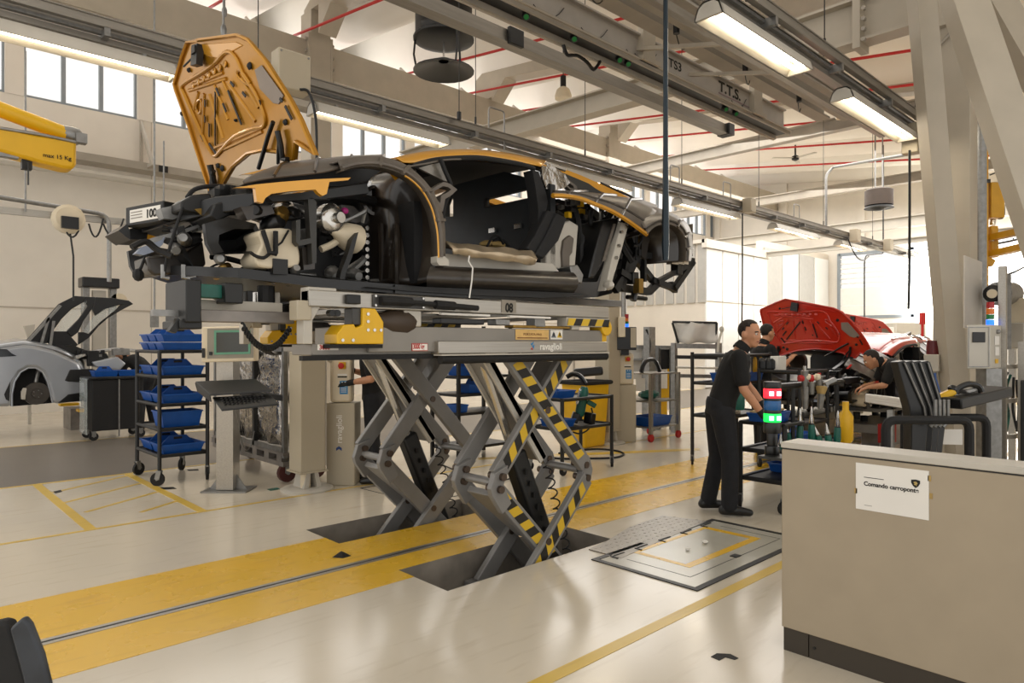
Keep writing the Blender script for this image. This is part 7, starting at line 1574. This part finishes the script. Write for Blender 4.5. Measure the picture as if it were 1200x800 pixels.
f0 = W(763,498,Z=0); dm = f0.xy.dot(Vector((CA,SA)))
bbox(768,424,786,466,dm,.3).build('cabinet', m_yel, ym, bevel=.01); bbox(757,425,768,444,dm+.1,.3).build('side_box', m_yel, ym, bevel=.01); bbox(767,466,782,490,dm+.15,.2).build('lower_body', m_yel, ym, bevel=.01)
bbox(771,428,782,441,dm-.01,.008).build('card', m_white, ym, smooth=0); bbox(772,441,782,455,dm-.012,.008).build('card', m_white, ym, smooth=0)
for x,y,mt_ in ((775,436.5,m_redp),(779,436,m_print)):
    q = MB(); a = B(x,y,dm-.013); q.cyl(a, a-Vector((CA,SA,0))*.004, .02, 8); q.build('card_mark', mt_, ym)
q = bbox(773,431,781,432.5,dm-.016,.003); q.build('card_text', m_print, ym, smooth=0)
bbox(759,413,778,424,dm+.05,.4).build('white_head', m_lgrey, ym, bevel=.03); bbox(775,418,785,424,dm+.05,.3).build('white_lid', m_cream, ym, bevel=.02)
for x in (762,770,778):
    a = B(x,490,dm+.2); b = MB(); b.box(a.x-.03,a.x+.03,a.y-.03,a.y+.03,0,B(x,466,dm).z); b.build('leg', m_galv, ym)
bbox(760,490,782,496,dm+.1,.25).build('foot', m_plas, ym, bevel=.02)
bbox(718,345,720.5,380,11.5,.05)
a = W(731,380,d=12.5); b = MB(); b.cyl((a.x,a.y,0),(a.x,a.y,3.3),.05,8); own(b, 'grey_post', m_galv, 'slim grey post rising behind the cream box on the far line post', 'post')
# --- dark equipment at the lower left corner of the view
fg = thing('padded_stand','dark padded equipment stand cut off by the lower left corner','stand',(.45,1.25,0))
def G(x,y,dd): return W(x,y,d=dd)
prof = [(-90,745),(-40,728),(2,726),(8,731),(14,727),(27,721.5),(33,729),(48,768),(62,820),(64,880),(-90,880)]
D1 = 1.42
b = MB(); b.prism([G(x,y,D1) for x,y in ((10,737),(26,723),(34,732),(48,768),(62,825),(66,900),(46,900),(34,830),(22,780))], Vector((CA,SA,0))*.018); b.build('side_cushion', M('worn_blue_black_vinyl','#2c3036',.45,var=.35,scale=14), fg, bevel=.006)
b = MB(); b.prism([G(x,y,D1+.022) for x,y in ((-60,742),(0,728),(9,730),(24,775),(40,830),(48,900),(-60,900))], Vector((CA,SA,0))*.03); b.build('body', m_rub, fg, bevel=.008)
a, c = G(-60,890,D1+.022), G(46,890,D1+.022)
b = MB(); b.prism([Vector((a.x,a.y,0)),Vector((c.x,c.y,0)),Vector((c.x,c.y,0))+Vector((CA,SA,0))*.03,Vector((a.x,a.y,0))+Vector((CA,SA,0))*.03], (0,0,a.z+.02)); b.build('pedestal', m_black, fg)
# ================================================================ PEOPLE
def rotz(p, a): c, s = math.cos(a), math.sin(a); return Vector((p[0]*c-p[1]*s, p[0]*s+p[1]*c, p[2]))
class Body(MB):
    def cap(s, p, q, r0, r1, n=12):
        p, q = Vector(p), Vector(q); L = (q-p).length; pr = []
        for i in range(5): t = PI/2*i/4; pr.append((max(.0005, r0*math.sin(t)), -r0*math.cos(t)))
        for i in range(5): t = PI/2*(1-i/4); pr.append((max(.0005, r1*math.sin(t)), L+r1*math.cos(t)))
        return s.lathe(pr, p, q-p, n)
    def chain(s, pts, rs):
        for i in range(len(pts)-1): s.cap(pts[i], pts[i+1], rs[i], rs[i+1])
        return s
    def torso(s, rings, n=18):
        """rings: (centre, forward axis, half depth, half width)"""
        R = []
        for c, ax, a, w in rings:
            c = Vector(c); ax = Vector(ax).normalized(); R.append([c+ax*a*math.cos(2*PI*j/n)+Vector((0,1,0))*w*math.sin(2*PI*j/n) for j in range(n)])
        vs = [p for r in R for p in r]; k = len(R)
        fs = [(i*n+j, i*n+(j+1) % n, (i+1)*n+(j+1) % n, (i+1)*n+j) for i in range(k-1) for j in range(n)]
        return s.add(vs, fs+[tuple(range(n))[::-1], tuple((k-1)*n+j for j in range(n))])
    def skin(s, name, mat, parent, voxel=.011, it=5):
        o = s.build('tmp', mat, None, weld=False, smooth=0)
        m = o.modifiers.new('r','REMESH'); m.mode = 'VOXEL'; m.voxel_size = voxel
        m = o.modifiers.new('s','SMOOTH'); m.factor = .5; m.iterations = it
        dg = bpy.context.evaluated_depsgraph_get(); me = bpy.data.meshes.new_from_object(o.evaluated_get(dg)); bpy.data.objects.remove(o)
        me.name = name; me.polygons.foreach_set('use_smooth', [True]*len(me.polygons))
        if not me.materials: me.materials.append(mat)
        ob = bpy.data.objects.new(name, me); COL.objects.link(ob); ob.parent = parent; return ob
def hand(b, wr, tip_dir, side, palm_n, curl=.5, s=1.):
    """palm and five separate bent fingers; side = thumb side direction"""
    d = Vector(tip_dir).normalized(); t = Vector(side); t = (t-d*t.dot(d)).normalized(); n = Vector(palm_n); n = (n-d*n.dot(d)-t*n.dot(t)).normalized(); w = Vector(wr)
    for k in (-.028,-.010,.010,.026): b.cap(w+t*k*.7, w+d*.085*s+t*k, .017, .014, 8)
    for k, L in ((-.032,.062),(-.011,.078),(.011,.084),(.031,.076)):
        p = w+d*.088*s+t*k; a1 = curl*.6; a2 = curl*1.5
        q = p+(d*math.cos(a1)+n*math.sin(a1))*L*.5*s; e = q+(d*math.cos(a2)+n*math.sin(a2))*L*.5*s
        b.cap(p, q, .0098, .0092, 8); b.cap(q, e, .0092, .008, 8)
    p = w+d*.025*s+t*.03; q = p+(d*.6+t*.75+n*.2).normalized()*.045*s; e = q+(d*.85+t*.35+n*.45).normalized()*.035*s
    b.cap(p, q, .0125, .011, 8); b.cap(q, e, .011, .009, 8)
def person(label, loc, rz, J, head_yaw=0., head_pitch=0., gloves=True, voxel=.011, skin_vis=True, hands=None, group=None):
    t = thing('person', label, 'person', loc, rz); WM[t.name] = Matrix.Identity(4)
    V = Vector
    def fwd(a, c): d = V(c)-V(a); d = V((d.z, 0, -d.x)); return d if d.x > 0 else -d
    ax = fwd(J['pelvis'], J['chest']); axn = fwd(J['chest'], J['neck'])
    # --- bare body: head, neck, arms, hands, trunk, legs in one continuous skin
    b = Body()
    H = V(J['head']); cy, sy = math.cos(head_yaw), math.sin(head_yaw); cp_, sp = math.cos(head_pitch), math.sin(head_pitch)
    def h(x, y, z): x, z = x*cp_+z*sp, -x*sp+z*cp_; return H+V((x*cy-y*sy, x*sy+y*cy, z))
    def hb(c, rx, ry, rz_, n=16):
        m = Body(); m.ball((0,0,0), rx, ry, rz_, n); o = len(b.v); b.add([h(c[0]+p.x,c[1]+p.y,c[2]+p.z) for p in m.v], m.f)
    hb((-.012,0,.032), .096,.077,.092); hb((.012,0,-.02), .082,.068,.085); hb((.035,0,-.072), .052,.050,.045); hb((.052,0,-.095), .03,.033,.022)
    hb((.085,0,-.012), .016,.013,.028); hb((.098,0,-.026), .016,.017,.013); hb((.080,0,.022), .014,.045,.013); hb((.082,0,-.062), .012,.026,.012)
    for s in (-1,1): hb((.058,s*.040,-.025), .03,.024,.024); hb((-.012,s*.081,-.010), .024,.014,.036)
    b.cap(J['neck'], h(-.01,0,-.06), .058, .055)
    b.torso([(J['pelvis'],ax,.10,.15),(V(J['pelvis']).lerp(V(J['chest']),.35),ax,.09,.13),(J['chest'],ax,.11,.16),(V(J['chest']).lerp(V(J['neck']),.7),axn,.09,.15),(J['neck'],axn,.05,.06)])
    for s in 'RL':
        b.chain([J['sh'+s],J['el'+s],J['wr'+s]], [.052,.040,.027]); b.chain([V(J['el'+s]),V(J['el'+s]).lerp(V(J['wr'+s]),.35),J['wr'+s]],[.038,.040,.027])
        b.chain([J['hip'+s],J['kn'+s],J['an'+s]], [.08,.055,.04])
        if not gloves: hand(b, J['wr'+s], *hands[s])
    body = b.skin('body', m_skin, t, voxel)
    # --- face details
    for s in (-1,1):
        q = MB(); c = h(.080,s*.031,.004); q.ball(c, .0115,.0125,.0105,10); q.build('eye', M('eye_white','#d9d2c8',.2,var=0) if 'eye_white' not in bpy.data.materials else bpy.data.materials['eye_white'], t, world=False)
        q = MB(); q.ball(h(.0895,s*.032,.004), .004,.006,.006,8); q.build('iris', m_print, t, world=False)
        q = MB(); q.tube([h(.088,s*.014,.021),h(.090,s*.030,.026),h(.076,s*.050,.021)], .0048, 6); q.build('eyebrow', m_hair, t, world=False)
    q = MB(); q.tube([h(.086,-.024,-.063),h(.0945,0,-.061),h(.086,.024,-.063)], .0048, 6); q.build('lips', M('lips','#8c4a3c',.5) if 'lips' not in bpy.data.materials else bpy.data.materials['lips'], t, world=False)
    # --- hair
    q = Body(); m = Body(); m.ball((-.014,0,.036), .094,.0775,.088, 44); keep = []
    fs = [f for f in m.f if all(m.v[i].z > (.088 if m.v[i].x > .04 else .055 if m.v[i].x > .0 else -.035 if m.v[i].x > -.05 else -.06) for i in f)]
    q.add([h(*p) for p in m.v], fs); q.build('hair', m_hair, t, world=False, solid=.010, smooth=60)
    # --- shirt with short sleeves and collar
    c = Body(); lo = V(J['pelvis'])+V((0,0,-.06))
    c.torso([(lo,ax,.128,.178),(V(J['pelvis']).lerp(V(J['chest']),.3),ax,.118,.16),(J['chest'],ax,.132,.185),(V(J['chest']).lerp(V(J['neck']),.62),axn,.118,.185),(V(J['neck'])+V((0,0,-.03)),axn,.085,.10)])
    for s in 'RL':
        e = V(J['sh'+s]).lerp(V(J['el'+s]), .72); c.cap(V(J['chest']).lerp(V(J['sh'+s]),.6), J['sh'+s], .085, .072); c.cap(J['sh'+s], e, .073, .066)
    c.skin('shirt', m_cloth, t, voxel)
    q = Body(); nk = V(J['neck']); hd = (h(-.01,0,-.06)-nk).normalized(); q.lathe([(.070,-.02),(.071,.02),(.066,.055),(.060,.052),(.063,.0)], nk, hd, 16, cap=False); q.build('collar', m_cloth, t, world=False)
    # --- trousers, belt
    c = Body(); c.torso([(V(J['pelvis'])+V((0,0,.05)),ax,.112,.158),(J['pelvis'],ax,.128,.172),(V(J['pelvis'])+V((-.01,0,-.10)),ax,.122,.165)])
    for s in 'RL':
        k = V(J['kn'+s]); a = V(J['an'+s]); c.chain([J['hip'+s],V(J['hip'+s]).lerp(k,.5),k,k.lerp(a,.5),a+V((0,0,.0))], [.108,.094,.078,.074,.072])
        for j in range(3): c.cap(a+V((.045,.03,.03+j*.045)), a+V((.05,-.03,.04+j*.045)), .022, .022, 8)
    c.skin('trousers', m_trous, t, voxel, 4)
    # --- shoes and gloves
    for s in 'RL':
        a = V(J['an'+s]); f = V(J.get('toe'+s, (1,0,0))).normalized(); sd = V((-f.y,f.x,0)); z0 = a.z-.09
        c = Body(); g = V((a.x,a.y,z0))
        c.cap(g+f*-.05+V((0,0,.045)), g+f*.06+V((0,0,.045)), .044, .044); c.cap(g+f*.06+V((0,0,.045)), g+f*.17+V((0,0,.034)), .046, .032); c.cap(g+f*-.045+V((0,0,.05)), a+V((0,0,.03)), .045, .045)
        c.v = [V((p.x,p.y,max(z0+.004,p.z))) for p in c.v]; sh = c.skin('shoe', m_plas, t, .010, 2)
        if gloves:
            c = Body(); hand(c, J['wr'+s], *hands[s]); w = V(J['wr'+s]); c.cap(w+(V(J['el'+s])-w).normalized()*.05, w, .034, .032); c.skin('glove', m_glove, t, .0055, 2)
    WM[t.name] = Matrix.Translation(V(loc)) @ Matrix.Rotation(rz, 4, 'Z')
    return t
def face_dir(r, f): d = Vector((SA,-CA,0))*r+Vector((CA,SA,0))*f; return math.atan2(d.y, d.x)
lean = dict(pelvis=(-.06,0,.95), chest=(.05,0,1.24), neck=(.12,0,1.455), head=(.20,0,1.59),
    shR=(.07,-.175,1.385), elR=(.10,-.225,1.11), wrR=(.27,-.20,.885), shL=(.11,.175,1.385), elL=(.22,.22,1.13), wrL=(.36,.13,.93),
    hipR=(-.05,-.09,.89), knR=(.01,-.11,.49), anR=(.0,-.12,.095), hipL=(-.07,.09,.89), knL=(-.06,.11,.49), anL=(-.14,.12,.095), toeR=(1,-.1,0), toeL=(1,.15,0))
hnd = dict(R=((.75,.05,-.62),(.2,.95,0),(-.4,0,-.9),.7), L=((.85,-.2,-.35),(0,-1,.1),(-.3,0,-.9),.8))
person('man in black polo and trousers leaning on the trolley, black gloves, turned to the right', (5.56,3.10,0), face_dir(1,-.12), lean, -.75, .08, True, .010, hands=hnd)
work = dict(pelvis=(-.02,0,.96), chest=(.0,0,1.27), neck=(.03,0,1.50), head=(.09,0,1.65),
    shR=(.01,-.18,1.43), elR=(.12,-.25,1.18), wrR=(.33,-.17,1.30), shL=(.01,.18,1.43), elL=(.14,.24,1.17), wrL=(.36,.12,1.22),
    hipR=(-.02,-.09,.90), knR=(.02,-.11,.49), anR=(-.02,-.12,.095), hipL=(-.02,.09,.90), knL=(.03,.11,.49), anL=(.05,.12,.095))
hup = dict(R=((.6,.2,.5),(-.2,.9,.2),(.4,.2,-.8),.9), L=((.8,-.3,.2),(0,-.9,.2),(.2,0,-.9),.9))
person('man in black with raised bare hand, standing before the raised red bonnet', (8.86,4.42,0), face_dir(1,.25), work, .1, .1, False, .014, hands=hup)
bend = dict(pelvis=(-.28,0,.93), chest=(-.02,0,1.16), neck=(.15,0,1.27), head=(.27,0,1.30),
    shR=(.08,-.175,1.22), elR=(.16,-.20,.98), wrR=(.33,-.14,.95), shL=(.08,.175,1.22), elL=(.17,.20,.98), wrL=(.34,.12,.95),
    hipR=(-.26,-.09,.87), knR=(-.17,-.11,.48), anR=(-.24,-.12,.095), hipL=(-.26,.09,.87), knL=(-.14,.11,.48), anL=(-.12,.12,.095))
hdn = dict(R=((.8,.1,-.4),(.2,.95,0),(-.4,0,-.9),.7), L=((.8,-.1,-.4),(.2,-.95,0),(-.4,0,-.9),.7))
person('man in black bending down over the front wing of the nearer red car', (9.55,2.98,0), face_dir(-1,.25), bend, 0, .5, False, .014, hands=hdn)
cons = dict(pelvis=(-.02,0,.96), chest=(.0,0,1.27), neck=(.03,0,1.50), head=(.08,0,1.65),
    shR=(.01,-.18,1.43), elR=(.05,-.24,1.16), wrR=(.26,-.12,1.22), shL=(.01,.18,1.43), elL=(-.02,.23,1.13), wrL=(.22,.14,1.09),
    hipR=(-.02,-.09,.90), knR=(.0,-.11,.49), anR=(.04,-.12,.095), hipL=(-.02,.09,.90), knL=(-.02,.11,.49), anL=(-.08,.12,.095))
hfl = dict(R=((.9,.1,.05),(.1,.4,.9),(.2,.9,-.3),.7), L=((.95,-.05,-.05),(.05,-.3,.9),(.1,-.9,-.3),.6))
person('man in black with gloves at the control console, half hidden by the lift', (3.98,6.42,0), face_dir(-1,-.1), cons, 0, .1, True, .012, hands=hfl)
person('person bending over the tail of the silver car, mostly hidden by the bin trolley', (3.45,13.25,0), face_dir(-1,.0), bend, 0, .4, False, .016, hands=hdn)
del_list = [o for o in SC.objects if o.type == 'MESH' and len(o.data.polygons) == 0]
for o in del_list: bpy.data.objects.remove(o)
